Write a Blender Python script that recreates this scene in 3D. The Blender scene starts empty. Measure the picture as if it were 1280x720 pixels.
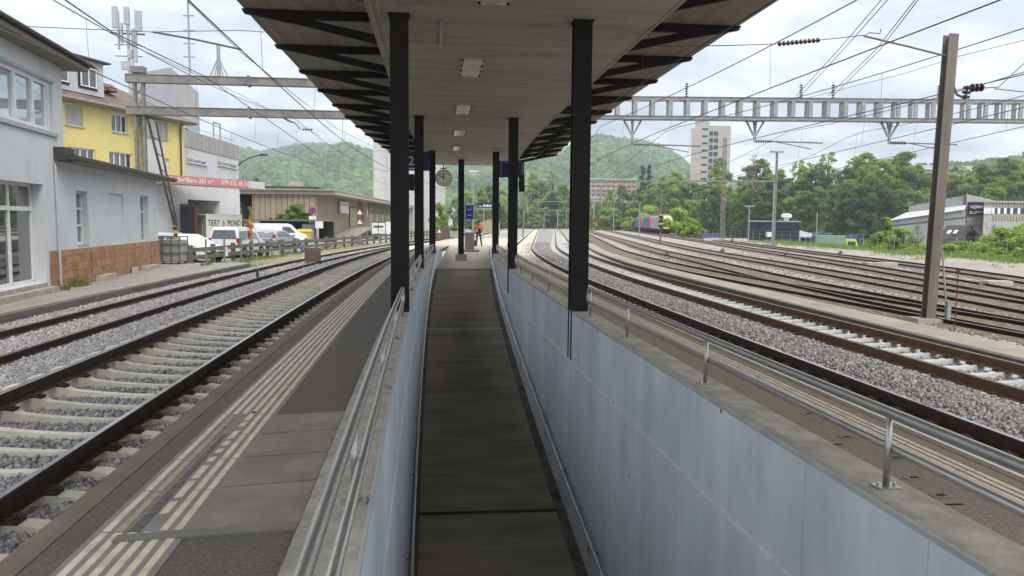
import bpy, math, random
import numpy as np
from mathutils import Vector, Matrix
random.seed(7); RNG = np.random.default_rng(7)
S = bpy.context.scene; COL = S.collection
R_ = math.radians
# ---------------------------------------------------------------- camera
F, H = 950.0, 1.65
YAW, PITCH, ROLL = R_(-5.65), R_(-4.93), R_(0.5)
_f = np.array([math.sin(-YAW)*math.cos(PITCH), math.cos(YAW)*math.cos(PITCH), math.sin(PITCH)])
_r = np.array([math.cos(YAW), math.sin(YAW), 0.0]); _u = np.cross(_r, _f)
CR = _r*math.cos(ROLL)+_u*math.sin(ROLL); CU = -_r*math.sin(ROLL)+_u*math.cos(ROLL); CF = _f
CP = np.array([0, 0, H])
cam = bpy.data.cameras.new('camera'); camo = bpy.data.objects.new('camera', cam); COL.objects.link(camo)
m = Matrix(((CR[0], CU[0], -CF[0], 0), (CR[1], CU[1], -CF[1], 0), (CR[2], CU[2], -CF[2], H), (0, 0, 0, 1)))
camo.matrix_world = m
cam.sensor_width = 36; cam.lens = 36*F/1280; cam.clip_start = 0.05; cam.clip_end = 9000
S.camera = camo
# ---------------------------------------------------------------- world
SUN_EL, SUN_AZ = 54, 150     # azimuth measured clockwise from +Y (the way the platform runs)
w = bpy.data.worlds.new('World'); S.world = w; w.use_nodes = True
nt = w.node_tree; nt.nodes.clear(); N = nt.nodes.new; L = nt.links.new
out = N('ShaderNodeOutputWorld'); bg = N('ShaderNodeBackground'); bg.inputs[1].default_value = 0.1
sky = N('ShaderNodeTexSky'); sky.sky_type = 'NISHITA'; sky.sun_disc = False
sky.sun_elevation = R_(SUN_EL); sky.sun_rotation = R_(SUN_AZ); sky.altitude = 400; sky.dust_density = 2.0
tc = N('ShaderNodeTexCoord'); sep = N('ShaderNodeSeparateXYZ'); L(tc.outputs['Generated'], sep.inputs[0])
ad = N('ShaderNodeMath'); ad.operation = 'ADD'; ad.inputs[1].default_value = 0.16; L(sep.outputs[2], ad.inputs[0])
mx = N('ShaderNodeMath'); mx.operation = 'MAXIMUM'; mx.inputs[1].default_value = 0.05; L(ad.outputs[0], mx.inputs[0])
dx = N('ShaderNodeMath'); dx.operation = 'DIVIDE'; L(sep.outputs[0], dx.inputs[0]); L(mx.outputs[0], dx.inputs[1])
dy = N('ShaderNodeMath'); dy.operation = 'DIVIDE'; L(sep.outputs[1], dy.inputs[0]); L(mx.outputs[0], dy.inputs[1])
cb = N('ShaderNodeCombineXYZ'); L(dx.outputs[0], cb.inputs[0]); L(dy.outputs[0], cb.inputs[1])
n1 = N('ShaderNodeTexNoise'); n1.inputs['Scale'].default_value = 1.9; n1.inputs['Detail'].default_value = 9; n1.inputs['Roughness'].default_value = 0.58
n1.inputs['Distortion'].default_value = 0.15; L(cb.outputs[0], n1.inputs['Vector'])
n2 = N('ShaderNodeTexNoise'); n2.inputs['Scale'].default_value = 0.55; n2.inputs['Detail'].default_value = 3; L(cb.outputs[0], n2.inputs['Vector'])
av = N('ShaderNodeMath'); av.operation = 'MULTIPLY_ADD'; av.inputs[1].default_value = 0.6; L(n1.outputs[0], av.inputs[0])
a2 = N('ShaderNodeMath'); a2.operation = 'MULTIPLY'; a2.inputs[1].default_value = 0.4; L(n2.outputs[0], a2.inputs[0]); L(a2.outputs[0], av.inputs[2])
cr = N('ShaderNodeValToRGB'); L(av.outputs[0], cr.inputs[0])
cr.color_ramp.elements[0].position = 0.38; cr.color_ramp.elements[0].color = (2.3, 2.6, 3.05, 1)
cr.color_ramp.elements[1].position = 0.65; cr.color_ramp.elements[1].color = (6.4, 6.4, 6.35, 1)
e = cr.color_ramp.elements.new(0.47); e.color = (3.4, 3.65, 4.0, 1)
e = cr.color_ramp.elements.new(0.54); e.color = (4.7, 4.8, 4.95, 1)
mixn = N('ShaderNodeMix'); mixn.data_type = 'RGBA'; mixn.inputs[0].default_value = 0.93
# an overcast sky is about three times brighter overhead than at the horizon
zc_ = N('ShaderNodeMath'); zc_.operation = 'MAXIMUM'; zc_.inputs[1].default_value = 0; L(sep.outputs[2], zc_.inputs[0])
zp_ = N('ShaderNodeMath'); zp_.operation = 'POWER'; zp_.inputs[1].default_value = 1.3; L(zc_.outputs[0], zp_.inputs[0])
zm_ = N('ShaderNodeMath'); zm_.operation = 'MULTIPLY_ADD'; zm_.inputs[1].default_value = 1.9; zm_.inputs[2].default_value = 0.93; L(zp_.outputs[0], zm_.inputs[0])
cs_ = N('ShaderNodeVectorMath'); cs_.operation = 'SCALE'; L(cr.outputs[0], cs_.inputs[0]); L(zm_.outputs[0], cs_.inputs['Scale'])
L(sky.outputs[0], mixn.inputs[6]); L(cs_.outputs[0], mixn.inputs[7]); L(mixn.outputs[2], bg.inputs[0]); L(bg.outputs[0], out.inputs[0])
# ---------------------------------------------------------------- sun
sl = bpy.data.lights.new('sun', 'SUN'); sl.energy = 1.5; sl.angle = R_(32); sl.color = (1, 0.95, 0.88)
so = bpy.data.objects.new('sun', sl); COL.objects.link(so)
sd = Vector((math.sin(R_(SUN_AZ))*math.cos(R_(SUN_EL)), math.cos(R_(SUN_AZ))*math.cos(R_(SUN_EL)), math.sin(R_(SUN_EL))))
so.rotation_euler = sd.to_track_quat('Z', 'Y').to_euler(); so.location = (0, 0, 60)
vs = S.view_settings; S.display_settings.display_device = 'sRGB'; vs.view_transform = 'Standard'; vs.look = 'None'; vs.exposure = 1.0; vs.gamma = 1; vs.use_curve_mapping = False
S.cycles.max_bounces = 6; S.cycles.diffuse_bounces = 3; S.cycles.transparent_max_bounces = 12; S.cycles.volume_bounces = 1
S.cycles.use_adaptive_sampling = True

# ---------------------------------------------------------------- surveying helpers (read positions off the site plan)
def ray(x, y): return CF*F+CR*(x-640)-CU*(y-360)
def G(x, y, z=0.0):
    d = ray(x, y); return CP+d*((z-H)/d[2])
def D(x, y, Y):
    d = ray(x, y); return CP+d*(Y/d[1])
def curve(Y):
    "sideways drift of the whole station: straight, then bending right"
    if Y < 28: return .0007*(max(Y, -5)-18)**2-.011
    t = min(Y, 72)-28
    return .059+.014*t+.0014*t*t+.137*max(0, Y-72)
def P(xp, Y, z=0.0): return (xp+curve(Y), Y, z)
def lerp_knots(k):
    xs = [a for a, b in k]; ys = [b for a, b in k]
    return lambda Y: float(np.interp(Y, xs, ys))
def frange(a, b, s):
    n = max(1, int(round((b-a)/s))); return [a+(b-a)*i/n for i in range(n+1)]
def ORD(i): return ['first','second','third','fourth','fifth','sixth','seventh','eighth','ninth','tenth','eleventh','twelfth','thirteenth','fourteenth','fifteenth','sixteenth','seventeenth','eighteenth','nineteenth','twentieth'][i] if i < 20 else {20:'twenty-first',21:'twenty-second',22:'twenty-third',23:'twenty-fourth',24:'twenty-fifth',25:'twenty-sixth',26:'twenty-seventh',27:'twenty-eighth',28:'twenty-ninth',29:'thirtieth'}.get(i, '%dth' % (i+1))

# ---------------------------------------------------------------- materials
_M = {}
def mat(name, col, col2=None, scale=3.0, rough=0.8, metal=0.0, bump=0.0, bscale=40.0, detail=4, stretch=None, attr=None, transl=0.0, spec=0.4, contrast=(0.35, 0.65), rnd=0.0, spots=None):
    if name in _M: return _M[name]
    m = bpy.data.materials.new(name); m.use_nodes = True; t = m.node_tree; b = t.nodes['Principled BSDF']; Nn = t.nodes.new; Ln = t.links.new
    b.inputs['Roughness'].default_value = rough; b.inputs['Metallic'].default_value = metal; b.inputs['Specular IOR Level'].default_value = spec
    tcn = Nn('ShaderNodeTexCoord'); vec = tcn.outputs['Object']
    if stretch:
        mp = Nn('ShaderNodeMapping'); mp.inputs['Scale'].default_value = stretch; Ln(vec, mp.inputs[0]); vec = mp.outputs[0]
    c2 = col2 if col2 else tuple(x*0.8 for x in col)
    no = Nn('ShaderNodeTexNoise'); no.inputs['Scale'].default_value = scale; no.inputs['Detail'].default_value = detail; no.inputs['Roughness'].default_value = 0.65; Ln(vec, no.inputs['Vector'])
    rp = Nn('ShaderNodeValToRGB'); rp.color_ramp.elements[0].position = contrast[0]; rp.color_ramp.elements[1].position = contrast[1]
    rp.color_ramp.elements[0].color = (*c2, 1); rp.color_ramp.elements[1].color = (*col, 1); Ln(no.outputs[0], rp.inputs[0]); colr = rp.outputs[0]
    if spots:     # (colour, scale, threshold, amount): irregular stains
        s = Nn('ShaderNodeTexNoise'); s.inputs['Scale'].default_value = spots[1]; s.inputs['Detail'].default_value = 6; s.inputs['Roughness'].default_value = 0.7; Ln(vec, s.inputs['Vector'])
        sr = Nn('ShaderNodeMapRange'); sr.inputs[1].default_value = spots[2]; sr.inputs[2].default_value = spots[2]+0.12; sr.inputs[4].default_value = spots[3]; Ln(s.outputs[0], sr.inputs[0])
        mm = Nn('ShaderNodeMix'); mm.data_type = 'RGBA'; Ln(sr.outputs[0], mm.inputs[0]); Ln(colr, mm.inputs[6]); mm.inputs[7].default_value = (*spots[0], 1); colr = mm.outputs[2]
    if attr:
        a = Nn('ShaderNodeVertexColor'); a.layer_name = attr
        mm = Nn('ShaderNodeMix'); mm.data_type = 'RGBA'; mm.blend_type = 'MULTIPLY'; mm.inputs[0].default_value = 1; Ln(colr, mm.inputs[6]); Ln(a.outputs[0], mm.inputs[7]); colr = mm.outputs[2]
    if rnd:
        oi = Nn('ShaderNodeObjectInfo'); mr = Nn('ShaderNodeMapRange'); mr.inputs[3].default_value = 1-rnd; mr.inputs[4].default_value = 1+rnd; Ln(oi.outputs['Random'], mr.inputs[0])
        mm = Nn('ShaderNodeVectorMath'); mm.operation = 'SCALE'; Ln(colr, mm.inputs[0]); Ln(mr.outputs[0], mm.inputs['Scale']); colr = mm.outputs[0]
    Ln(colr, b.inputs['Base Color'])
    if bump:
        nb = Nn('ShaderNodeTexNoise'); nb.inputs['Scale'].default_value = bscale; nb.inputs['Detail'].default_value = 3; Ln(vec, nb.inputs['Vector'])
        bp = Nn('ShaderNodeBump'); bp.inputs['Strength'].default_value = min(1, bump); bp.inputs['Distance'].default_value = 0.02*bump; Ln(nb.outputs[0], bp.inputs['Height']); Ln(bp.outputs[0], b.inputs['Normal'])
    if transl:
        tr = Nn('ShaderNodeBsdfTranslucent'); Ln(colr, tr.inputs[0]); ms = Nn('ShaderNodeMixShader'); ms.inputs[0].default_value = transl
        Ln(b.outputs[0], ms.inputs[1]); Ln(tr.outputs[0], ms.inputs[2]); Ln(ms.outputs[0], t.nodes['Material Output'].inputs[0])
    _M[name] = m; return m
def nodes_of(m): return m.node_tree, m.node_tree.nodes['Principled BSDF']
def glass(name, tint=(0.05, 0.06, 0.06), rough=0.03):
    if name in _M: return _M[name]
    m = mat(name, tint, rough=rough, spec=1.0); m.node_tree.nodes['Principled BSDF'].inputs['Coat Weight'].default_value = 1.0
    m.node_tree.nodes['Principled BSDF'].inputs['Coat Roughness'].default_value = 0.02; return m
def pits(m, scale=1.6, size=.022, colr=(.06, .06, .06), keep=.45):
    "small dark blowholes and form-tie holes scattered in cast concrete"
    t, b = nodes_of(m); Nn = t.nodes.new; Ln = t.links.new; tcn = Nn('ShaderNodeTexCoord')
    v = Nn('ShaderNodeTexVoronoi'); v.inputs['Scale'].default_value = scale; Ln(tcn.outputs['Object'], v.inputs['Vector'])
    g = Nn('ShaderNodeMath'); g.operation = 'LESS_THAN'; g.inputs[1].default_value = size; Ln(v.outputs['Distance'], g.inputs[0])
    sp_ = Nn('ShaderNodeSeparateColor'); Ln(v.outputs['Color'], sp_.inputs[0]); g2_ = Nn('ShaderNodeMath'); g2_.operation = 'LESS_THAN'; g2_.inputs[1].default_value = keep; Ln(sp_.outputs[0], g2_.inputs[0])
    mu = Nn('ShaderNodeMath'); mu.operation = 'MULTIPLY'; Ln(g.outputs[0], mu.inputs[0]); Ln(g2_.outputs[0], mu.inputs[1])
    old = b.inputs['Base Color'].links[0].from_socket; mm = Nn('ShaderNodeMix'); mm.data_type = 'RGBA'; Ln(mu.outputs[0], mm.inputs[0]); Ln(old, mm.inputs[6]); mm.inputs[7].default_value = (*colr, 1); Ln(mm.outputs[2], b.inputs['Base Color']); return m
def streaks(m, colr, amount=.5, sx=9.0, sz=.35, thr=.56):
    "dirt runs down a wall face"
    t, b = nodes_of(m); Nn = t.nodes.new; Ln = t.links.new; tcn = Nn('ShaderNodeTexCoord'); mp = Nn('ShaderNodeMapping'); mp.inputs['Scale'].default_value = (sx, sx, sz); Ln(tcn.outputs['Object'], mp.inputs[0])
    n_ = Nn('ShaderNodeTexNoise'); n_.inputs['Scale'].default_value = 1; n_.inputs['Detail'].default_value = 7; n_.inputs['Roughness'].default_value = .7; Ln(mp.outputs[0], n_.inputs['Vector'])
    mr = Nn('ShaderNodeMapRange'); mr.inputs[1].default_value = thr; mr.inputs[2].default_value = thr+.14; mr.inputs[4].default_value = amount; Ln(n_.outputs[0], mr.inputs[0])
    old = b.inputs['Base Color'].links[0].from_socket; mm = Nn('ShaderNodeMix'); mm.data_type = 'RGBA'; Ln(mr.outputs[0], mm.inputs[0]); Ln(old, mm.inputs[6]); mm.inputs[7].default_value = (*colr, 1); Ln(mm.outputs[2], b.inputs['Base Color']); return m
def lines(m, axis, spacing, width, depth, darken=0.75, offset=0.0, jitter=0.0, tint=None):
    "parallel seams across one object axis (boards, formwork, panel joints): groove bump plus a darker tone in the seam"
    t, b = nodes_of(m); Nn = t.nodes.new; Ln = t.links.new
    tcn = Nn('ShaderNodeTexCoord'); s = Nn('ShaderNodeSeparateXYZ'); Ln(tcn.outputs['Object'], s.inputs[0])
    a = Nn('ShaderNodeMath'); a.operation = 'MULTIPLY_ADD'; a.inputs[1].default_value = 1/spacing; a.inputs[2].default_value = offset+100; Ln(s.outputs['XYZ'.index(axis)], a.inputs[0])
    fr = Nn('ShaderNodeMath'); fr.operation = 'FRACT'; Ln(a.outputs[0], fr.inputs[0])
    g = Nn('ShaderNodeMath'); g.operation = 'LESS_THAN'; g.inputs[1].default_value = width/spacing; Ln(fr.outputs[0], g.inputs[0])
    old = b.inputs['Base Color'].links[0].from_socket
    fac = g.outputs[0]
    dk = Nn('ShaderNodeMix'); dk.data_type = 'RGBA'; dk.blend_type = 'MULTIPLY' if tint is None else 'MIX'; Ln(fac, dk.inputs[0]); Ln(old, dk.inputs[6]); dk.inputs[7].default_value = (darken, darken, darken, 1) if tint is None else (*tint, 1)
    colr = dk.outputs[2]
    if jitter:
        fl = Nn('ShaderNodeMath'); fl.operation = 'FLOOR'; Ln(a.outputs[0], fl.inputs[0])
        wn = Nn('ShaderNodeTexWhiteNoise'); wn.noise_dimensions = '1D'; Ln(fl.outputs[0], wn.inputs['W'])
        mr = Nn('ShaderNodeMapRange'); mr.inputs[3].default_value = 1-jitter; mr.inputs[4].default_value = 1+jitter; Ln(wn.outputs[0], mr.inputs[0])
        vm = Nn('ShaderNodeVectorMath'); vm.operation = 'SCALE'; Ln(colr, vm.inputs[0]); Ln(mr.outputs[0], vm.inputs['Scale']); colr = vm.outputs[0]
    Ln(colr, b.inputs['Base Color'])
    if depth:
        bp = Nn('ShaderNodeBump'); bp.invert = True; bp.inputs['Strength'].default_value = 0.8; bp.inputs['Distance'].default_value = depth; Ln(fac, bp.inputs['Height'])
        if b.inputs['Normal'].links: Ln(b.inputs['Normal'].links[0].from_socket, bp.inputs['Normal'])
        Ln(bp.outputs[0], b.inputs['Normal'])
    return m
def brickmat(name, c1, c2, mortar, sx, sy, axes='YZ', bw=0.5, bh=0.25, ms=0.015, rough=0.85, offs=0.5, bump=0.3, u_dir=None):
    if name in _M: return _M[name]
    m = mat(name, c1, rough=rough); t, b = nodes_of(m); Nn = t.nodes.new; Ln = t.links.new
    tcn = Nn('ShaderNodeTexCoord'); s = Nn('ShaderNodeSeparateXYZ'); Ln(tcn.outputs['Object'], s.inputs[0]); c = Nn('ShaderNodeCombineXYZ')
    Ln(s.outputs['XYZ'.index(axes[0])], c.inputs[0]); Ln(s.outputs['XYZ'.index(axes[1])], c.inputs[1])
    br = Nn('ShaderNodeTexBrick'); Ln(c.outputs[0], br.inputs['Vector']); br.inputs['Color1'].default_value = (*c1, 1); br.inputs['Color2'].default_value = (*c2, 1); br.inputs['Mortar'].default_value = (*mortar, 1)
    br.inputs['Scale'].default_value = 1; br.inputs['Brick Width'].default_value = bw; br.inputs['Row Height'].default_value = bh; br.inputs['Mortar Size'].default_value = ms; br.offset = offs
    no = Nn('ShaderNodeTexNoise'); no.inputs['Scale'].default_value = 7; no.inputs['Detail'].default_value = 5; Ln(tcn.outputs['Object'], no.inputs['Vector'])
    mr = Nn('ShaderNodeMapRange'); mr.inputs[1].default_value = .3; mr.inputs[2].default_value = .7; mr.inputs[3].default_value = .7; mr.inputs[4].default_value = 1.15; Ln(no.outputs[0], mr.inputs[0])
    vm = Nn('ShaderNodeVectorMath'); vm.operation = 'SCALE'; Ln(br.outputs[0], vm.inputs[0]); Ln(mr.outputs[0], vm.inputs['Scale']); Ln(vm.outputs[0], b.inputs['Base Color'])
    bp = Nn('ShaderNodeBump'); bp.invert = True; bp.inputs['Strength'].default_value = bump; bp.inputs['Distance'].default_value = 0.01; Ln(br.outputs['Fac'], bp.inputs['Height']); Ln(bp.outputs[0], b.inputs['Normal'])
    return m

# ---------------------------------------------------------------- mesh building
class MB:
    def __init__(s): s.segs = []; s.v = []; s.f = []; s.mi = []; s.cur = 0
    def add(s, vs, fs):
        s.segs.append((len(s.v), len(s.f))); o = len(s.v); s.v.extend([tuple(map(float, a)) for a in vs]); s.f.extend([tuple(i+o for i in f) for f in fs]); s.mi.extend([s.cur]*len(fs)); return s
    def box(s, x0, x1, y0, y1, z0, z1):
        vs = [(x, y, z) for z in (z0, z1) for y in (y0, y1) for x in (x0, x1)]
        return s.add(vs, [(0, 2, 3, 1), (4, 5, 7, 6), (0, 1, 5, 4), (2, 6, 7, 3), (0, 4, 6, 2), (1, 3, 7, 5)])
    def hexa(s, p):   # 8 points: bottom 4 ccw, top 4 ccw
        return s.add(p, [(3, 2, 1, 0), (4, 5, 6, 7), (0, 1, 5, 4), (1, 2, 6, 5), (2, 3, 7, 6), (3, 0, 4, 7)])
    def prism(s, poly, e):   # poly 3D points, extruded by vector e
        n = len(poly); a = [tuple(p) for p in poly]; b = [(p[0]+e[0], p[1]+e[1], p[2]+e[2]) for p in poly]
        return s.add(a+b, [tuple(range(n))[::-1], tuple(range(n, 2*n))]+[(i, (i+1) % n, (i+1) % n+n, i+n) for i in range(n)])
    def tube(s, pts, r, n=8, caps=True, r2=None):
        pts = [Vector(p) for p in pts]; rings = []; m_ = len(pts)
        up = None
        for i, p in enumerate(pts):
            d = (pts[min(i+1, m_-1)]-pts[max(i-1, 0)]).normalized()
            if up is None:
                up = Vector((0, 0, 1)) if abs(d.z) < .9 else Vector((1, 0, 0))
            a = d.cross(up).normalized(); b = a.cross(d).normalized(); up = b
            rr = r if r2 is None else r+(r2-r)*i/(m_-1)
            rings.append([p+(a*math.cos(2*math.pi*k/n)+b*math.sin(2*math.pi*k/n))*rr for k in range(n)])
        fs = [(i*n+k, i*n+(k+1) % n, (i+1)*n+(k+1) % n, (i+1)*n+k) for i in range(m_-1) for k in range(n)]
        if caps: fs += [tuple(range(n))[::-1], tuple(range((m_-1)*n, m_*n))]
        return s.add([q for rg in rings for q in rg], fs)
    def lathe(s, prof, c, n=16, axis='z'):
        vs = []; 
        for r, h in prof:
            for k in range(n):
                a = 2*math.pi*k/n; x, y = r*math.cos(a), r*math.sin(a)
                vs.append((c[0]+x, c[1]+y, c[2]+h) if axis == 'z' else ((c[0]+x, c[1]+h, c[2]+y) if axis == 'y' else (c[0]+h, c[1]+x, c[2]+y)))
        m_ = len(prof); fs = [(i*n+k, i*n+(k+1) % n, (i+1)*n+(k+1) % n, (i+1)*n+k) for i in range(m_-1) for k in range(n)]
        fs += [tuple(range(n))[::-1], tuple(range((m_-1)*n, m_*n))]
        return s.add(vs, fs)
    def bar(s, a, b, w, h, up=(0, 0, 1)):   # rectangular bar from a to b
        a = Vector(a); b = Vector(b); d = (b-a).normalized(); u = Vector(up)
        if abs(d.dot(u)) > .95: u = Vector((0, 1, 0))
        x = d.cross(u).normalized()*(w/2); y = x.cross(d).normalized()*(h/2)
        return s.hexa([a-x-y, a+x-y, b+x-y, b-x-y, a-x+y, a+x+y, b+x+y, b-x+y])
    def loft(s, secs, close=True, caps=False):
        n = len(secs[0]); vs = [p for q in secs for p in q]; fs = []
        rng = range(n) if close else range(n-1)
        for i in range(len(secs)-1):
            for k in rng: fs.append((i*n+k, i*n+(k+1) % n, (i+1)*n+(k+1) % n, (i+1)*n+k))
        if caps: fs += [tuple(range(n))[::-1], tuple(range((len(secs)-1)*n, len(secs)*n))]
        return s.add(vs, fs)
    def quad(s, *p): return s.add(p, [tuple(range(len(p)))])
    def mesh(s, name, mats, smooth=False, org=None):
        me = bpy.data.meshes.new(name); v = s.v
        if org is not None: v = [(a[0]-org[0], a[1]-org[1], a[2]-org[2]) for a in v]
        me.from_pydata(v, [], s.f); mats = mats if isinstance(mats, (list, tuple)) else [mats]
        for m_ in mats: me.materials.append(m_)
        if len(mats) > 1: me.polygons.foreach_set('material_index', s.mi)
        if smooth: me.polygons.foreach_set('use_smooth', [True]*len(me.polygons))
        me.update(); return me
    def build_each(s, name, mats, parent=None, smooth=False, bevel=0):
        st_ = s.segs+[(len(s.v), len(s.f))]; out = []
        for (v0, f0), (v1, f1) in zip(st_[:-1], st_[1:]):
            q = MB(); q.add(s.v[v0:v1], [tuple(i-v0 for i in f) for f in s.f[f0:f1]]); out.append(q.build(name, mats, parent, smooth, None, bevel))
        return out
    def build(s, name, mats, parent=None, smooth=False, org=None, bevel=0, label=None):
        "vertices are world positions when org is given; parent at origin unless org is its location"
        me = s.mesh(name, mats, smooth, org); o = bpy.data.objects.new(name, me); COL.objects.link(o)
        if parent is not None:
            o.parent = parent
        elif org is not None: o.location = org
        if bevel:
            bv = o.modifiers.new('bevel', 'BEVEL'); bv.width = bevel; bv.segments = 2; bv.limit_method = 'ANGLE'; bv.angle_limit = R_(40)
        if label: o['label'] = label
        return o
def thing(name, label, cat, loc=(0, 0, 0), rz=0, group=None):
    o = bpy.data.objects.new(name, None); COL.objects.link(o); o.location = loc; o.rotation_euler = (0, 0, rz); o['label'] = label; o['category'] = cat; o.empty_display_size = .2
    if group: o['group'] = group
    return o
def tag(o, label, cat, group=None):
    o['label'] = label; o['category'] = cat
    if group: o['group'] = group
    return o
def struct(o): o['kind'] = 'structure'; return o
def stuff(o, label=None, cat=None):
    o['kind'] = 'stuff'
    if label: o['label'] = label; o['category'] = cat
    return o
def dup(root, loc, rz=0, label=None, sc=None):
    r = root.copy(); COL.objects.link(r); r.location = loc; r.rotation_euler = (0, 0, rz)
    if label: r['label'] = label
    if sc: r.scale = sc if isinstance(sc, tuple) else (sc, sc, sc)
    for ch in list(root.children):
        cc = ch.copy(); COL.objects.link(cc); cc.parent = r
        for g in list(ch.children):
            d = g.copy(); COL.objects.link(d); d.parent = cc
    return r
def text(name, body, size, loc, rot, m_, parent=None, align='CENTER', sx=1.0, extrude=0.004):
    cu = bpy.data.curves.new(name, 'FONT'); cu.body = body; cu.size = size; cu.align_x = align; cu.align_y = 'CENTER'; cu.extrude = extrude
    cu.materials.append(m_); o = bpy.data.objects.new(name, cu); COL.objects.link(o); o.location = loc; o.rotation_euler = rot; o.scale = (sx, 1, 1)
    me = bpy.data.meshes.new_from_object(o); bpy.data.objects.remove(o); o = bpy.data.objects.new(name, me); COL.objects.link(o); o.location = loc; o.rotation_euler = rot; o.scale = (sx, 1, 1)
    if parent is not None: o.parent = parent
    return o

# palette
concrete_cop = mat('coping_concrete', (.44, .405, .335), (.27, .25, .205), 3.5, .9, bump=.6, bscale=70, detail=10, spots=((.17, .155, .13), 7, .60, .6))
wallconc = mat('wall_concrete', (.62, .655, .685), (.46, .49, .52), 1.1, .85, bump=.3, bscale=50, detail=10, stretch=(1, 1, .4), spots=((.27, .28, .28), 3.5, .64, .55))
streaks(wallconc, (.43, .45, .465), .38, 3, .4, .54); lines(wallconc, 'Y', 1.32, .010, .006, .78, .2, .04); pits(wallconc, 2.0, .045); pits(wallconc, 6.0, .075, (.25, .25, .25), .25)
polished = mat('polished_steel', (.78, .77, .75), (.66, .65, .63), 8, .24, metal=.9)
steel = mat('brushed_steel', (.52, .51, .48), (.38, .37, .35), 12, .40, metal=.85, stretch=(6, .3, 6))
blacksteel = mat('black_steel', (.017, .0145, .013), (.010, .009, .008), 5, .5, bump=.1, spec=.25, spots=((.06, .035, .022), 1.7, .66, .5))
asphalt = mat('platform_asphalt', (.20, .172, .145), (.095, .083, .071), 45, .9, bump=.9, bscale=120, detail=8, spots=((.12, .105, .09), .9, .52, .45))
asphalt_r = mat('sandy_asphalt', (.36, .29, .21), (.17, .14, .105), 45, .9, bump=.9, bscale=120, detail=8, spots=((.2, .165, .13), .8, .55, .5))
edge_brown = mat('edge_concrete', (.20, .16, .12), (.135, .11, .085), 2.5, .9, bump=.4, bscale=120, spots=((.2, .18, .15), 5, .6, .6))
strip_m = mat('guidance_paint', (.70, .61, .47), (.50, .43, .33), 9, .7, bump=.3, bscale=60, spots=((.2, .17, .13), 14, .66, .8))
rail_side = mat('rail_rust', (.060, .036, .024), (.032, .021, .016), 14, .75, bump=.3, bscale=60)
rail_dark = mat('rail_rust_dark', (.045, .026, .018), (.022, .014, .011), 10, .8)
rail_brown = mat('rail_rust_bright', (.19, .11, .065), (.12, .07, .045), 8, .8)
rail_top = mat('rail_polish', (.55, .56, .58), (.40, .40, .41), 20, .22, metal=1.0)
rail_top_dull = mat('rail_dull_top', (.22, .19, .165), (.12, .085, .06), 10, .5, metal=.6)
sleeper_c = mat('sleeper_concrete', (.66, .60, .49), (.50, .45, .36), 5, .85, bump=.3, bscale=50, rnd=.12)
sleeper_w = mat('sleeper_pale_concrete', (.50, .50, .48), (.38, .38, .36), 5, .85, bump=.3, bscale=50, rnd=.1)
sleeper_d = mat('sleeper_old_wood', (.085, .062, .045), (.045, .034, .026), 6, .9, stretch=(1, 8, 1), bump=.4, rnd=.2)
clip_m = mat('clip_rust', (.085, .045, .028), (.04, .024, .018), 20, .8)
grey_gal = mat('galvanised', (.36, .37, .37), (.27, .28, .28), 3, .55, metal=.3)
wire_m = mat('wire', (.10, .10, .10), rough=.6)
ins_m = mat('insulator', (.06, .032, .025), rough=.3)
white_p = mat('white_paint', (.74, .75, .76), (.66, .67, .68), 2, .5)
tree_g = 'tree'
# ================================================================ GROUND
def gz(xp, Y):
    "ground level by distance sideways from the island platform"
    k = [(-60, -.62), (-12.6, -.62), (-10.1, -.80), (-9.3, -.73), (-6.2, -.70), (-5.3, -.64), (-5.1, -.52), (-2.7, -.60), (-2.1, -.68), (3.7, -.70), (5.7, -.67), (5.9, -.62), (6.2, -.56), (6.6, -.52), (7.0, -.53), (7.2, -.60), (7.4, -.685), (8.7, -.69), (9.0, -.66), (9.3, -.66), (9.6, -.66), (11.0, -.60), (34, -.60), (37.0, -.55), (44, -3.0), (400, -3.0)]
    return float(np.interp(xp, [a for a, b in k], [b for a, b in k]))
ballast_m = mat('ballast_bed', (.33, .31, .30), (.17, .16, .155), 22, .95, bump=1, bscale=40, detail=6)
yard_m = mat('yard_gravel', (.36, .32, .27), (.24, .21, .18), 1.2, .95, bump=1, bscale=30, detail=9, spots=((.17, .15, .12), .45, .55, .7))
park_m = mat('parking_asphalt', (.33, .32, .30), (.27, .26, .245), 1.0, .9)
grass_m = mat('grass_ground', (.115, .135, .045), (.07, .095, .03), 1.2, .95, bump=1, bscale=20, detail=8, spots=((.26, .23, .13), .5, .55, .6))
dry_m = mat('dry_verge', (.30, .27, .15), (.20, .20, .09), 2.2, .95, bump=1, bscale=25, detail=8)
def sheet(name, xs, ys, m_, zf=gz, dz=0.0, skip=None):
    b = MB(); nx = len(xs)
    b.v = [(x+curve(y), y, zf(x, y)+dz) for y in ys for x in xs]
    b.f = [(j*nx+i, j*nx+i+1, (j+1)*nx+i+1, (j+1)*nx+i) for j in range(len(ys)-1) for i in range(nx-1) if not (skip and skip(xs[i], xs[i+1], ys[j], ys[j+1]))]
    b.mi = [0]*len(b.f); return b.build(name, m_)
gx = [-1380, -900, -600, -200, -60, -30, -20, -14, -12.6, -10.1, -9.3, -7.5, -6.2, -5.3, -5.0, -4, -2.6, -2.2, 3.7, 4.5, 5.9, 6.2, 6.6, 7.0, 7.2, 7.4, 8.7, 9.0, 9.3, 9.6, 11, 20, 34, 37, 44, 60, 120, 400, 800, 1240]
gy = [-590, -100, -30]+frange(-10, 110, 4)+[130, 160, 200, 240, 280, 340, 420, 600, 1000, 1690]
gnd = struct(sheet('ground', gx, gy, park_m, skip=lambda a, b, c, d: a >= -2.21 and b <= 3.71 and c > -31 and d < 83))
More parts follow.
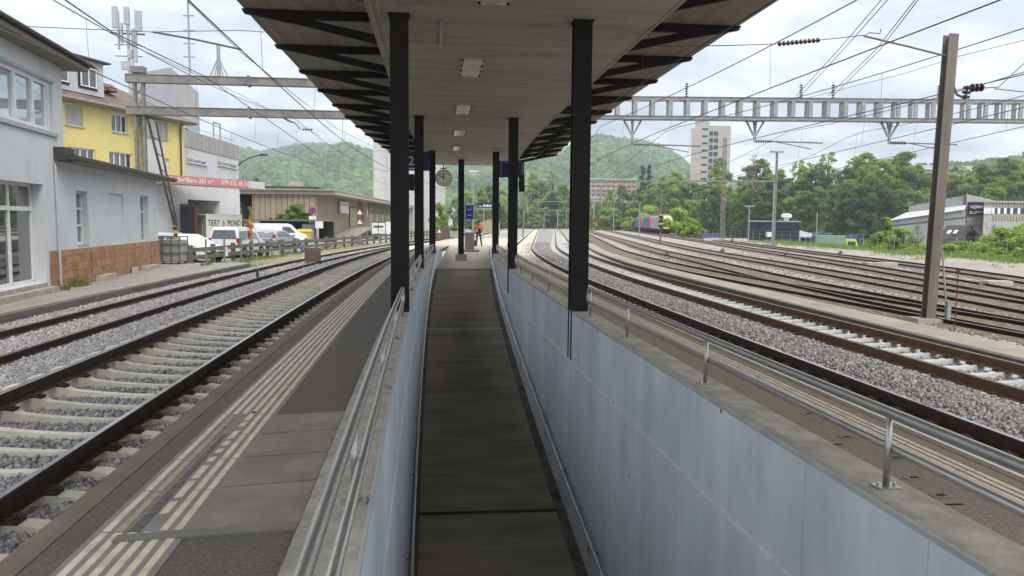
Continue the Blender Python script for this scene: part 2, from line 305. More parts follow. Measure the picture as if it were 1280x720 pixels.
# surface covers lie a hair above the ground
struct(sheet('ballast', [-9.9, -9.3, -7.5, -6.2, -5.3, -5.0, -4, -2.6, -2.22], frange(-10, 160, 4), ballast_m, dz=.006))
struct(sheet('ballast', [3.72, 4.5, 5.9, 6.2, 6.6, 7.0, 7.2, 7.4, 8.7, 9.0, 9.3, 9.55], frange(-10, 260, 4), ballast_m, dz=.006))
struct(sheet('yard_ground', [9.55, 11, 15, 20, 26, 32, 36], frange(-10, 280, 4), yard_m, dz=.005))
struct(sheet('grass_verge', [36, 37, 44, 50], frange(-10, 280, 4), grass_m, dz=.004))
struct(sheet('grass_verge', [-13.2, -11.6, -10.0], frange(41, 130, 4), dry_m, dz=.012))

# ================================================================ PLATFORM
WL, WR = -.50, 2.49        # faces of the ramp walls
TOPY = 46.0
def strip_slab(name, x0, x1, ys, m_, z1=0.0, z0=-.9, parent=None, side=None):
    b = MB()
    secs = [[P(x0, y, z0), P(x1, y, z0), P(x1, y, z1), P(x0, y, z1)] for y in ys]
    b.loft(secs, caps=True)
    return b.build(name, m_, parent)
ysP = frange(-12, 80, 2)
pl = struct(strip_slab('platform', -2.075, WL-.37, frange(-12, TOPY, 2), asphalt))
struct(strip_slab('platform_edge', -2.22, -2.078, ysP, edge_brown, .004))
pr = struct(strip_slab('platform', WR+.37, 3.65, frange(-12, TOPY, 2), asphalt_r))
struct(strip_slab('platform_edge', 3.653, 3.80, ysP, edge_brown, .004))
wl_m = mat('edge_line', (.62, .60, .55), rough=.8); struct(strip_slab('platform_marking', 3.72, 3.755, ysP, wl_m, .008, -.01))
# beyond the ramp: floor comes up out of the dip to platform level
tan_m = mat('far_platform', (.50, .44, .36), (.42, .37, .30), 3, .9)
b = MB(); ys = frange(TOPY, 80, 1)
for x0, x1 in ((-2.075, WL), (WL, WR), (WR, 3.60)):
    b.loft([[P(x0, y, 0 if x0 != WL else min(0, -.60+.075*(y-46))), P(x1, y, 0 if x0 != WL else min(0, -.60+.075*(y-46)))] for y in ys], close=False)
struct(b.build('platform', tan_m))
b = MB(); b.box(-2.1+curve(80), 3.7+curve(80), 79.9, 80.1, -.9, 0); struct(b.build('platform_end', edge_brown))
# guidance strips (tactile paint) left: five ribs in tiles, right: four ribs
def ribs(x0, x1, n, Y0, Y1, tile, skip=None, gap=.012):
    b = MB(); wdt = (x1-x0)/n; y = Y0; j = 0
    while y < Y1:
        y2 = min(Y1, y+tile)
        for k in range(n):
            a, c_ = x0+wdt*k+wdt*.17, x0+wdt*(k+1)-wdt*.17
            if skip and skip(k, y): continue
            b.hexa([P(a, y+gap, .001), P(c_, y+gap, .001), P(c_, y2-gap, .001), P(a, y2-gap, .001), P(a+.006, y+gap, .009), P(c_-.006, y+gap, .009), P(c_-.006, y2-gap, .009), P(a+.006, y2-gap, .009)])
        y = y2; j += 1
    return b
base_m = mat('strip_base', (.26, .245, .22), (.2, .19, .17), 6, .9)
struct(strip_slab('platform_marking', -1.92, -1.44, ysP, base_m, .004, -.02))
def brk(k, y): return 4.0 < y < 6.4 and (k in (1, 2, 3))
struct(ribs(-1.90, -1.46, 6, 2.2, 78, .62, brk).build('platform_marking', strip_m))
struct(ribs(3.27, 3.53, 4, 2.2, 78, .62).build('platform_marking', strip_m))
brown_rib = mat('bare_rib', (.46, .37, .27), (.30, .24, .17), 12, .8, bump=.4); b = MB(); wr_ = .44/6; y = 4.06
while y < 6.45:
    a, c_ = -1.90+wr_*1.12, -1.90+wr_*1.9; b.hexa([P(a, y, .001), P(c_, y, .001), P(c_, y+.57, .001), P(a, y+.57, .001), P(a+.01, y, .014), P(c_-.01, y, .014), P(c_-.01, y+.57, .012), P(a+.01, y+.57, .012)]); y += .605
struct(b.build('platform_marking', brown_rib)); b = MB(); y = 4.3
while y < 6.4:
    a = -1.90+wr_*3.17; l = random.uniform(.10, .42); b.hexa([P(a, y, .001), P(a+.045, y+.02, .001), P(a+.045, y+l, .001), P(a, y+l-.02, .001), P(a, y, .009), P(a+.045, y+.02, .009), P(a+.045, y+l, .009), P(a, y+l-.02, .009)]); y += l+random.uniform(.03, .13)
struct(b.build('platform_marking', strip_m)); b = MB(); b.hexa([P(-1.90+wr_*2.1, 4.06, .0), P(-1.90+wr_*2.9, 4.06, .0), P(-1.90+wr_*2.7, 5.9, .0), P(-1.90+wr_*2.3, 5.9, .0), P(-1.90+wr_*2.1, 4.06, .0062), P(-1.90+wr_*2.9, 4.06, .0062), P(-1.90+wr_*2.7, 5.9, .0062), P(-1.90+wr_*2.3, 5.9, .0062)]); struct(b.build('platform_marking', mat('torn_bed', (.19, .17, .15), (.09, .08, .07), 25, .95, bump=1)))
# cover slabs across the left platform
slab_m = mat('cover_slab', (.29, .245, .205), (.19, .165, .145), 2.4, .9, bump=.5, bscale=120, detail=8, spots=((.33, .31, .29), 1.6, .56, .6))
cuts = [4.03, 4.72, 5.32, 5.92, 6.50]
for a, c_ in zip(cuts[:-1], cuts[1:]):
    bb = MB(); sk = .10
    bb.hexa([P(-1.42, a+.012, -.02), P(WL-.375, a+.012+sk, -.02), P(WL-.375, c_-.012+sk, -.02), P(-1.45, c_-.012, -.02), P(-1.45, a+.012, .006), P(WL-.375, a+.012+sk, .006), P(WL-.375, c_-.012+sk, .006), P(-1.45, c_-.012, .006)])
    struct(bb.build('cover_slab', slab_m))
joint_m = mat('joint_mortar', (.20, .195, .18), (.16, .155, .14), 5, .9); dark_m = mat('gap_dark', (.02, .018, .016), rough=.95)
bb = MB(); bb.hexa([P(-1.78, 3.92, -.02), P(WL-.375, 4.03, -.02), P(WL-.375, 4.13, -.02), P(-1.78, 4.01, -.02), P(-1.78, 3.92, .013), P(WL-.375, 4.03, .013), P(WL-.375, 4.13, .013), P(-1.78, 4.01, .013)]); struct(bb.build('platform_joint', joint_m))
# small inspection covers and steel anchors on the right platform
for (px, py) in ((1010, 518), (1058, 547), (1142, 598), (1175, 620), (1120, 573)):
    g = G(px, py, 0); bb = MB(); bb.box(g[0]-.06, g[0]+.06, g[1]-.035, g[1]+.035, .0, .005); struct(bb.build('platform_fixing', joint_m)); bb = MB(); bb.box(g[0]-.02, g[0]+.03, g[1]-.012, g[1]+.012, .005, .009); struct(bb.build('platform_fixing', dark_m))
for (px, py) in ((1040, 556), (1188, 631)):
    g = G(px, py, 0); bb = MB(); bb.box(g[0]-.08, g[0]+.08, g[1]-.006, g[1]+.006, .0, .005); struct(bb.build('platform_fixing', dark_m))

# ================================================================ RAMP
def rz(Y): return -.78-.122*(39.8-Y) if Y < 39.8 else -.78+.03*(Y-39.8)
ramp_m = mat('ramp_floor', (.33, .28, .215), (.19, .162, .128), 1.1, .8, bump=.35, bscale=50, detail=9, stretch=(.35, 1.6, 1), spots=((.16, .145, .12), .9, .60, .55))
lines(ramp_m, 'Y', .085, .03, .004, .9, 0, .05)
gut_m = mat('ramp_gutter', (.16, .138, .11), (.09, .08, .065), 2, .9, bump=.3, spots=((.035, .032, .028), 1.5, .54, .8))
b = MB(); b.loft([[P(WL+.17, y, rz(y)), P(WR-.20, y, rz(y))] for y in frange(-6, 39.8, .66)], close=False); struct(b.build('ramp', ramp_m))
b = MB(); b.loft([[P(WL, y, rz(y)+.015), P(WL+.172, y, rz(y)+.004)] for y in frange(-6, 39.8, .66)], close=False); struct(b.build('ramp_gutter', gut_m))
b = MB(); b.loft([[P(WR-.202, y, rz(y)+.004), P(WR, y, rz(y)+.015)] for y in frange(-6, 39.8, .66)], close=False); struct(b.build('ramp_gutter', gut_m))
b = MB(); b.loft([[P(WL, y, min(rz(y), -.60)), P(WR, y, min(rz(y), -.60))] for y in frange(39.8, 46, 1)], close=False); struct(b.build('ramp_landing', tan_m))
pale_j = mat('pale_joint', (.42, .41, .38), rough=.8)
b = MB(); b.loft([[P(WL+.1, y, rz(y)+.008), P(WR-.1, y, rz(y)+.008)] for y in (27.62, 27.78)], close=False); struct(b.build('ramp_joint', pale_j))
b = MB(); b.loft([[P(WL, y, rz(y)+.02), P(WR, y, rz(y)+.02)] for y in (39.55, 39.95)], close=False); struct(b.build('ramp_joint', pale_j))
b = MB(); b.loft([[P(WL+.1, y, rz(y)+.006), P(WR-.1, y, rz(y)+.006)] for y in (14.10, 14.22)], close=False); struct(b.build('ramp_joint', mat('wet_joint', (.045, .038, .03), (.025, .022, .018), 9, .8)))
# walls with coping
wp = mat('coping_chamfer', (.42, .43, .43), (.33, .34, .34), 4, .85, bump=.3)
for side, xf, xo, lab in ((-1, WL, WL-.37, 'left pale concrete retaining wall of the ramp, seen edge-on under the steel railing'), (1, WR, WR+.37, 'right blue-grey concrete retaining wall of the ramp with vertical formwork joints')):
    t = thing('retaining_wall', lab, 'wall')
    ys = frange(-8, 46, 1)
    bb = MB(); bb.loft([sorted_sec for sorted_sec in [[P(xf, y, -.93), P(xo, y, -.93), P(xo, y, -.012), P(xf, y, -.012)] for y in ys]], caps=True); bb.build('upper_wall', wallconc, t)
    bb = MB(); e_ = -side*.012; bb.loft([[P(xf+e_, y, rz(y)-.4), P(xo, y, rz(y)-.4), P(xo, y, -.936), P(xf+e_, y, -.936)] for y in ys if rz(y)-.4 < -.95], caps=True); bb.build('lower_wall', wallconc, t)
    bb = MB(); bb.loft([[P(xf+.001, y, -.012), P(xo, y, -.012), P(xo, y, .012), P(xf+side*.004, y, .012), P(xf+.001, y, -.002)] for y in ys], caps=True)
    bb.build('coping', concrete_cop, t)
    bb = MB(); bb.loft([[P(xf-side*.003, y, -.022), P(xf-side*.003, y, .0135), P(xf+side*.018, y, .0145), P(xf+side*.008, y, -.022)] for y in ys]); bb.build('coping_chamfer', wp, t)
    bb = MB(); bb.loft([[P(xf-side*.012, y, -.955), P(xf-side*.022, y, -.948), P(xf-side*.018, y, -.925), P(xf+side*.002, y, -.915)] for y in ys if rz(y)-.4 < -.95]); bb.build('joint_ridge', mat('joint_grout', (.66, .66, .65), (.50, .52, .53), 5, .9, bump=.8, bscale=30, detail=8), t)
    if side == 1:     # square niches with pale sills low in the wall
        nm = mat('niche_pale', (.62, .60, .55), (.5, .48, .44), 5, .8)
        for (px, py, px2, py2) in ((653, 455, 659, 478), (685, 540, 697, 586), (739, 655, 762, 720), (641, 410, 645, 425)):
            d0 = ray(px, py); tt = (xf+.03)/d0[0]; yA = d0[1]*tt; zA = H+d0[2]*tt
            bb = MB(); yy = yA; zc = rz(yy)+.42
            x_ = xf+curve(yy)-.013
            bb.hexa([(x_-.004, yy-.17, zc-.17), (x_+.02, yy-.17, zc-.17), (x_+.02, yy+.17, zc-.17), (x_-.004, yy+.17, zc-.17), (x_-.004, yy-.17, zc+.17), (x_+.02, yy-.17, zc+.17), (x_+.02, yy+.17, zc+.17), (x_-.004, yy+.17, zc+.17)]); nf = bb.build('light_niche', nm, t)
            bb = MB(); bb.box(x_-.006, x_-.001, yy-.12, yy+.12, zc-.05, zc+.13); bb.build('pane', mat('niche_glass', (.22, .23, .23), rough=.3), nf)

# ================================================================ STEEL COLUMNS
COLY = [14.0, 27.0, 40.0]
def column(xp, Y, z0, z1, label, w_=.32):
    t = thing('steel_column', label, 'column', (xp+curve(Y), Y, z0), group='columns carrying the canopy')
    b = MB(); h = z1-z0; a = w_/2
    b.box(-a, a, -a, -a+.03, 0, h); b.box(-a, a, a-.03, a, 0, h); b.box(-a+.03, a-.03, -a+.03, a-.03, 0, h)
    b.build('shaft', blacksteel, t, bevel=.004)
    b = MB(); b.box(-a-.03, a+.03, -a-.03, a+.03, h-.03, h-.002); b.build('head_plate', blacksteel, t)
    return t
nm_ = ['nearest', 'middle', 'farthest']
for i, Y in enumerate(COLY):
    column(WL-.16-.012, Y, -.015 if 1 else 0, 5.3, 'black steel column on the left ramp wall, %s of its row of three' % nm_[i])
    column(WR+.16-.02, Y, -.9, 5.3, 'black steel column on the right ramp wall, %s of its row of three' % nm_[i])
ct = column(.70, 45.2, -.25, 5.3, 'black steel column on a low concrete block past the top of the ramp', .34)
b = MB(); b.box(-.33, .33, -.3, .3, -.42, .0); b.build('base_block', concrete_cop, ct, bevel=.02)
for (xp, Y, z, lab) in ((WL-.42, 26.7, 3.0, 'small black loudspeaker box on the middle left column'), (WR+.42, 26.7, 3.0, 'small black loudspeaker box on the middle right column')):
    t = thing('loudspeaker', lab, 'loudspeaker', P(xp, Y, z)); s_ = 1 if xp < 0 else -1
    b = MB(); b.box(-.09, .09, -.1, .1, -.28, .28); b.build('housing', blacksteel, t, bevel=.01); b = MB(); b.box(.09*s_-.02, .09*s_+.02, -.03, .03, -.1, .1); b.build('bracket', blacksteel, t)

# ================================================================ CANOPY
soff = mat('soffit_boards', (.45, .41, .35), (.35, .32, .27), 1.2, .8, bump=.25, bscale=60, detail=7, stretch=(.25, 3, 1), spots=((.11, .10, .085), .7, .6, .5))
lines(soff, 'Y', .24, .012, .005, .80, 0, .07); streaks(soff, (.15, .135, .11), .5, .5, .5, .55)
wingm = mat('wing_boards', (.33, .29, .235), (.23, .20, .165), 1.5, .85, bump=.3, bscale=60, detail=7, stretch=(3, .25, 1))
lines(wingm, 'X', .13, .014, .005, .7, 0, .10)
roofm = mat('roof_cover', (.2, .2, .19), rough=.9)
cn = thing('platform_canopy', 'long flat concrete platform canopy with black V-shaped brackets under its wings', 'canopy')
SX0, SX1, ZI = -1.22, 4.06, 5.3
CY0, CY1 = -1.3, 49.6
ysC = frange(CY0, CY1, 1.3)
b = MB(); b.loft([[P(SX0, y, ZI), P(SX1, y, ZI), P(SX1, y, 6.13), P(SX0, y, 6.13)] for y in ysC], caps=True); b.build('slab', soff, cn)
for (a, c_) in ((-4.02, SX0-.004), (SX1+.004, 6.72)):
    b = MB(); b.loft([[P(a, y, 6.07), P(c_, y, 6.07), P(c_, y, 6.24), P(a, y, 6.24)] for y in ysC], caps=True); b.build('wing', wingm, cn)
b = MB(); b.loft([[P(SX0-.1, y, 6.135), P(SX1+.1, y, 6.135), P(SX1+.1, y, 6.35), P(SX0-.1, y, 6.35)] for y in ysC], caps=True); b.build('roof_cover', roofm, cn)
seam_m = mat('seam_pale', (.56, .52, .46), (.36, .33, .29), 3, .8)
for Y in (14.2, 16.7, 27.0, 29.6, 40.2):
    b = MB(); b.loft([[P(SX0+.02, y, ZI-.004), P(SX1-.02, y, ZI-.004)] for y in (Y, Y+.03)], close=False); b.build('seam', seam_m, cn)
for x_ in (SX0+.10, SX0+.22, SX1-.06):
    b = MB(); b.tube([P(x_, y, ZI-.014) for y in ysC], .012, 6); b.build('conduit', seam_m, cn)
def bracket(Y, xi, xo):
    b = MB(); cy = curve(Y); th = .10; s_ = 1 if xo > xi else -1
    X = lambda x: x+cy
    pts = lambda l: [(X(x), Y-th/2, z) for x, z in l]
    L_ = abs(xo-xi); q = lambda f: xi+(xo-xi)*f
    def ord_(l): return l if s_ > 0 else l[::-1]
    b.prism(ord_(pts([(q(0), 5.88), (q(.55), 5.88), (q(.55), 6.066), (q(0), 6.066)])), (0, th, 0))
    b.prism(ord_(pts([(q(.55), 5.74), (q(1.0), 5.97), (q(1.02), 6.066), (q(.55), 6.066)])), (0, th, 0))
    b.prism(ord_(pts([(q(0), 5.40), (q(.55), 5.74), (q(.55), 5.90), (q(0), 5.60)])), (0, th, 0))
    b.build('bracket', blacksteel, cn)
for k in range(-9, 11):
    Y = 16.87+3.235*k
    if -1.2 < Y < 49.5: bracket(Y, SX0, -4.02); bracket(Y, SX1, 6.72)
# soffit lights (off): translucent troughs
lens = mat('lamp_cover', (.70, .66, .56), (.42, .39, .33), 6, .25, spots=((.72, .68, .6), 3, .58, .8)); frm = mat('lamp_frame', (.50, .47, .41), rough=.6)
for i, (X_, Y) in enumerate(((.93, 12.0), (.80, 18.3), (.83, 25.0), (.90, 31.5), (1.0, 38.0))):
    t = thing('ceiling_light', 'unlit rectangular soffit light, %s along the canopy from the near end' % ORD(i), 'ceiling light', (X_, Y, ZI), group='ceiling lights under the canopy')
    b = MB(); b.box(-.27, .27, -1.05, 1.05, -.035, -.002); b.build('frame', frm, t)
    b = MB(); b.box(-.21, .21, -.98, .98, -.05, -.034); b.build('cover', lens, t, bevel=.01)
    b = MB()
    for s_ in (-1, 1):
        for yy in (-.9, -.3, .3, .9): b.box(s_*.24-.02, s_*.24+.02, yy-.05, yy+.05, -.055, -.03)
    b.build('clips', dark_m, t)
for i, (X_, Y, ln) in enumerate(((.08, 15.3, 1.9), (.35, 28.0, 1.6), (.5, 41, 1.6))):
    b = MB(); b.box(X_-.03, X_+.03, Y-ln/2, Y+ln/2, ZI-.05, ZI-.002); tag(b.build('cable_duct', frm, None), 'short pale cable duct on the canopy soffit, %s from the near end' % ORD(i), 'cable duct', 'ducts under the canopy')

# ================================================================ RAILINGS
def railing(xp, y_end, y_start, label, posts, side):
    t = thing('railing', label, 'railing', group='steel railings beside the ramp')
    z1, z0 = .49, .255; pts = [P(xp, y, z1) for y in frange(y_start, y_end-.12, .8)]
    for k in range(1, 8):
        a = math.pi*k/8; pts.append(P(xp, y_end-.12+.11*math.sin(a), (z1+z0)/2+(z1-z0)/2*math.cos(a)))
    b = MB(); b.tube(pts, .035, 12); b.build('top_rail', steel, t, smooth=True)
    b = MB(); b.tube([P(xp, y, z0) for y in frange(y_end-.12, y_start, .8)], .031, 12); b.build('lower_rail', steel, t, smooth=True)
    for y in posts:
        b = MB(); p = P(xp+.0, y); b.tube([(p[0], p[1], .02), (p[0], p[1], z1-.02)], .021, 10)
        po = b.build('post', steel, t, smooth=True)
        b = MB(); b.box(p[0]-.075, p[0]+.075, p[1]-.055, p[1]+.055, .012, .024)
        for s_ in (-1, 1): b.lathe([(.011, 0), (.011, .02), (.004, .028)], (p[0]+s_*.055, p[1], .022), 6)
        b.build('base_plate', steel, po)
railing(WL-.10, 13.35, -3, 'near left twin-bar steel railing on the ramp wall, ending at the nearest left column', [-1.8, 1.3, 4.4, 7.5, 10.6, 13.15], -1)
railing(WR+.20, 13.35, -3, 'near right twin-bar steel railing on the ramp wall, ending at the nearest right column', [-1.8, 1.3, 4.4, 7.5, 10.6, 13.15], 1)
railing(WL-.10, 26.4, 15.0, 'left twin-bar steel railing between the nearest and middle columns', [15.1, 18.1, 21.3, 24.5, 26.2], -1)
railing(WR+.20, 26.4, 15.0, 'right twin-bar steel railing between the nearest and middle columns', [15.1, 18.1, 21.3, 24.5, 26.2], 1)
railing(WL-.10, 39.4, 28.0, 'left twin-bar steel railing between the middle and farthest columns', [28.1, 31, 34, 37, 39.2], -1)
railing(WR+.20, 39.4, 28.0, 'right twin-bar steel railing between the middle and farthest columns', [28.1, 31, 34, 37, 39.2], 1)
def handrail(xp, wallx, label):
    t = thing('handrail', label, 'handrail'); z = lambda y: rz(y)+.88
    pts = [P(xp, y, z(y)) for y in frange(-4, 44.2, 1)]
    for k in range(1, 10):
        a = math.pi*k/10; pts.append(P(xp, 44.2+.2*math.sin(a), z(44.2)-.38+.38*math.cos(a)))
    b = MB(); b.tube(pts, .026, 10); b.build('rail', polished, t, smooth=True)
    for y in frange(2.6, 43, 2.9):
        b = MB(); b.tube([P(xp, y, z(y)-.02), P(xp, y, z(y)-.09), P(wallx, y, z(y)-.09)], .008, 6); b.lathe([(.035, 0), (.035, .01)], P(wallx-.005, y, z(y)-.09), 8, 'x'); b.build('bracket', blacksteel, t)
handrail(WL+.11, WL+.008, 'slim steel handrail along the left wall of the ramp')
handrail(WR-.11, WR-.008, 'slim steel handrail along the right wall of the ramp')
# ================================================================ TRACKS
def xf_const(x): return lambda Y: x
def rail_mesh(xf, off, zf, Y0, Y1, mats, head=.034, foot=.07, hgt=.165, step=None):
    b = MB(); ys = []; y = Y0
    while y < Y1: ys.append(y); y += .8 if y < 35 else (2 if y < 90 else 5)
    ys.append(Y1)
    prof = [(-foot, -hgt), (foot, -hgt), (foot, -hgt+.012), (.012, -hgt+.035), (.010, -.042), (head, -.034), (head, -.006), (head-.008, 0), (-head+.008, 0), (-head, -.006), (-head, -.034), (-.010, -.042), (-.012, -hgt+.035), (-foot, -hgt+.012)]
    secs = [[(xf(y)+curve(y)+off+px, y, zf(y)+pz) for px, pz in prof] for y in ys]
    b.loft(secs, caps=True); n = len(prof)
    for i in range(len(ys)-1):
        b.mi[i*n+7] = 1; b.mi[i*n+6] = 1; b.mi[i*n+8] = 1
    return b
def sleeper_mesh(kind):
    b = MB()
    if kind == 'concrete':
        secs = []
        for x, wt, wb, zt in ((-1.30, .07, .13, -.05), (-1.2, .085, .14, -.02), (-.98, .08, .15, 0), (-.62, .078, .15, .0), (-.5, .056, .12, -.035), (-.2, .052, .11, -.05), (.2, .052, .11, -.05), (.5, .056, .12, -.035), (.62, .078, .15, 0), (.98, .08, .15, 0), (1.2, .085, .14, -.02), (1.30, .07, .13, -.05)):
            secs.append([(x, -wb, -.2), (x, wb, -.2), (x, wt, zt), (x, -wt, zt)])
        b.loft(secs, caps=True)
    else:
        b.box(-1.28, 1.28, -.12, .12, -.14, 0)
    return b
def clip_mesh(s_):
    b = MB()
    if 1:
        for q in (-1, 1):
            x = s_*.75+q*.115
            if q < 0: b.box(s_*.75-.16, s_*.75+.16, -.06, .06, -.006, .008)
            b.box(x-.045, x+.045, -.07, .07, -.004, .022)
            b.lathe([(.022, .02), (.022, .05), (.012, .06)], (x-q*.0, 0, 0), 6)
            b.tube([(x-q*.05, -.055, .035), (x+q*.02, -.05, .05), (x+q*.03, 0, .028), (x+q*.02, .05, .05), (x-q*.05, .055, .035)], .009, 5)
    return b
_sl = {}
def track(name, label, xf, zc, cant, Y0, Y1, sp, mats, smat, kind='concrete', nclip=0, nmax=100, gauge=1.5, group=None, zfn=None, buried=.0):
    t = thing(name, label, 'railway track'); 
    if group: t['group'] = group
    zz = zfn if zfn else (lambda y: zc)
    for s_ in (-1, 1):
        rail_mesh(xf, s_*gauge/2, (lambda y, s_=s_: zz(y)-s_*cant/2), Y0, Y1, mats).build('rail', list(mats), t)
    key = (kind, smat.name)
    if key not in _sl: _sl[key] = sleeper_mesh(kind).mesh('sleeper', smat)
    if 'clip' not in _sl: _sl['clip'] = [clip_mesh(-1).mesh('rail_fastening', clip_m), clip_mesh(1).mesh('rail_fastening', clip_m)]
    me = _sl[key]; y = max(Y0, 1.5); i = 0; rest = MB()
    sk = sleeper_mesh(kind)
    while y < Y1 and i < 420:
        xx = xf(y)+curve(y); dxdy = (xf(y+1)+curve(y+1)-xf(y-1)-curve(y-1))/2; a = -math.atan(dxdy)+random.uniform(-.012, .012)
        zs = zz(y)-.17-buried; rot = Matrix.Rotation(a, 4, 'Z') @ Matrix.Rotation(math.atan(cant/1.5), 4, 'Y')
        if i < nmax:
            o = bpy.data.objects.new('sleeper', me); COL.objects.link(o); o.parent = t; o.matrix_local = Matrix.Translation((xx, y, zs)) @ rot
            if i < nclip:
                for cm_ in _sl['clip']: c_ = bpy.data.objects.new('rail_fastening', cm_); COL.objects.link(c_); c_.parent = o
        else:
            M_ = Matrix.Translation((xx, y, zs)) @ rot; rest.add([M_ @ Vector(v) for v in sk.v], sk.f)
        y += sp; i += 1
    if rest.v: stuff(rest.build('sleepers', smat, t))
    return t
XL1 = xf_const(-3.97); XL2 = lerp_knots([(0, -7.72), (40, -7.72), (60, -7.6), (400, -7.6)])
XR1 = xf_const(4.87); XR2 = lerp_knots([(0, 8.02), (28, 8.02), (60, 8.5), (200, 11.0), (400, 14)])
track('railway_track', 'main track with pale sleepers and polished rails beside the left platform', XL1, -.28, .12, -4, 220, .585, (rail_side, rail_top), sleeper_c, nclip=50)
track('railway_track', 'narrow rusty track between the left main track and the grey station building', XL2, -.55, 0, -4, 200, .62, (rail_dark, rail_top_dull), sleeper_d, 'wood', nclip=30, buried=.03)
track('railway_track', 'main track right beside the right platform edge, its near rail hidden below the platform', XR1, -.405, .05, -4, 300, .585, (rail_side, rail_top), sleeper_c, nclip=45)
track('railway_track', 'second track right of the right platform, with brown rails on whitish sleepers', XR2, -.40, .04, -4, 300, .585, (rail_brown, rail_top_dull), sleeper_w, nclip=45)
ky = {
 'first': [(4, 12.75), (14, 12.40), (20, 12.35), (32, 11.85), (42, 11.85), (55, 12.1), (88, 13.2), (200, 17), (300, 21)],
 'branch': [(4, 12.80), (14, 12.55), (20, 12.95), (29, 13.60), (41, 14.9), (54, 15.5), (85, 16.6), (170, 18.8), (300, 24)],
 'third': [(5, 13.4), (15, 15.2), (23, 16.5), (31, 17.5), (38, 18.4), (58, 19.6), (115, 22), (300, 30)],
 'fourth': [(5, 15.2), (18, 17.8), (29, 20.3), (38, 22.1), (54, 24.3), (90, 27), (160, 30.2), (300, 36)],
 'fifth': [(5, 17), (29, 23.9), (38, 26.0), (45, 26.9), (60, 28.3), (100, 30.8), (160, 33.6), (256, 36.2), (300, 38)]}
def smoothk(k):
    f0 = lerp_knots(k); return lambda Y: sum(f0(Y+d)*w_ for d, w_ in ((-6, .15), (-3, .2), (0, .3), (3, .2), (6, .15)))
labs = {'first': 'rusty yard track nearest to the leaning steel pole', 'branch': 'rusty yard track branching off behind the one nearest the pole', 'third': 'rusty yard track in the middle of the sidings', 'fourth': 'rusty yard track second from the green verge', 'fifth': 'rusty overgrown track along the green verge, the one the locomotives stand on'}
for k in ky: track('railway_track', labs[k], smoothk(ky[k]), -.47, 0, 5, 290, .66, (rail_dark, rail_top_dull), sleeper_d, 'wood', nmax=100, group='rusty sidings in the yard', buried=.035)

bed_m = mat('rusty_track_bed', (.19, .14, .10), (.085, .063, .047), 2.0, .95, bump=1, bscale=35, detail=9, spots=((.30, .27, .22), 1.5, .60, .6))
for i_, k in enumerate(ky):
    xk = smoothk(ky[k]); b = MB(); b.loft([[(xk(y)+curve(y)-1.25, y, -.592+.001*i_), (xk(y)+curve(y)-.85, y, -.570+.001*i_), (xk(y)+curve(y)+.85, y, -.570+.001*i_), (xk(y)+curve(y)+1.25, y, -.592+.001*i_)] for y in frange(5, 285, 2.5)], close=False); struct(b.build('track_bed', bed_m))
# ================================================================ BALLAST STONES
stone_m = mat('ballast_stone', (1, 1, 1), (.72, .72, .72), 30, .9, attr='col')
def stones(n, sampler, size, name, pal, label=None):
    xp, Y, z = sampler(n); k = len(xp)
    base = np.array([(-1,-1,-1),(1,-1,-1),(1,1,-1),(-1,1,-1),(-.7,-.8,.9),(.8,-.7,.8),(.7,.8,1),(-.8,.6,.85)], float)*.5
    v = base[None]*(1+RNG.uniform(-.45, .25, (k, 8, 3)))
    sc = size*RNG.uniform(.55, 1.25, (k, 1, 1))*RNG.uniform(.65, 1.2, (k, 1, 3)); v = v*sc
    q = RNG.normal(size=(k, 4)); q /= np.linalg.norm(q, axis=1)[:, None]; w_, x, y, zq = q.T
    Rm = np.stack([1-2*(y*y+zq*zq), 2*(x*y-zq*w_), 2*(x*zq+y*w_), 2*(x*y+zq*w_), 1-2*(x*x+zq*zq), 2*(y*zq-x*w_), 2*(x*zq-y*w_), 2*(y*zq+x*w_), 1-2*(x*x+y*y)], 1).reshape(k, 3, 3)
    v = np.einsum('nij,nvj->nvi', Rm, v)
    cx = np.array([curve(a) for a in Y]); v[:, :, 0] += (xp+cx)[:, None]; v[:, :, 1] += Y[:, None]; v[:, :, 2] += z[:, None]
    fq = np.array([(0,3,2,1),(4,5,6,7),(0,1,5,4),(1,2,6,5),(2,3,7,6),(3,0,4,7)])
    f = (fq[None]+np.arange(k)[:, None, None]*8).reshape(-1)
    me = bpy.data.meshes.new(name); me.vertices.add(k*8); me.vertices.foreach_set('co', v.reshape(-1)); me.loops.add(len(f)); me.loops.foreach_set('vertex_index', f)
    me.polygons.add(k*6); me.polygons.foreach_set('loop_start', np.arange(0, k*24, 4)); me.update(calc_edges=True)
    c_ = (pal*.55+pal.mean(0)*.37)[RNG.integers(0, len(pal), k)]*RNG.uniform(.68, 1.22, (k, 1)); c4 = np.ones((k, 8, 4), np.float32); c4[:, :, :3] = c_[:, None]
    at_ = me.color_attributes.new('col', 'FLOAT_COLOR', 'POINT'); at_.data.foreach_set('color', c4.reshape(-1))
    me.materials.append(stone_m); o = bpy.data.objects.new(name, me); COL.objects.link(o); stuff(o); return o
palb = np.array([(.42, .42, .44), (.50, .50, .52), (.32, .32, .34), (.56, .54, .51), (.38, .32, .26), (.22, .21, .22), (.42, .40, .38)])
palr = np.array([(.38, .36, .34), (.30, .25, .21), (.42, .42, .43), (.24, .20, .17), (.36, .36, .39), (.20, .18, .17)])
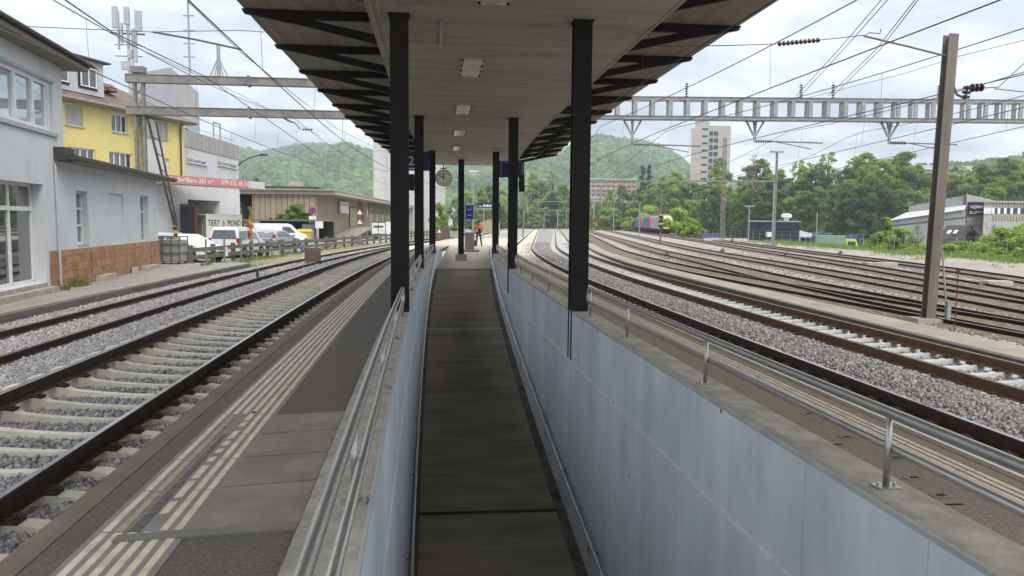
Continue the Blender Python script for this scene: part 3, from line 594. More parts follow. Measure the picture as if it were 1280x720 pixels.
def samp(x0, x1, Ya, Yb, p, tracks, heap=0.0):
    def f(n):
        u = RNG.random(n); Y = (Ya**(1-p)+(Yb**(1-p)-Ya**(1-p))*u)**(1/(1-p)); xp = RNG.uniform(x0, x1, n)
        z = np.array([gz(a, b_) for a, b_ in zip(xp, Y)])+RNG.uniform(-.012, .022, n)
        keep = np.ones(n, bool)
        for (xc, sp, wid, vis) in tracks:
            xcv = np.array([xc(b_) for b_ in Y]); dxx = xp-xcv; ph = np.mod(Y-1.5+sp/2, sp)-sp/2
            on = (np.abs(dxx) < 1.3) & (np.abs(ph) < wid*.85)
            keep &= ~(on & (RNG.random(n) < vis)); keep &= ~(np.abs(np.abs(dxx)-.75) < .10)
        return xp[keep], Y[keep], z[keep]
    return f
stones(105000, samp(-6.2, -2.24, 3.2, 34, 1.75, [(XL1, .585, .115, .97)]), .045, 'ballast_stones', palb)
stones(56000, samp(-9.9, -6.2, 8, 42, 1.5, [(XL2, .62, .11, .5)]), .050, 'ballast_stones', palb)
stones(110000, samp(4.6, 9.5, 3.2, 34, 1.7, [(XR1, .585, .11, .97), (XR2, .585, .12, .97)]), .050, 'ballast_stones', palr)
stones(26000, samp(-9.8, -2.3, 33, 80, 1.2, [(XL1, .585, .13, 1), (XL2, .62, .12, .5)]), .085, 'ballast_stones', palb)
stones(22000, samp(4.2, 9.5, 33, 85, 1.2, [(XR1, .585, .13, 1), (XR2, .585, .13, 1)]), .085, 'ballast_stones', palr)
stones(30000, samp(11.0, 26, 13, 60, 1.4, [(smoothk(ky['first']), .66, .12, .5), (smoothk(ky['third']), .66, .12, .5)]), .05, 'gravel_stones', np.array([(.34, .30, .25), (.24, .20, .16), (.40, .38, .34), (.16, .13, .11)]))
# low old platform strip between the right tracks and the yard
pth = mat('old_path', (.31, .275, .225), (.22, .195, .16), 1.2, .9, bump=.5, bscale=80, detail=8, spots=((.22, .2, .17), .6, .56, .6))
XP = lerp_knots([(0, 9.3), (12, 9.42), (22, 9.7), (40, 9.9), (80, 11.2)])
b = MB(); b.loft([[(XP(y)+curve(y), y, -.72), (XP(y)+curve(y)+1.05, y, -.72), (XP(y)+curve(y)+1.05, y, -.50), (XP(y)+curve(y), y, -.47)] for y in frange(2, 80, 2)], caps=True); struct(b.build('path', pth))
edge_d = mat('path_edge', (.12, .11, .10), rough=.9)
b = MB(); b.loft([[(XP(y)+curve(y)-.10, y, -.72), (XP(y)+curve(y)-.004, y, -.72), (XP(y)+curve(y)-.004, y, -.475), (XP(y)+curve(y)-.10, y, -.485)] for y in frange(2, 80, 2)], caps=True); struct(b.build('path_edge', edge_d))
# grass tufts and weeds (uncountable)
leafg = mat('weed_leaf', (.20, .30, .07), (.12, .19, .04), 3, .8, transl=.3, rnd=.2)
def tufts(name, pts, h, n, spread=.25):
    vs = []; fs = []
    for (x, y, z) in pts:
        for k in range(n):
            a = random.uniform(0, 6.28); r = spread*math.sqrt(random.random()); bx, by = x+r*math.cos(a), y+r*math.sin(a); hh = h*random.uniform(.4, 1.1); t_ = random.uniform(0, 6.28); w_ = .012+.03*h
            lx, ly = random.gauss(0, .35)*hh, random.gauss(0, .35)*hh; o = len(vs)
            vs += [(bx-w_*math.cos(t_), by-w_*math.sin(t_), z), (bx+w_*math.cos(t_), by+w_*math.sin(t_), z), (bx+lx, by+ly, z+hh)]; fs.append((o, o+1, o+2))
    me = bpy.data.meshes.new(name); me.from_pydata(vs, [], fs); me.materials.append(leafg); o = bpy.data.objects.new(name, me); COL.objects.link(o); return stuff(o)
pp = []
for i in range(900):
    Y = random.uniform(24, 95); x = random.gauss(38, 2.2); pp.append((x+curve(Y), Y, gz(x, Y)))
tufts('verge_grass', pp, .45, 26, .8)
pp = []
for i in range(150):
    Y = random.uniform(16, 80); x = random.uniform(11.2, 33); 
    pp.append((x+curve(Y), Y, gz(x, Y)))
tufts('yard_weeds', pp, .13, 22, .22)
pp = [(random.uniform(-10.1, -9.7)+curve(Y), Y, -.78) for Y in [random.uniform(31, 44) for _ in range(26)]] + [(random.uniform(-12.7, -10.3)+curve(Y), Y, -.60) for Y in [random.uniform(41, 80) for _ in range(120)]]
tufts('verge_weeds', pp, .16, 30, .35)
tufts('wall_weeds', [(-11.4, 25.2+i*.3, -.5) for i in range(3)]+[(-11.2, 24, -.5), (-10.9, 37, -.5), (-11.0, 38, -.5)], .3, 40, .2)
# ================================================================ OVERHEAD LINE GANTRY
GY = 40.0
gal = grey_gal; gal_d = mat('weathered_galvanised', (.23, .225, .21), (.15, .145, .135), 2, .7)
brownp = mat('pole_brown', (.21, .185, .155), (.135, .12, .10), 1.5, .6, metal=.25, stretch=(4, 4, .4))
rust_red = mat('rust_red', (.12, .05, .035), rough=.8)
gt = thing('catenary_gantry', 'weathered steel gantry with two parallel box beams on a braced lattice post', 'gantry', (-14.7, GY, -.6))
gt2 = lambda x, y, z: (x+14.7, y-GY, z+.6)
def gb(x0, x1, y0, y1, z0, z1, B): B.box(x0+14.7, x1+14.7, y0-GY, y1-GY, z0+.6, z1+.6)
for (zc, nm2) in ((7.02, 'lower_beam'), (8.58, 'upper_beam')):
    b = MB(); gb(-15.3, 3.0, GY-.17, GY-.12, zc-.17, zc+.17, b); gb(-15.3, 3.0, GY+.12, GY+.17, zc-.17, zc+.17, b); gb(-15.3, 3.0, GY-.2, GY+.2, zc+.172, zc+.20, b); gb(-15.3, 3.0, GY-.2, GY+.2, zc-.20, zc-.172, b)
    for xx in (-9.4, -4.3, 0): gb(xx-.05, xx+.05, GY-.22, GY+.22, zc-.26, zc+.27, b)
    b.build(nm2, gal_d, gt)
b = MB()
for dx_ in (-.2, .2): b.box(dx_-.06, dx_+.06, -.12, .12, 0, 9.5)
b.box(-.32, .32, -.22, .22, 9.45, 9.75)
for k in range(15): b.bar((-.18, 0, .5+k*.6), (.18, 0, 1.0+k*.6), .04, .05)
b.build('post', gal_d, gt)
b = MB(); b.bar((.35, 0, 7.3), (1.5, 0, 1.95), .09, .12); b.bar((.75, 0, 7.1), (1.62, 0, 1.95), .07, .1)
for k in range(6): b.bar((.48+.2*k, 0, 6.4-k*.8), (.82+.16*k, 0, 6.2-.8*k), .04, .04)
br_ = b.build('brace', mat('brace_dark', (.06, .045, .035), rough=.7), gt)
yb = brickmat('hazard_stripes', (.55, .38, .03), (.55, .38, .03), (.02, .02, .02), 1, 1, 'XZ', 9, .36, .09, .6, bump=0)
b = MB(); b.bar((1.5, 0, 1.95), (1.70, 0, 0), .15, .15); b.build('brace_foot', yb, gt)
b = MB(); px0 = D(234, 100, GY); b.tube([(-12.25+14.7, 0, 9.2), (-12.25+14.7, 0, 13.4)], .05, 8)
for zz_ in (10.3, 10.95, 11.6, 12.3): b.bar((-12.25+14.7-.28, 0, zz_), (-12.25+14.7+.28, 0, zz_), .05, .05)
b.build('mast', gal, gt)
b = MB(); xx = -10.85+14.7; b.tube([(xx, 0, 9.2), (xx, 0, 11.0)], .09, 8)
for s_ in (-1, 1):
    b.bar((xx+s_*.42, 0, 9.4), (xx+s_*.06, 0, 10.2), .05, .05); b.bar((xx+s_*.2, 0, 9.4), (xx+s_*.04, 0, 10.2), .04, .04)
b.bar((xx-.5, 0, 9.38), (xx+.5, 0, 9.38), .1, .06); b.build('tripod', gal, gt)
def insulator(B, a, b2, n=6, r=.07):
    a = Vector(a); b2 = Vector(b2); 
    B.tube([a, b2], .022, 6)
    for k in range(n):
        c = a+(b2-a)*((k+.5)/n); d = (b2-a).normalized()*.018; B.tube([c-d, c+d], r, 8)
b = MB(); p = D(365, 152, GY); 
b.tube([gt2(*D(352, 146, GY)), gt2(*D(362, 152, GY)), gt2(*D(368, 153, GY)), gt2(*D(376, 162, GY)), gt2(*D(376, 162.5, GY))], .045, 6)
b.build('bracket_arm', gal, gt); b = MB(); insulator(b, gt2(*D(378, 162, GY)), gt2(*D(391, 162, GY)), 4); b.build('insulator', ins_m, gt)
# right boom: open frame truss
A = np.array([6.2, GY]); Bp = np.array([36.0, 37.15]); Ln_ = float(np.hypot(*(Bp-A))); ang = math.atan2(Bp[1]-A[1], Bp[0]-A[0])
g2 = thing('catenary_gantry', 'long grey open-frame steel boom spanning the right tracks, with hangers below it', 'gantry', (A[0], A[1], 7.15), ang)
HT = .98
for zz_, nm3 in ((0, 'lower_chord'), (HT, 'upper_chord')):
    b = MB()
    for yy in (-.28, .28): b.box(-1.5, Ln_, yy-.06, yy+.06, zz_-.075, zz_+.075); b.box(-1.5, Ln_, yy-.11, yy+.11, zz_+.077, zz_+.09)
    b.build(nm3, gal, g2)
for i, x in enumerate(frange(.45, Ln_-.3, .92)):
    b = MB()
    for yy in (-.28, .28): b.box(x-.10, x+.10, yy-.05, yy+.05, .08, HT-.077)
    b.box(x-.04, x+.04, -.22, .22, .0, .06); b.box(x-.04, x+.04, -.22, .22, HT-.04, HT+.03); b.build('batten', gal, g2)
def on2(px, py):   # point on the boom plane -> local
    d = ray(px, py); n = np.array([-(Bp-A)[1], (Bp-A)[0]]); t = ((A-CP[:2])@n)/(d[:2]@n); p = CP+d*t
    return float(((p[:2]-A)@(Bp-A))/Ln_), float(p[2]-7.15)
for (hx, hb) in ((790, 182), (943, 178), (1111, 180)):
    x, z = on2(hx, hb); b = MB(); b.box(x-.05, x+.05, -.05, .05, z, -.08)
    for s_ in (-1, 1): b.bar((x+s_*.46, 0, -.1), (x+s_*.05, 0, -.85), .09, .09)
    b.bar((x, -.3, -.1), (x, 0, -.7), .06, .06); b.bar((x, .3, -.1), (x, 0, -.7), .06, .06); b.box(x-.5, x+.5, -.35, .35, -.10, -.077)
    b.build('hanger', gal, g2)
    b = MB(); zz_ = z+.06; sdir = 1 if hx > 800 else 1
    b.tube([(x+.9, 0, zz_), (x+3.6, 0, zz_-.06)], .04, 6); b.tube([(x+1.0, 0, zz_-.0), (x+3.0, 0, zz_-.38)], .026, 6); b.build('steady_arm', gal_d, g2)
    b = MB(); insulator(b, (x+.05, 0, zz_), (x+.9, 0, zz_), 7, .085); b.build('insulator', ins_m, g2)
for ix in (858, 1001, 1041, 1173):
    x, z = on2(ix, 124); b = MB(); insulator(b, (x, 0, HT+.1), (x, 0, HT+.85), 6, .09); b.build('insulator', ins_m, g2)
# big leaning-looking steel pole
pb = G(1160, 398, -.5); ptop = D(1189, 43, pb[1])
t = thing('catenary_pole', 'tall weathered brown steel H-section pole standing among the rusty sidings', 'pole', (pb[0], pb[1], -.52)); t.rotation_euler = (0, math.atan((ptop[0]-pb[0])/(ptop[2]+.5)), 0); print('lean', t.rotation_euler[1])
b = MB(); hh = ptop[2]+.52; b.box(-.115, .115, -.11, -.09, 0, hh); b.box(-.115, .115, .09, .11, 0, hh); b.box(-.015, .015, -.09, .09, 0, hh-.02); b.build('shaft', brownp, t)
b = MB(); b.hexa([(-.45, -.3, -.1), (.5, -.3, -.1), (.5, .3, -.1), (-.45, .3, -.1), (-.42, -.27, .03), (.47, -.27, .03), (.47, .27, .03), (-.42, .27, .03)]); b.build('foundation', pth, t)
b = MB(); b.tube([(.34, -.2, 0), (.14, -.12, 1.55)], .02, 6); b.box(.29, .38, -.25, -.15, 0, .45); b.build('earth_cable', gal, t)
b = MB(); py_ = pb[1]
ln = t.rotation_euler[1]; q = lambda x, y: (lambda v: ((v[0]-pb[0])*math.cos(ln)-(v[2]+.52)*math.sin(ln), v[1]-py_, (v[2]+.52)*math.cos(ln)+(v[0]-pb[0])*math.sin(ln)))(D(x, y, py_))
b.tube([q(1190, 72), q(1135, 58), q(1080, 45)], .022, 6); b.tube([q(1080, 45), q(1087, 41), q(1100, 42), q(1101, 36)], .012, 6); b.build('registration_arm', brownp, t)
b = MB(); b.tube([q(1080, 44), q(1025, 50)], .010, 5); b.tube([q(970, 55), q(905, 57), q(820, 58)], .010, 5); b.build('span_wire', wire_m, t)
b = MB(); insulator(b, q(972, 55), q(1025, 50), 10, .055); b.build('insulator', ins_m, t)
b = MB(); b.tube([q(1192, 108), q(1196, 118), q(1206, 123)], .03, 6); b.tube([q(1206, 127), q(1206, 128)], .02, 5); b.build('bracket', brownp, t)
b = MB(); insulator(b, q(1206, 124), q(1210, 107), 3, .095); insulator(b, q(1213, 110), q(1229, 109), 3, .095); b.build('insulator', ins_m, t)
b = MB(); b.tube([q(1229, 110), q(1248, 109), q(1290, 70)], .014, 5); b.tube([q(1243, 111), q(1290, 116)], .014, 5); b.build('feeder_tube', gal_d, t)
b = MB(); p = G(1193, 413, -.55); b.tube([(p[0], p[1], -.6), (p[0]+.01, p[1], .75)], .010, 6); b.box(p[0]-.03, p[0]+.05, p[1]-.01, p[1]+.01, .68, .74); tag(b.build('marker_stake', rust_red), 'thin rusty marker stake beside the steel pole', 'stake')
# ---- wires along the tracks
def catenary(label, xf, zc, zm, Y0, Y1, sup, r=.013):
    t = thing('overhead_wire', label, 'overhead wire')
    b = MB(); b.tube([(xf(y)+curve(y)+.2*math.cos(y/13), y, zc) for y in frange(Y0, Y1, 3)], r, 5); b.build('contact_wire', wire_m, t)
    b = MB(); ys = frange(Y0, Y1, 3); f = lambda y: zm-.85*(1-(2*((y-sup) % 46)/46-1)**2); b.tube([(xf(y)+curve(y), y, f(y)) for y in ys], r, 5); b.build('messenger_wire', wire_m, t)
    y = Y0+3
    while y < min(Y1, 90):
        b = MB(); b.tube([(xf(y)+curve(y)+.2*math.cos(y/13), y, zc), (xf(y)+curve(y), y, f(y))], .005, 4); b.build('dropper', wire_m, t); y += 7.7
catenary('catenary wires above the left main track', XL1, 5.05, 7.0, -8, 190, GY)
catenary('catenary wires above the rusty track by the station building', XL2, 4.95, 6.9, -8, 190, GY)
catenary('catenary wires above the track at the right platform edge', XR1, 5.0, 6.9, -8, 260, GY)
catenary('catenary wires above the white-sleepered right track', XR2, 4.95, 6.8, -8, 260, GY)
catenary('catenary wires above the yard track nearest the steel pole', smoothk(ky['first']), 4.9, 6.7, 2, 260, GY)
catenary('catenary wires above the yard track in the middle of the sidings', smoothk(ky['third']), 4.9, 6.7, 4, 260, GY)
catenary('catenary wires above the yard track second from the verge', smoothk(ky['fourth']), 4.9, 6.7, 6, 260, GY)
def wire(label, pts, r=.014):
    b = MB(); b.tube([D(*p) for p in pts], r, 5); tag(b.build('feeder_wire', wire_m), label, 'wire')
wire('feeder wire running from the upper left corner down to the two-beam gantry', [(70, -8, 13), (140, 40, 17), (255, 95, 24), (400, 195, 40)])
wire('wire crossing the sky behind the mobile phone antenna', [(30, 33, 24), (190, 40, 24), (300, 38, 24), (330, 40, 24)], .012)
wire('thin wire descending from the top edge past the antenna mast', [(235, 2, 24), (302, 66, 30), (420, 160, 52), (470, 185, 62)])
wire('thin slack wire crossing above the yellow house', [(150, 50, 30), (300, 118, 42), (400, 170, 60)], .012)
wire('pair wire rising steeply over the yard, left strand', [(995, 120, 40), (1050, 60, 28), (1110, -10, 20)])
wire('pair wire rising steeply over the yard, right strand', [(1001, 120, 40), (1056, 60, 28), (1118, -10, 20)])
wire('feeder wire rising from the boom insulator to the upper right, left strand', [(1035, 120, 40), (1095, 62, 27), (1148, -6, 18)])
wire('feeder wire rising from the boom insulator to the upper right, right strand', [(1041, 120, 40), (1100, 62, 27), (1152, -6, 18)])
wire('long wire crossing the right sky behind the steel pole', [(1000, 125, 52), (1130, 92, 40), (1200, 70, 34), (1290, 48, 30)])
wire('tubular arm wire left of the antenna mast, dark and sloping', [(191, 40, 24), (247, 50, 24), (302, 62, 24)], .03)
# lattice and round masts in the distance + far portals
def far_mast(px, ytop, Y, zb, label, r=.12, mat_=gal, lattice=False, stripes=False, lamp=False):
    p = D(px, 280, Y); top = D(px, ytop, Y)[2]
    t = thing('catenary_mast', label, 'mast', (p[0], Y, zb)); b = MB(); h = top-zb
    if lattice:
        for a in (-1, 1):
            for c_ in (-1, 1): b.bar((a*.2, c_*.2, 0), (a*.14, c_*.14, h), .06, .06)
        k = .3
        while k < h-.5: b.bar((-.19, -.2, k), (.19, -.2, k+.5), .035, .035); b.bar((.19, .2, k), (-.19, .2, k+.5), .035, .035); k += .5
    else: b.tube([(0, 0, 0), (0, 0, h)], r, 8)
    b.build('shaft', mat_, t)
    if stripes: b = MB(); b.box(-.22, .22, -.22, .22, 1.4, 3.4); b.build('hazard_band', yb2, t)
    if lamp: b = MB(); b.box(-.7, .7, -.15, .15, h-.05, h+.1); b.build('lamp_head', gal, t)
    return t, h
yb2 = brickmat('hazard_orange', (.60, .32, .05), (.60, .32, .05), (.03, .03, .03), 1, 1, 'XZ', 30, .5, .16, .6, bump=0)
for a in ((833-7, 236, 84, -.6, 'brown mast with orange and black hazard band in front of the locomotives', .12, brownp, False, True, False),
          (968, 190, 76, -.6, 'tall plain grey mast with a small crosspiece, right of the high-rise', .13, gal_d, False, False, True),
          (903, 172, 88, -.6, 'slender grey lattice mast standing in front of the high-rise', .09, gal_d, True, False, False),
          (654, 240, 110, -.6, 'thin mast between the right tracks far beyond the platform', .09, brownp, False, False, False),
          (742, 250, 160, -.6, 'pale mast just right of the nearest right column', .13, gal, False, True, False),
          (767, 255, 185, -.6, 'thin far mast left of the grey box on a pole', .12, gal, False, False, False),
          (697, 262, 210, -.6, 'short white far post supporting the portal over the curved track', .13, gal, False, False, False),
          (680, 268, 210, -.6, 'post at the middle of the small far portal', .13, gal, False, False, False),
          (936, 258, 95, -.6, 'signal mast with a white round-topped board beside the dark building', .08, gal, False, False, True),
          (1021, 265, 70, -.6, 'thin grey post on the green verge', .05, gal, False, False, False)):
    far_mast(*a)
def portal(x0, x1, y, Y, label, h=.14, thick=.14):
    a = D(x0, y, Y); c_ = D(x1, y, Y); t = thing('catenary_gantry', label, 'gantry'); b = MB()
    b.bar((a[0], Y, a[2]), (c_[0], Y, c_[2]), thick, h); b.build('beam', gal_d, t); 
    b = MB()
    for q_ in (a, c_): b.tube([(q_[0], Y, -.65), (q_[0], Y, q_[2]+.1)], .09, 8)
    b.build_each('post', gal, t)
    for k in range(3 if Y > 100 else 0):
        xx = a[0]+(c_[0]-a[0])*(k+.7)/3.5; b = MB(); b.tube([(xx, Y, a[2]), (xx, Y, a[2]-1.2)], .06, 6); b.tube([(xx, Y, a[2]-1.1), (xx+1.6, Y, a[2]-1.2)], .04, 5); b.build('hanger', gal, t)
portal(644, 968, 226.5, 76, 'far gantry whose thin beam crosses in front of the orange buildings', .16)
portal(655, 708, 263, 200, 'smallest distant gantry low over the curving right track')
portal(640, 800, 252, 135, 'distant gantry beam in front of the trees')
# dwarf signals in the yard
dws = mat('signal_black', (.03, .03, .03), rough=.5)
for i, (px, py) in enumerate(((834, 322), (903, 319), (983, 324), (915, 303), (1050, 322))):
    g = G(px, py, -.6); t = thing('dwarf_signal', 'small black dwarf signal box in the yard, %s' % ['left of the three near ones', 'middle of the three near ones', 'right of the three near ones', 'farthest, near the dark building', 'beside the overgrown track at the verge'][i], 'signal', (g[0], g[1], -.6), group='dwarf signals between the sidings'); t.scale = (.62, .62, .62)
    b = MB(); b.prism([(-.22, -.12, .25), (.22, -.12, .25), (.22, -.12, .62), (.05, -.12, .78), (-.22, -.12, .55)], (0, .24, 0)); b.build('head', dws, t)
    b = MB(); b.tube([(0, 0, 0), (0, 0, .28)], .05, 6); b.box(-.2, .2, -.15, .15, 0, .06); b.build('foot', gal, t)
    b = MB()
    for q_ in ((-.1, .42), (.1, .42), (.08, .6)): b.lathe([(.045, 0), (.045, -.02)], (q_[0], -.121, q_[1]), 8, 'y')
    b.build_each('lens', white_p, t)
for (px, py, w_, lab) in ((1100, 333, .9, 'low concrete cable block between the sidings below the round bush'), (1245, 358, .5, 'small concrete cable block in the sandy ground at the right edge')):
    g = G(px, py, -.6); b = MB(); b.box(-w_, w_, -.25, .25, 0, .22); tag(b.build('cable_block', concrete_cop, bevel=.02), lab, 'concrete block').location = (g[0], g[1], -.6)
# ================================================================ LEFT: BUILDINGS
class Fac:
    "a vertical wall plane from A to B; u along it, z up; n points to the viewer side"
    def __init__(s, A, B):
        s.A = np.array(A[:2], float); s.B = np.array(B[:2], float); s.L = float(np.hypot(*(s.B-s.A))); s.t = (s.B-s.A)/s.L; s.n = np.array([s.t[1], -s.t[0]])
    def uv(s, x, y):
        d = ray(x, y); nn = np.array([-s.t[1], s.t[0]]); k = ((s.A-CP[:2])@nn)/(d[:2]@nn); p = CP+d*k; return float((p[:2]-s.A)@s.t), float(p[2])
    def p(s, u, z, o=0.0): q = s.A+s.t*u+s.n*o; return (float(q[0]), float(q[1]), z)
    def box(s, b, u0, u1, z0, z1, o0, o1): return b.hexa([s.p(u0, z0, o1), s.p(u1, z0, o1), s.p(u1, z0, o0), s.p(u0, z0, o0), s.p(u0, z1, o1), s.p(u1, z1, o1), s.p(u1, z1, o0), s.p(u0, z1, o0)])
    def wall(s, b, u0, u1, z0, z1, ops, th=.25, o=0.0):
        us = sorted({u0, u1, *[v for q in ops for v in q[:2] if u0 < v < u1]}); zs = sorted({z0, z1, *[v for q in ops for v in q[2:4] if z0 < v < z1]})
        for i in range(len(us)-1):
            for j in range(len(zs)-1):
                cu, cz = (us[i]+us[i+1])/2, (zs[j]+zs[j+1])/2
                if any(q[0] < cu < q[1] and q[2] < cz < q[3] for q in ops): continue
                b.quad(s.p(us[i], zs[j], o), s.p(us[i+1], zs[j], o), s.p(us[i+1], zs[j+1], o), s.p(us[i], zs[j+1], o))
        for (a, c_, d, e_, *r) in ops:
            dp = r[0] if r else th
            b.quad(s.p(a, d, o), s.p(a, e_, o), s.p(a, e_, o-dp), s.p(a, d, o-dp)); b.quad(s.p(c_, d, o), s.p(c_, d, o-dp), s.p(c_, e_, o-dp), s.p(c_, e_, o))
            b.quad(s.p(a, d, o), s.p(a, d, o-dp), s.p(c_, d, o-dp), s.p(c_, d, o)); b.quad(s.p(a, e_, o), s.p(c_, e_, o), s.p(c_, e_, o-dp), s.p(a, e_, o-dp))
        return b
    def window(s, par, u0, u1, z0, z1, o, cols, rows=(), fw=.06, fm=None, gm=None, sill=True, name='window', heights=None):
        "frame is the part; pane and sill are its sub-parts"
        fm = fm or white_p; gm = gm or win_glass; b = MB()
        s.box(b, u0, u1, z0, z0+fw, o-.04, o+.03); s.box(b, u0, u1, z1-fw, z1, o-.04, o+.03)
        s.box(b, u0, u0+fw, z0+fw, z1-fw, o-.04, o+.03); s.box(b, u1-fw, u1, z0+fw, z1-fw, o-.04, o+.03)
        for k in range(1, cols):
            u = u0+(u1-u0)*k/cols; s.box(b, u-fw*.6, u+fw*.6, z0+fw, z1-fw, o-.035, o+.025)
        for f in rows:
            z = z0+(z1-z0)*f; s.box(b, u0+fw, u1-fw, z-fw*.5, z+fw*.5, o-.03, o+.02)
        fr = b.build(name, fm, par)
        b = MB(); s.box(b, u0+.01, u1-.01, z0+.01, z1-.01, o-.035, o-.02); b.build('pane', gm, fr)
        if sill: b = MB(); s.box(b, u0-.06, u1+.06, z0-.06, z0-.003, o-.04, o+(.30 if sill is True else sill)); b.build('sill', sill_m, fr)
        return fr
win_glass = glass('window_glass', (.045, .055, .055)); sky_glass = mat('sky_glass', (.62, .66, .64), (.45, .50, .49), 1.2, .04, metal=.75); sill_m = mat('sill_stone', (.45, .45, .44), (.36, .36, .35), 4, .8)
rend = mat('grey_blue_render', (.60, .615, .625), (.53, .545, .56), 1.0, .9, bump=.25, bscale=60, detail=8, spots=((.37, .38, .40), 1.0, .60, .35))
streaks(rend, (.36, .37, .38), .45, 1.6, .25, .56)
tile_w = brickmat('terracotta_tiles', (.46, .25, .135), (.31, .15, .08), (.16, .10, .065), 1, 1, 'YZ', .30, .24, .008, .6)
roof_d = mat('dark_roof_edge', (.075, .065, .058), (.05, .045, .04), 4, .7); eave_m = mat('eave_boards', (.27, .235, .19), (.2, .175, .14), 3, .8, bump=.3)
f1 = Fac((-11.42, 23.7), (-12.71, 36.2))
inner = mat('interior', (.06, .06, .06), rough=.9)
st = thing('station_building', 'blue-grey station building with terracotta tiled plinth and lower flat annex', 'building', (0, 0, 0))
# main two-storey block (u from -9 to 1.55) and annex (1.55..12.7); recessed storefront
DEP = 7.0
b = MB()
f1.wall(b, -10, 1.55, -.5, 6.30, [(-9.5, -.22, -.22, 2.63, .38), (-9.0, .79, 4.22, 5.70, .16)])
b.quad(f1.p(1.55, 3.3, 0), f1.p(1.55, 3.3, -DEP), f1.p(1.55, 6.3, -DEP), f1.p(1.55, 6.3, 0))
b.quad(f1.p(-10, -.5, 0), f1.p(-10, 6.3, 0), f1.p(-10, 6.3, -DEP), f1.p(-10, -.5, -DEP)); b.quad(f1.p(-10, -.5, -DEP), f1.p(-10, 6.3, -DEP), f1.p(12.7, 6.3, -DEP), f1.p(12.7, -.5, -DEP)) if False else None
ops = [(2.42, 3.46, .77, 2.56, .2), (5.8, 7.55, .68, 2.60, .07), (9.9, 11.15, .67, 2.65, .2)]
f1.wall(b, 1.55, 12.7, .68, 3.40, ops)
f1.wall(b, -.02, 1.55, .68, .69, [])
b.quad(f1.p(12.7, -.5, 0), f1.p(12.7, -.5, -5.5), f1.p(12.7, 3.4, -5.5), f1.p(12.7, 3.4, 0))
f1.box(b, 5.8, 7.55, .68, 2.6, -.075, -.07)
b.build('wall', rend, st)
b = MB()
for (a, c_) in ((.02, 3.40), (3.62, 7.45), (7.68, 11.15), (11.33, 12.72)): f1.box(b, a, c_, -.5, .68, 0.0, .035)
for (a, c_) in ((3.40, 3.62), (7.45, 7.68), (11.15, 11.33)): f1.box(b, a, c_, -.5, .66, -.1, .004)
f1.box(b, 12.722, 12.74, -.5, .68, -5.4, .03)
b.build('tiled_plinth', tile_w, st)
b = MB(); f1.box(b, -9.5, -.22, -.5, -.225, -.37, .02); f1.box(b, -9.5, -.1, -.52, -.34, -.02, .28); f1.box(b, 3.9, 5.4, -.5, -.32, .04, .34); f1.box(b, 9.6, 11.4, -.5, -.32, .04, .34); b.build_each('step', concrete_cop, st)
# storefront
b = MB(); o = -.35
for u in (-.28, -1.75, -3.6, -5.3, -7.2, -9.4): f1.box(b, u-.05, u+.05, -.2, 2.62, o-.03, o+.04)
f1.box(b, -9.5, -.22, -.22, -.12, o-.03, o+.04); f1.box(b, -9.5, -.22, 1.86, 1.98, o-.03, o+.05); f1.box(b, -9.5, -.22, 2.55, 2.63, o-.03, o+.04)
sfw = b.build('window', white_p, st); b = MB(); f1.box(b, -9.5, -.22, -.2, 2.6, o-.02, o-.01); b.build('pane', win_glass, sfw)
# long upper window band
u0 = -9.0; o = -.14; b = MB(); f1.box(b, u0, .79, 4.22, 4.34, o-.04, o+.06); f1.box(b, u0, .79, 5.58, 5.70, o-.04, o+.06)
us = [.79]; 
for u in (.70, -.42, -1.60, -2.75, -3.9, -5.1, -6.3, -7.5, -8.9): f1.box(b, u-.075, u+.075, 4.34, 5.58, o-.04, o+.05)
f1.box(b, .52, .60, 4.34, 5.58, o-.03, o+.02)
uw = b.build('window', white_p, st); b = MB(); f1.box(b, u0, .75, 4.3, 5.6, o-.03, o-.02); b.build('pane', sky_glass, uw)
b = MB(); f1.box(b, u0, .95, 4.10, 4.215, -.15, .07); b.build('sill', sill_m, uw); b = MB(); f1.box(b, u0, .9, 5.702, 5.78, -.02, .04); b.build('lintel', sill_m, uw)
f1.window(st, 2.44, 3.44, .80, 2.54, -.19, 1, (.36, .68), .07, sill=.2); f1.window(st, 9.92, 11.13, .70, 2.63, -.19, 2, (.66,), .06, sill=.2)
# roofs: wide boarded eaves on both
b = MB(); f1.box(b, -11, 2.2, 6.302, 6.42, -DEP, .58); er = b.build('roof', eave_m, st)
b = MB(); f1.box(b, -11, 2.24, 6.422, 6.60, -DEP, .62); b.tube([f1.p(-11, 6.50, .68), f1.p(2.3, 6.50, .68)], .06, 8); b.build('roof_edge', roof_d, er)
b = MB(); f1.box(b, 1.2, 13.9, 3.402, 3.45, -5.6, .55); er = b.build('roof', eave_m, st)
b = MB(); f1.box(b, .9, 14.1, 3.452, 3.56, -5.6, .6)
b.hexa([f1.p(1.0, 3.562, .55), f1.p(14, 3.562, .55), f1.p(14, 3.562, -5.6), f1.p(1, 3.562, -5.6), f1.p(1.0, 3.60, .5), f1.p(14, 3.60, .5), f1.p(14, 3.9, -5.6), f1.p(1, 3.9, -5.6)])
b.build('roof_edge', roof_d, er); b = MB(); f1.box(b, .66, 1.52, 3.4, 3.80, .003, .3); b.build('roof_edge', roof_d, er)
b = MB(); b.tube([f1.p(.62, 3.28, .05), f1.p(.68, -.45, .06)], .035, 8); b.build('downpipe', mat('pipe_grey', (.48, .49, .51), rough=.6), st)
b = MB(); f1.box(b, 8.0, 8.35, -.5, -.28, .1, .25); tag(b.build('stone_block', mat('light_stone', (.5, .48, .46))), 'pale broken stone leaning on the tiled plinth', 'stone')
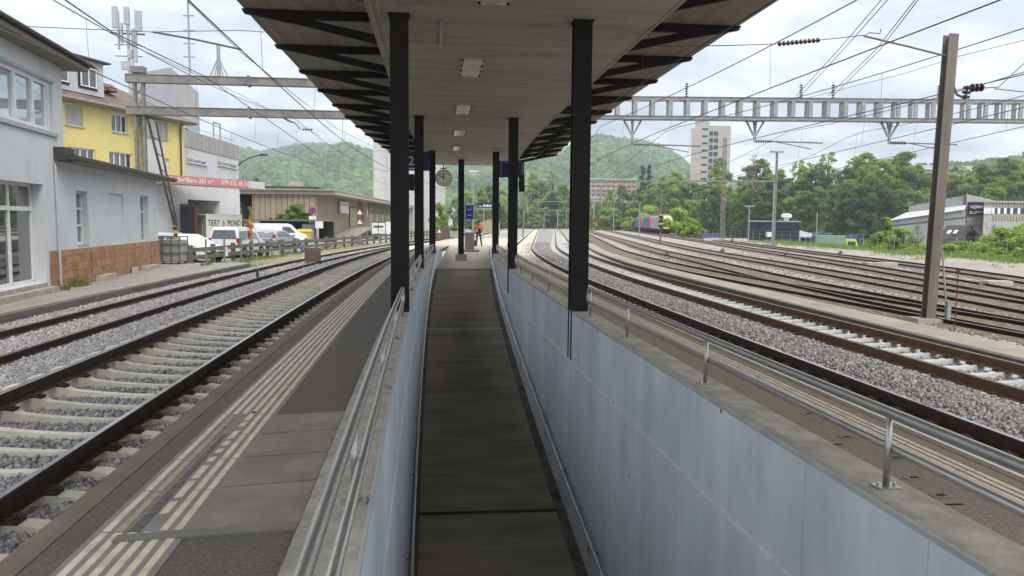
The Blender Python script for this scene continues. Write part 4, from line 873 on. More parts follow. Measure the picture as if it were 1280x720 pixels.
# side platform of the station building
b = MB(); b.loft([[P(-9.98, y, -.85), P(-9.98, y, -.505), P(-16, y, -.498), P(-16, y, -.85)] for y in frange(-8, 39.5, 1.5)], caps=True)
side_m = mat('side_platform', (.30, .285, .25), (.22, .21, .185), 1.3, .9, bump=.4, bscale=70, detail=8, spots=((.2, .21, .13), .8, .62, .6)); struct(b.build('platform', side_m))
b = MB(); b.loft([[P(-9.82, y, -.86), P(-9.82, y, -.50), P(-9.975, y, -.49), P(-9.975, y, -.86)] for y in frange(-8, 39.5, 1.5)], caps=True); struct(b.build('platform_edge', mat('side_edge', (.33, .30, .25), (.24, .225, .2), 2, .9, bump=.4)))
b = MB(); b.loft([[P(-9.80, y, -.86), P(-9.80, y, -.56), P(-9.816, y, -.56), P(-9.816, y, -.86)] for y in frange(-8, 39.5, 1.5)], caps=True); struct(b.build('platform_edge', mat('side_edge_dark', (.13, .125, .11), (.08, .08, .07), 3, .9, stretch=(1, .3, 1))));  # darker lower strip on the track-side face of the edge
# ---- yellow house
f2 = Fac((-22.3, 45), (-18.6, 56)); yel = mat('yellow_render', (.64, .545, .21), (.58, .49, .18), .8, .9, bump=.2, spots=((.45, .37, .13), .7, .62, .4))
roof_t = brickmat('brown_roof_tiles', (.25, .18, .14), (.16, .115, .095), (.07, .05, .042), 1, 1, 'YZ', .45, .28, .035, .85, bump=.6)
yh = thing('house', 'yellow rendered house with brown tiled roof and a grey dormer', 'house')
W2 = [(2.4, 3.7, 7.15, 8.27), (6.05, 7.45, 7.15, 8.29), (9.9, 11.35, 7.17, 8.33), (2.4, 4.6, 4.7, 5.86), (5.75, 7.8, 4.7, 5.88), (9.7, 11.45, 4.68, 5.87), (2.4, 4.6, 2.0, 3.3), (5.75, 7.8, 2.0, 3.3), (9.7, 11.4, 2.0, 3.3)]
b = MB(); f2.wall(b, -3, 13.1, -.6, 8.75, W2, .16)
b.quad(f2.p(13.1, -.6, 0), f2.p(13.1, -.6, -9), f2.p(13.1, 8.75, -9), f2.p(13.1, 8.75, 0)); b.quad(f2.p(-3, -.6, 0), f2.p(-3, 8.75, 0), f2.p(-3, 8.75, -9), f2.p(-3, -.6, -9)); b.quad(f2.p(-3, -.6, -9), f2.p(-3, 8.75, -9), f2.p(13.1, 8.75, -9), f2.p(13.1, -.6, -9)); b.build('wall', yel, yh)
shut = mat('roller_shutter', (.40, .39, .37), (.34, .33, .31), 2, .8); lines(shut, 'Z', .07, .012, .004, .75)
for i, q_ in enumerate(W2):
    if i == 0: b = MB(); f2.box(b, q_[0], q_[1], q_[2], q_[3], -.12, -.05); b.build('roller_shutter', shut, yh); b = MB(); f2.box(b, q_[0]-.1, q_[1]+.1, q_[2]-.09, q_[2]-.003, -.1, .09); b.build('sill', sill_m, yh)
    else: f2.window(yh, *q_, -.12, 3 if i not in (3, 4) else 4, (), .06, sill=.2)
b = MB(); RP = 11.35; rd = 4.6
b.quad(f2.p(-3.4, 8.62, .6), f2.p(13.7, 8.62, .6), f2.p(13.7-4.2, RP, -rd), f2.p(-3.4, RP, -rd)); b.quad(f2.p(13.7, 8.62, .6), f2.p(13.7, 8.62, -9.6), f2.p(13.7-4.2, RP, -rd)); b.quad(f2.p(-3.4, 8.62, -9.6), f2.p(-3.4, RP, -rd), f2.p(9.5, RP, -rd), f2.p(13.7, 8.62, -9.6)); b.quad(f2.p(-3.4, 8.62, .6), f2.p(-3.4, RP, -rd), f2.p(-3.4, 8.62, -9.6))
rf = b.build('roof', roof_t, yh); b = MB(); f2.box(b, -3.4, 13.7, 8.44, 8.60, -.1, .62); b.tube([f2.p(-3.4, 8.58, .68), f2.p(13.8, 8.58, .68)], .08, 8); b.build('gutter', eave_m, rf)
b = MB(); b.hexa([f2.p(4.9, 11.0, -3.3), f2.p(5.7, 11.0, -3.3), f2.p(5.7, 11.0, -4.1), f2.p(4.9, 11.0, -4.1), f2.p(4.9, 12.3, -3.3), f2.p(5.7, 12.3, -3.3), f2.p(5.7, 12.3, -4.1), f2.p(4.9, 12.3, -4.1)]); f2.box(b, 4.8, 5.8, 12.35, 12.45, -4.2, -3.2); b.build('chimney', concrete_cop, rf)
b = MB(); b.lathe([(.55, 0), (.5, .25), (.3, .42), (.05, .48)], f2.p(7.6, 9.9, -1.5), 12); b.build('roof_vent', roof_t, rf)
dorm = mat('dormer_cladding', (.50, .51, .54), (.44, .45, .48), 2, .8); lines(dorm, 'Z', .16, .015, .006, .75)
b = MB(); f2.box(b, -2.5, 5.9, 9.2, 11.25, -4.5, -.35); dm = b.build('dormer', dorm, yh); b = MB(); f2.box(b, -2.8, 6.2, 11.252, 11.36, -4.6, -.02); b.build('dormer_roof', roof_d, dm)
for (a, c_) in ((1.35, 3.0), (3.95, 5.2)):
    b = MB(); f2.box(b, a-.13, c_+.13, 9.5, 10.9, -.35, -.30); b.build('window', mat('dark_frame', (.05, .03, .03), rough=.6), dm); f2.window(dm, a, c_, 9.62, 10.78, -.24, 2, (), .06, sill=False)
b = MB(); b.tube([f2.p(12.9, 8.5, .3), f2.p(12.6, 8.3, .12), f2.p(12.55, -.5, .1)], .06, 6); b.build('downpipe', roof_d, yh)
# ---- white industrial building
indm = mat('white_render', (.55, .55, .56), (.48, .48, .49), .7, .9, spots=((.40, .40, .40), .9, .58, .5)); streaks(indm, (.36, .36, .35), .5, 1.2, .12, .54); grey_c = mat('tower_grey', (.42, .42, .43), (.36, .36, .37), .5, .9, spots=((.33, .33, .33), .6, .6, .4))
Yb = 66; a1 = D(163, 86, Yb); a2 = D(250, 100, 72)
ib = thing('industrial_building', 'white and grey flat-roofed industrial building with long loading canopy behind the parked cars', 'building')
b = MB(); tl = D(160, 88, 66); tc_ = D(213, 84, 62); tr_ = D(248, 100, 74)
for (p0, p1) in ((tl, tc_), (tc_, tr_)): b.quad((p0[0], p0[1], -.6), (p1[0], p1[1], -.6), (p1[0], p1[1], tc_[2]), (p0[0], p0[1], tc_[2]))
b.quad((tl[0], tl[1], tc_[2]), (tc_[0], tc_[1], tc_[2]), (tr_[0], tr_[1], tc_[2]), (tl[0]-1, tr_[1]+6, tc_[2]))
b.quad((tr_[0], tr_[1], -.6), (tr_[0]-10, tr_[1]+8, -.6), (tr_[0]-10, tr_[1]+8, tc_[2]), (tr_[0], tr_[1], tc_[2])); b.build('tower', grey_c, ib)
f3 = Fac(D(228, 200, 58.5), D(298, 200, 71)); zt = f3.uv(262, 172)[1]
W3 = []
for (x0_, y0_, x1_, y1_) in ((233, 199, 258, 208), (272, 203, 296, 212)):
    (ua, za), (ub, zb_) = f3.uv(x0_, y0_), f3.uv(x1_, y1_); W3.append((ua, ub, min(za, zb_)+.05, max(za, zb_)+.1))
b = MB(); f3.wall(b, -6, f3.L, 3.0, zt, W3, .2); b.quad(f3.p(f3.L, 3, 0), f3.p(f3.L, 3, -12), f3.p(f3.L, zt, -12), f3.p(f3.L, zt, 0)); b.quad(f3.p(-6, zt, 0), f3.p(f3.L, zt, 0), f3.p(f3.L, zt, -12), f3.p(-6, zt, -12))
b.build('wall', indm, ib); b = MB(); f3.box(b, -6, f3.L+.05, zt-1.2, zt+.05, 0.003, .06); b.build('parapet', mat('stained_concrete', (.36, .35, .34), (.24, .235, .225), .8, .9, stretch=(2, 2, .3), detail=8), ib)
for q_ in W3: f3.window(ib, *q_, -.14, 3, (), .08, sill=.25)
(ua, za), (ub, zb_) = f3.uv(231, 158), f3.uv(246, 177); b = MB()
fT = Fac(tc_, tr_); (ua, za), (ub, zb_) = fT.uv(231, 160), fT.uv(247, 177)
fT.box(b, ua, ub, min(za, zb_), max(za, zb_), .0, .1); wf = b.build('window', mat('dark_frame2', (.06, .05, .05)), ib); b = MB(); fT.box(b, ua+.15, (ua+ub)/2-.08, min(za, zb_)+.15, max(za, zb_)-.15, .1, .13); fT.box(b, (ua+ub)/2+.08, ub-.15, min(za, zb_)+.15, max(za, zb_)-.15, .1, .13); b.build('pane', mat('pane_pale', (.5, .51, .52), rough=.3), wf)
b = MB(); (ua, za) = f3.uv(284, 172); 
for u in (f3.L-3.2, f3.L-1.6): b.tube([f3.p(u, zt, -1), f3.p(u, zt+1.7, -1)], .07, 6)
b.tube([f3.p(f3.L-3.2, zt+1.7, -1), f3.p(f3.L-1.6, zt+1.7, -1)], .07, 6); b.tube([f3.p(-2, zt+.5, -.4), f3.p(f3.L, zt+.5, -.4)], .03, 5); b.build('roof_railing', gal, ib)
# loading canopy with banner
f4 = Fac(D(176, 226, 48.5), D(331, 233, 58)); zb0 = 3.95; zb1 = 4.45
b = MB(); f4.box(b, 0, f4.L, zb0, zb1, -1.8, 0); b.build('canopy', indm, ib)
b = MB(); f4.box(b, .1, f4.uv(310, 232)[0], zb0-.02, zb1+.02, .005, .05); bn = b.build('banner', mat('banner_red', (.50, .20, .18), (.45, .17, .155), 2, .6), ib)
wtxt = mat('lettering_white', (.8, .78, .76), rough=.6)
angf = math.atan2(f4.t[1], f4.t[0])
for body, px_, sz in (('Loft Atelier/Büro 265 m²', 233, .47), ('079 235 18 31', 293, .47)):
    u, z = f4.uv(px_, 231); text('lettering', body, sz, f4.p(u, (zb0+zb1)/2, .065), (math.pi/2, 0, angf), wtxt, bn, sx=.95)
f5 = Fac(D(190, 260, 51), D(300, 260, 62)); z5 = 3.96
o5 = [(f5.uv(235, 260)[0], f5.uv(275, 262)[0], -.6, f5.uv(250, 250)[1], 2.5)]
b = MB(); f5.wall(b, 0, f5.L, -.6, z5, o5, 2.5); b.quad(f5.p(f5.L, -.6, 0), f5.p(f5.L, -.6, -8), f5.p(f5.L, z5, -8), f5.p(f5.L, z5, 0)); b.quad(f5.p(o5[0][0], -.6, -2.5), f5.p(o5[0][1], -.6, -2.5), f5.p(o5[0][1], o5[0][3], -2.5), f5.p(o5[0][0], o5[0][3], -2.5)); b.build('wall', mat('white_wall_low', (.62, .62, .62), (.55, .55, .55), 1, .85), ib)
b = MB(); ua = f5.uv(246, 250)[0]; f5.box(b, ua, ua+1.3, -.6, 2.9, -2.49, -2.42); b.build('door', mat('door_grey', (.3, .3, .3)), ib)
b = MB(); ua, za = f5.uv(240, 262); f5.box(b, ua, ua+.5, za-.1, za+.15, -.3, .05); b.build('red_box', mat('red_box', (.5, .04, .04)), ib)
# cream lower building + gabled tiled roof behind, and roof kiosk
f6 = Fac(D(268, 270, 84), D(318, 272, 92)); zt6 = f6.uv(290, 253)[1]; cream = mat('cream_wall', (.50, .47, .40), (.44, .41, .35), 1, .9)
W6 = []
for (x0_, x1_) in ((273, 277), (281, 285), (285.6, 290), (293, 297), (297.6, 302)):
    (ua, za), (ub, zb_) = f6.uv(x0_, 257), f6.uv(x1_, 265); W6.append((ua, ub, zb_, za))
cb_ = thing('house', 'cream low house with dark windows and brown tiled roof behind the box container', 'house')
b = MB(); f6.wall(b, -1, f6.L, -.6, zt6, W6, .2); b.prism([f6.p(-1, zt6, 0), f6.p(f6.L, zt6, 0), f6.p(f6.L, zt6-2.5, 0)], (0, .2, 0)); b.quad(f6.p(f6.L, -.6, 0), f6.p(f6.L, -.6, -8), f6.p(f6.L, zt6, -8), f6.p(f6.L, zt6, 0)); b.build('wall', cream, cb_)
for q_ in W6: f6.window(cb_, *q_, -.1, 1, (), .09, sill=False)
b = MB(); r0 = D(300, 252, 90); r1 = D(322, 272, 90); r2 = D(322, 236, 95); r3 = D(298, 236, 95); b.quad(r0, r1, (r2[0]+3, r2[1]+2, D(330, 236, 97)[2]), r3); b.quad(r0, r3, (r3[0]-10, r3[1], r3[2]), (r0[0]-10, r0[1], r0[2])); b.build('roof', brickmat('far_roof_tiles', (.26, .17, .13), (.2, .13, .1), (.1, .07, .05), 1, 1, 'XZ', .6, .45, .05, .9), cb_)
# ---- brown freight shed with ramp
shw = mat('shed_boards_lit', (.40, .34, .25), (.33, .275, .2), 1.0, .85, stretch=(3, 3, .3)); lines(shw, 'X', .62, .09, .03, .45, 0, .08)  # gable boards: sunlit tone put into the colour
shr = mat('shed_boards_shaded', (.33, .28, .21), (.27, .23, .17), 1.0, .85, stretch=(3, 3, .3)); lines(shr, 'Y', .55, .05, .02, .8, 0, .06)  # same boards on the side wall, shade put into the colour
sh = thing('freight_shed', 'long brown boarded freight shed with pale overhanging roof and loading ramp', 'shed')
s0 = G(396, 301, -.6); s1 = D(316, 300, 88); c0 = (float(s0[0]), float(s0[1])); zr = D(396, 243, s0[1])[2]
fa = Fac((s1[0], s1[1]), c0); far_end = D(536, 280, 235); fb = Fac(c0, (far_end[0], far_end[1]))
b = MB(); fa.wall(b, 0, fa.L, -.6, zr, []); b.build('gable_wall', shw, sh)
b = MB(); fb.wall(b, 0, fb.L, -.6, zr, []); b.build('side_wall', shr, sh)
b = MB(); fb.box(b, -.4, fb.L+.5, zr, zr+.42, -14, 2.2); rf = b.build('roof', mat('roof_pale', (.46, .40, .32), (.38, .33, .27), 1, .8), sh); b = MB(); fb.box(b, -.7, fb.L+.5, zr+.425, zr+.55, -14, 2.3); b.build('roof_edge', mat('roof_pale2', (.42, .39, .34), rough=.8), rf)
uP = fb.uv(449, 270)[0]; uQ = fb.uv(460, 270)[0]
b = MB(); fb.box(b, uP-.9, uP+2.0, -.6, zr-.003, .003, .12); b.build('pilaster', mat('pilaster', (.15, .12, .08), rough=.9), sh)
b = MB(); fb.box(b, uQ, fb.L-1, zr-1.7, zr-.1, .01, .15); b.build('band', mat('green_band', (.17, .17, .13), rough=.8), sh)
k = 0
for x in (462, 470, 477, 484, 512, 516, 520):
    u = fb.uv(x, 270)[0]; b = MB(); fb.box(b, u, u+1.4, -.2, 3.0, .01, .12); b.build('door', mat('cream_door', (.55, .50, .38), (.47, .43, .33), 1, .8), sh)
ud, ue = fb.uv(437, 280)[0], fb.uv(444, 280)[0]; b = MB(); fb.box(b, ud-.4, ue+.6, .9, 3.5, .01, .08); dr = b.build('door', mat('door_green', (.40, .38, .22), rough=.7), sh)
b = MB(); fb.box(b, ud-.5, ud-.4, .9, 3.6, .01, .14); fb.box(b, ud-.5, ue+.7, 3.5, 3.6, .01, .14); b.build('frame', roof_d, dr)
u1_, z1_ = fb.uv(422, 252); u2_, z2_ = fb.uv(432, 267); b = MB(); fb.box(b, u1_, u2_, z2_, z1_, .15, .45); sg = b.build('sign_board', mat('sign_white', (.72, .72, .73)), sh)
b = MB(); fb.box(b, u1_+.3, u2_-.3, (z1_*.7+z2_*.3), z1_-.25, .452, .47); b.build('lettering', mat('sign_print', (.45, .25, .35), (.25, .3, .5), 3), sg)
b = MB(); ur0, ur1, ur2 = fb.uv(405, 300)[0], fb.uv(437, 290)[0], fb.uv(458, 290)[0]
b.hexa([fb.p(ur0, -.62, 3.2), fb.p(ur1, .55, 3.2), fb.p(ur1, .55, .2), fb.p(ur0, -.62, .2), fb.p(ur0, -.50, 3.2), fb.p(ur1, .82, 3.2), fb.p(ur1, .82, .2), fb.p(ur0, -.50, .2)]); fb.box(b, ur1+.01, ur2, .62, .84, .2, 3.2); rp = b.build('loading_ramp', mat('ramp_planks', (.30, .28, .24), rough=.9), sh)
b = MB()
for f_ in (0, .35, .7, 1): u = ur1+(ur2-ur1)*f_; fb.box(b, u-.15, u+.15, -.6, .61, 2.6, 2.9)
b.build_each('leg', roof_d, rp)
b = MB(); fb.box(b, fb.uv(453, 272)[0]-.4, fb.uv(453, 272)[0]+1.2, 2.3, 3.4, .13, .7); b.build('meter_box', mat('box_grey', (.5, .49, .46)), sh)
# bicycle shelter/lean-to under ivy, at the gable wall
lt = thing('lean_to', 'dark open lean-to shelter with flat roof in front of the boarded gable wall', 'shelter')
b = MB(); la = D(300, 280, 83); lb = D(395, 276, 80); zl = D(390, 276.5, 80)[2]; fl_ = Fac((la[0], la[1]), (lb[0], lb[1])); fl_.box(b, 0, fl_.L, zl, zl+.14, -4, .4); b.build('roof', mat('shelter_roof', (.22, .2, .17)), lt)
b = MB()
for u in (.3, fl_.L*.35, fl_.L*.7, fl_.L-.1): fl_.box(b, u-.07, u+.07, -.6, zl-.002, -.1, .1)
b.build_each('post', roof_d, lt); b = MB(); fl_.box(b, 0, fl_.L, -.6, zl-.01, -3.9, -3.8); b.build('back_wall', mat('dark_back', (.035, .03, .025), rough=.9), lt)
b = MB(); fl_.box(b, fl_.L*.80, fl_.L*.98, -.6, 1.3, -.9, -.3); tag(b.build('water_tank', mat('tank_pale', (.45, .47, .5))), 'pale plastic tank under the shelter right of the yellow container', 'tank')
# silo tower and buildings around
sil = mat('silo_concrete', (.50, .49, .48), (.43, .425, .42), .25, .9, stretch=(1, 1, .4), spots=((.40, .39, .38), .12, .6, .5)); lines(sil, 'Z', 4.2, .25, .02, .88)
t = thing('silo_tower', 'tall blank pale concrete silo tower behind the freight shed', 'tower'); p0, p1 = D(467, 262, 150), D(556, 262, 172); b = MB(); xL, xR = D(467, 262, 170)[0], D(549, 262, 170)[0]; fs_ = Fac((xL, 170), (xR, 170)); fs_.box(b, 0, fs_.L, -.6, 46, -14, 0)
for q_ in range(4): fs_.box(b, fs_.L*(q_+1)/5-.15, fs_.L*(q_+1)/5+.15, -.6, 45.9, 0, .18)
b.build('shaft', sil, t)
pz = D(549, 225, 175); b = MB(); b.box(pz[0]-1.2, pz[0]+1.4, 174, 180, -.6, 18.5); b.build('stair_tower', sil, t)
sb = thing('roadside_billboard', 'blue and yellow sign board on the freight shed roof edge', 'sign'); q0 = fb.uv(476, 250); b = MB(); fb.box(b, q0[0], q0[0]+22, 5.9, 7.4, 2.4, 2.6); b.build('upper_field', mat('board_blue', (.12, .16, .45)), sb); b = MB(); fb.box(b, q0[0], q0[0]+22, 4.5, 5.89, 2.4, 2.6); b.build('lower_field', mat('board_yellow', (.6, .5, .12)), sb)
t = thing('rooftop_kiosk', 'flat-roofed upper storey with chimney showing above the freight shed roof', 'building'); p = D(345, 241, 120); b = MB(); b.box(p[0]-2, p[0]+5.4, 120, 128, -.6, D(345, 235, 120)[2]); b.build('wall', concrete_cop, t); b = MB(); zk = D(345, 235, 120)[2]; b.box(p[0]-3, p[0]+6.4, 119, 128, zk+.002, zk+.25); b.build('roof', roof_d, t); b = MB(); b.box(p[0]+2, p[0]+4, 119.5, 121, zk-1, zk+1.0); b.build('chimney', concrete_cop, t)
# street lamp on the white building, antennas
b = MB(); lp = [D(298, 207, 69), D(303, 202, 68.5), D(312, 197.5, 68), D(326, 193.5, 67.5)]; b.tube(lp, .05, 6); b.box(lp[-1][0]-.1, lp[-1][0]+.55, lp[-1][1]-.12, lp[-1][1]+.12, lp[-1][2]-.1, lp[-1][2]+.08); tag(b.build('street_lamp', roof_d), 'dark curved street lamp arm reaching out from the white building corner', 'street lamp')
an = thing('phone_mast', 'mobile phone mast with white panel antennas on the tower roof', 'antenna', tuple(D(162, 92, 66))); ax, ay, az = D(162, 92, 66); b = MB(); zt_ = D(160, 14, 66)[2]-az; b.tube([(0, 0, -1), (0, 0, zt_)], .12, 8); b.tube([(.3, 0, -1), (.3, 0, zt_*.7)], .07, 6); b.build('pole', gal, an)
wa = mat('antenna_white', (.40, .42, .43))
for (dx_, z0_, z1_, w2) in ((-1.0, 3.6, 5.3, .2), (-.08, 3.9, 5.3, .2), (.85, 3.4, 5.0, .22), (-.5, 2.4, 4.0, .07), (.45, 1.8, 3.6, .08), (.62, 2.4, 5.1, .05), (-.75, 1.9, 5.0, .05), (.55, .9, 2.1, .1), (-.3, .3, 1.0, .3), (.1, 1.2, 1.9, .15)):
    b = MB(); b.box(dx_-w2, dx_+w2, -.15, .15, z0_, z1_); b.build('panel_antenna', wa, an, bevel=.03)
b = MB()
for z_ in (3.2, 2.3, 1.4): b.bar((-1.1, .1, z_), (1.0, .1, z_), .06, .06)
b.bar((-1.4, 0, 3.2), (1.3, 0, 3.15), .1, .12); b.build('cross_arms', mat('arm_brown', (.09, .06, .06)), an)
b = MB(); p = D(373-34, 160, 300)
for (px, y0_, y1_, Y_) in ((347, 172, 190, 300), (428, 148, 190, 250) ,(289, 165, 178, 70)): pa, pb_ = D(px, y1_, Y_), D(px, y0_, Y_); b = MB(); b.tube([pa, pb_], .03*Y_/70, 5); tag(b.build('aerial', gal), 'thin upright aerial against the sky, %s' % {347: 'over the left wooded hill', 428: 'near the canopy edge over the hill', 289: 'on the white building roof'}[px], 'aerial')

# ================================================================ LEFT: YARD OBJECTS
# timber guard rail
gf = thing('guard_fence', 'low timber guard rail with posts between the parking area and the track', 'fence')
fk = lerp_knots([(38, -12.6), (53, -11.4), (82, -10.45), (130, -10.3)]); tim = mat('grey_timber', (.17, .15, .125), (.11, .095, .08), 5, .9, bump=.3)
ys = frange(39, 125, 2.6)
for i, y in enumerate(ys): b = MB(); x = fk(y)+curve(y); b.box(x-.1, x+.1, y-.1, y+.1, -.62, .38); b.build('post', tim, gf)
for z_ in (.16, -.22): b = MB(); b.loft([[(fk(y)+curve(y)+.1, y, z_-.1), (fk(y)+curve(y)+.17, y, z_-.1), (fk(y)+curve(y)+.17, y, z_+.1), (fk(y)+curve(y)+.1, y, z_+.1)] for y in ys], caps=True); b.build('rail', tim, gf)
for i, (px, y0_, y1_) in enumerate(((258, 334, 299), (281, 331, 298), (302, 330, 298), (340, 322, 297), (316, 325, 300))):
    p = G(px, y0_, -.6); b = MB(); b.tube([(p[0], p[1], -.6), (p[0], p[1], D(px, y1_, p[1])[2])], .045, 6); tag(b.build('bollard', mat('bollard_steel', (.2, .2, .19), rough=.6)), 'slim steel upright in front of the guard rail, %s from the left' % ORD([0, 1, 2, 4, 3][i]), 'bollard', 'slim uprights along the guard rail')
t = thing('hazard_post', 'red and orange striped post with a small box, right of the white van', 'post'); p = G(314, 321, -.6); b = MB(); b.tube([(p[0], p[1], -.6), (p[0], p[1], 1.0)], .06, 6); b.build('pole', gal, t); b = MB(); b.box(p[0]-.07, p[0]+.07, p[1]-.07, p[1]+.07, .5, 1.9); b.build('band', brickmat('red_orange', (.45, .08, .04), (.45, .08, .04), (.6, .3, .08), 1, 1, 'XZ', 9, .5, .1, .6, bump=0), t)
# mesh cage container on wheels
t = thing('roll_cage', 'grey mesh-sided container cage on small wheels at the corner of the station building', 'container', (-12.95, 38.6, -.58), R_(-6)); t.scale = (.68, .9, 1); b = MB()
for x in (-.95, -.3, .35, .95):
    for y in (-.5, .5): b.box(x-.035, x+.035, y-.035, y+.035, .1, 1.42)
for z_ in (.2, .62, 1.04, 1.40):
    for y in (-.5, .5): b.box(-.95, .95, y-.02, y+.02, z_-.025, z_+.025)
    for x in (-.95, .95): b.box(x-.02, x+.02, -.5, .5, z_-.025, z_+.025)
b.build('frame', mat('cage_steel', (.16, .16, .15), rough=.6), t); b = MB(); b.box(-.9, .9, -.45, .45, .22, 1.25); b.build('bin_body', mat('cage_bin', (.33, .34, .33), (.26, .27, .26), 6, .7, bump=.3), t)
for x in (-.8, .8):
    for y in (-.4, .4): b = MB(); b.lathe([(.09, -.03), (.09, .03)], (x, y, .09), 10, 'y'); b.build('wheel', dark_m, t)
# concrete/wood trafo board and stake by the track
g = G(391, 331, -.75); t = thing('info_board', 'brown weathered square board box standing between the left tracks', 'board', (g[0], g[1], -.75), R_(20)); b = MB(); b.box(-.38, .38, -.28, .28, .18, .92); b.build('box', mat('board_brown', (.17, .13, .10), (.12, .09, .07), 4, .8), t, bevel=.01); b = MB(); b.box(-.30, -.24, -.05, .05, 0, .18); b.box(.24, .30, -.05, .05, 0, .18); b.build('legs', roof_d, t)
g = G(322, 353, -.78); b = MB(); b.box(g[0]-.05, g[0]+.05, g[1]-.04, g[1]+.04, -.8, -.28); b.box(g[0]-.09, g[0]+.09, g[1]-.05, g[1]+.05, -.3, -.24); tag(b.build('marker_post', roof_d), 'short dark marker post between the rails of the rusty left track', 'post')
# yellow container, person in blue?, signs
t = thing('grit_container', 'yellow grit container with lid on legs near the shed corner', 'container', tuple(G(381, 304, -.6)), 0); t.scale = (.62, .62, .66); b = MB(); b.hexa([(-.8, -.6, .55), (.8, -.6, .55), (.8, .6, .55), (-.8, .6, .55), (-1.1, -.8, 1.75), (1.1, -.8, 1.75), (1.1, .8, 1.75), (-1.1, .8, 1.75)]); b.build('body', mat('grit_yellow', (.65, .50, .03), (.55, .42, .03), 3, .5), t); b = MB(); b.hexa([(-1.2, -.9, 1.76), (1.2, -.9, 1.76), (1.2, .9, 1.76), (-1.2, .9, 1.76), (-.9, -.5, 2.15), (.9, -.5, 2.15), (.9, .5, 2.15), (-.9, .5, 2.15)]); b.build('lid', mat('grit_lid', (.55, .42, .04)), t)
b = MB(); 
for x in (-.6, .6):
    for y in (-.4, .4): b.box(x-.06, x+.06, y-.06, y+.06, 0, .55)
b.build_each('leg', roof_d, t)
t = thing('litter_bin', 'small blue wrapped bundle hanging at the guard rail below the yellow container', 'bin', tuple(G(378, 317, -.6))); t.scale = (.6, .6, .8); b = MB(); b.lathe([(.15, .1), (.22, .3), (.2, .7), (.1, .95)], (0, 0, 0), 10); b.build('body', mat('bin_blue', (.12, .16, .32)), t, smooth=True)
def road_sign(px, y_base, y_top, kinds, label, zb=-.6):
    g = G(px, y_base, zb); top = D(px, y_top, g[1])[2]; t = thing('road_sign', label, 'sign', (g[0], g[1], zb)); b = MB(); b.tube([(0, .04, 0), (0, .04, top-zb)], .035, 6); b.build('pole', gal, t)
    red = mat('sign_red_faded', (.40, .10, .09)); bl = mat('sign_blue', (.05, .05, .3)); wh = mat('sign_white2', (.75, .75, .75))
    for (kd, z, r) in kinds:
        if kd == 'no_stop':
            b = MB(); b.lathe([(r, 0), (r, -.02)], (0, 0, z), 20, 'y'); d = b.build('red_ring', red, t); b = MB(); b.lathe([(r*.78, 0), (r*.78, -.01)], (0, -.021, z), 20, 'y'); b.build('blue_field', bl, d); b = MB(); b.bar((-r*.55, -.036, z-r*.55), (r*.55, -.036, z+r*.55), .01, .09); b.bar((-r*.55, -.036, z+r*.55), (r*.55, -.036, z-r*.55), .01, .09); b.build('cross', red, d)
        elif kd == 'tri':
            b = MB(); b.prism([(-r, 0, z-r*.6), (r, 0, z-r*.6), (0, 0, z+r*1.1)], (0, .02, 0)); d = b.build('red_triangle', red, t); b = MB(); b.prism([(-r*.62, -.012, z-r*.38), (r*.62, -.012, z-r*.38), (0, -.012, z+r*.68)], (0, .01, 0)); b.build('white_field', wh, d)
        elif kd == 'plate': b = MB(); b.box(-r, r, -.01, .01, z-r*.5, z+r*.5); b.build('plate', wh, t)
    return t
road_sign(391, 303, 262, [('no_stop', 3.3, .38), ('plate', 2.55, .36), ('plate', 2.15, .36)], 'round no-stopping sign with white plates on a pole at the shed corner')
road_sign(450, 308, 268, [('tri', 3.0, .36), ('tri', 2.15, .36)], 'two stacked red warning triangles on one pole before the freight shed door')
road_sign(549, 302, 283, [('tri', 1.15, .34)], 'single small red warning triangle seen between the columns', -.6)
b = MB(); p = D(399, 281, 80); b.box(p[0]-.4, p[0]+.4, 79.9, 80, p[2]-.35, p[2]+.35); tag(b.build('wall_plate', white_p), 'small white number plate on the shed corner', 'sign')
# white cargo boxes by the shed
t = thing('cargo_trailer', 'white double-door cargo box parked at the freight shed', 'trailer'); p = G(474, 299, -.6); fk_ = D(465, 278, p[1]); x0_, x1_ = D(464, 297, p[1])[0], D(482, 297, p[1])[0]; zt_ = D(470, 277, p[1])[2]; b = MB(); b.box(x0_, x1_+1.5, p[1], p[1]+6, 0, zt_); b.build('box', white_p, t); b = MB(); b.box(x0_, x1_, p[1]-.03, p[1]-.002, 0, .08); b.box(x0_, x1_, p[1]-.03, p[1]-.002, zt_-.1, zt_); 
for f_ in (0, .48, .97): b.box(x0_+(x1_-x0_)*f_, x0_+(x1_-x0_)*f_+.07, p[1]-.03, p[1]-.002, 0, zt_)
b.build('door_seals', dark_m, t); b = MB(); b.box(x0_+.3, x1_-.3, p[1]-.02, p[1]-.002, zt_-.75, zt_-.5); b.build('lettering', mat('letter_dark', (.1, .1, .12)), t); b = MB()
for q_ in (.5, 4.5): b.lathe([(.4, x0_+.2), (.4, x0_+.5)], (0, p[1]+q_, -.2), 12, 'x')
b.build_each('wheel', dark_m, t)
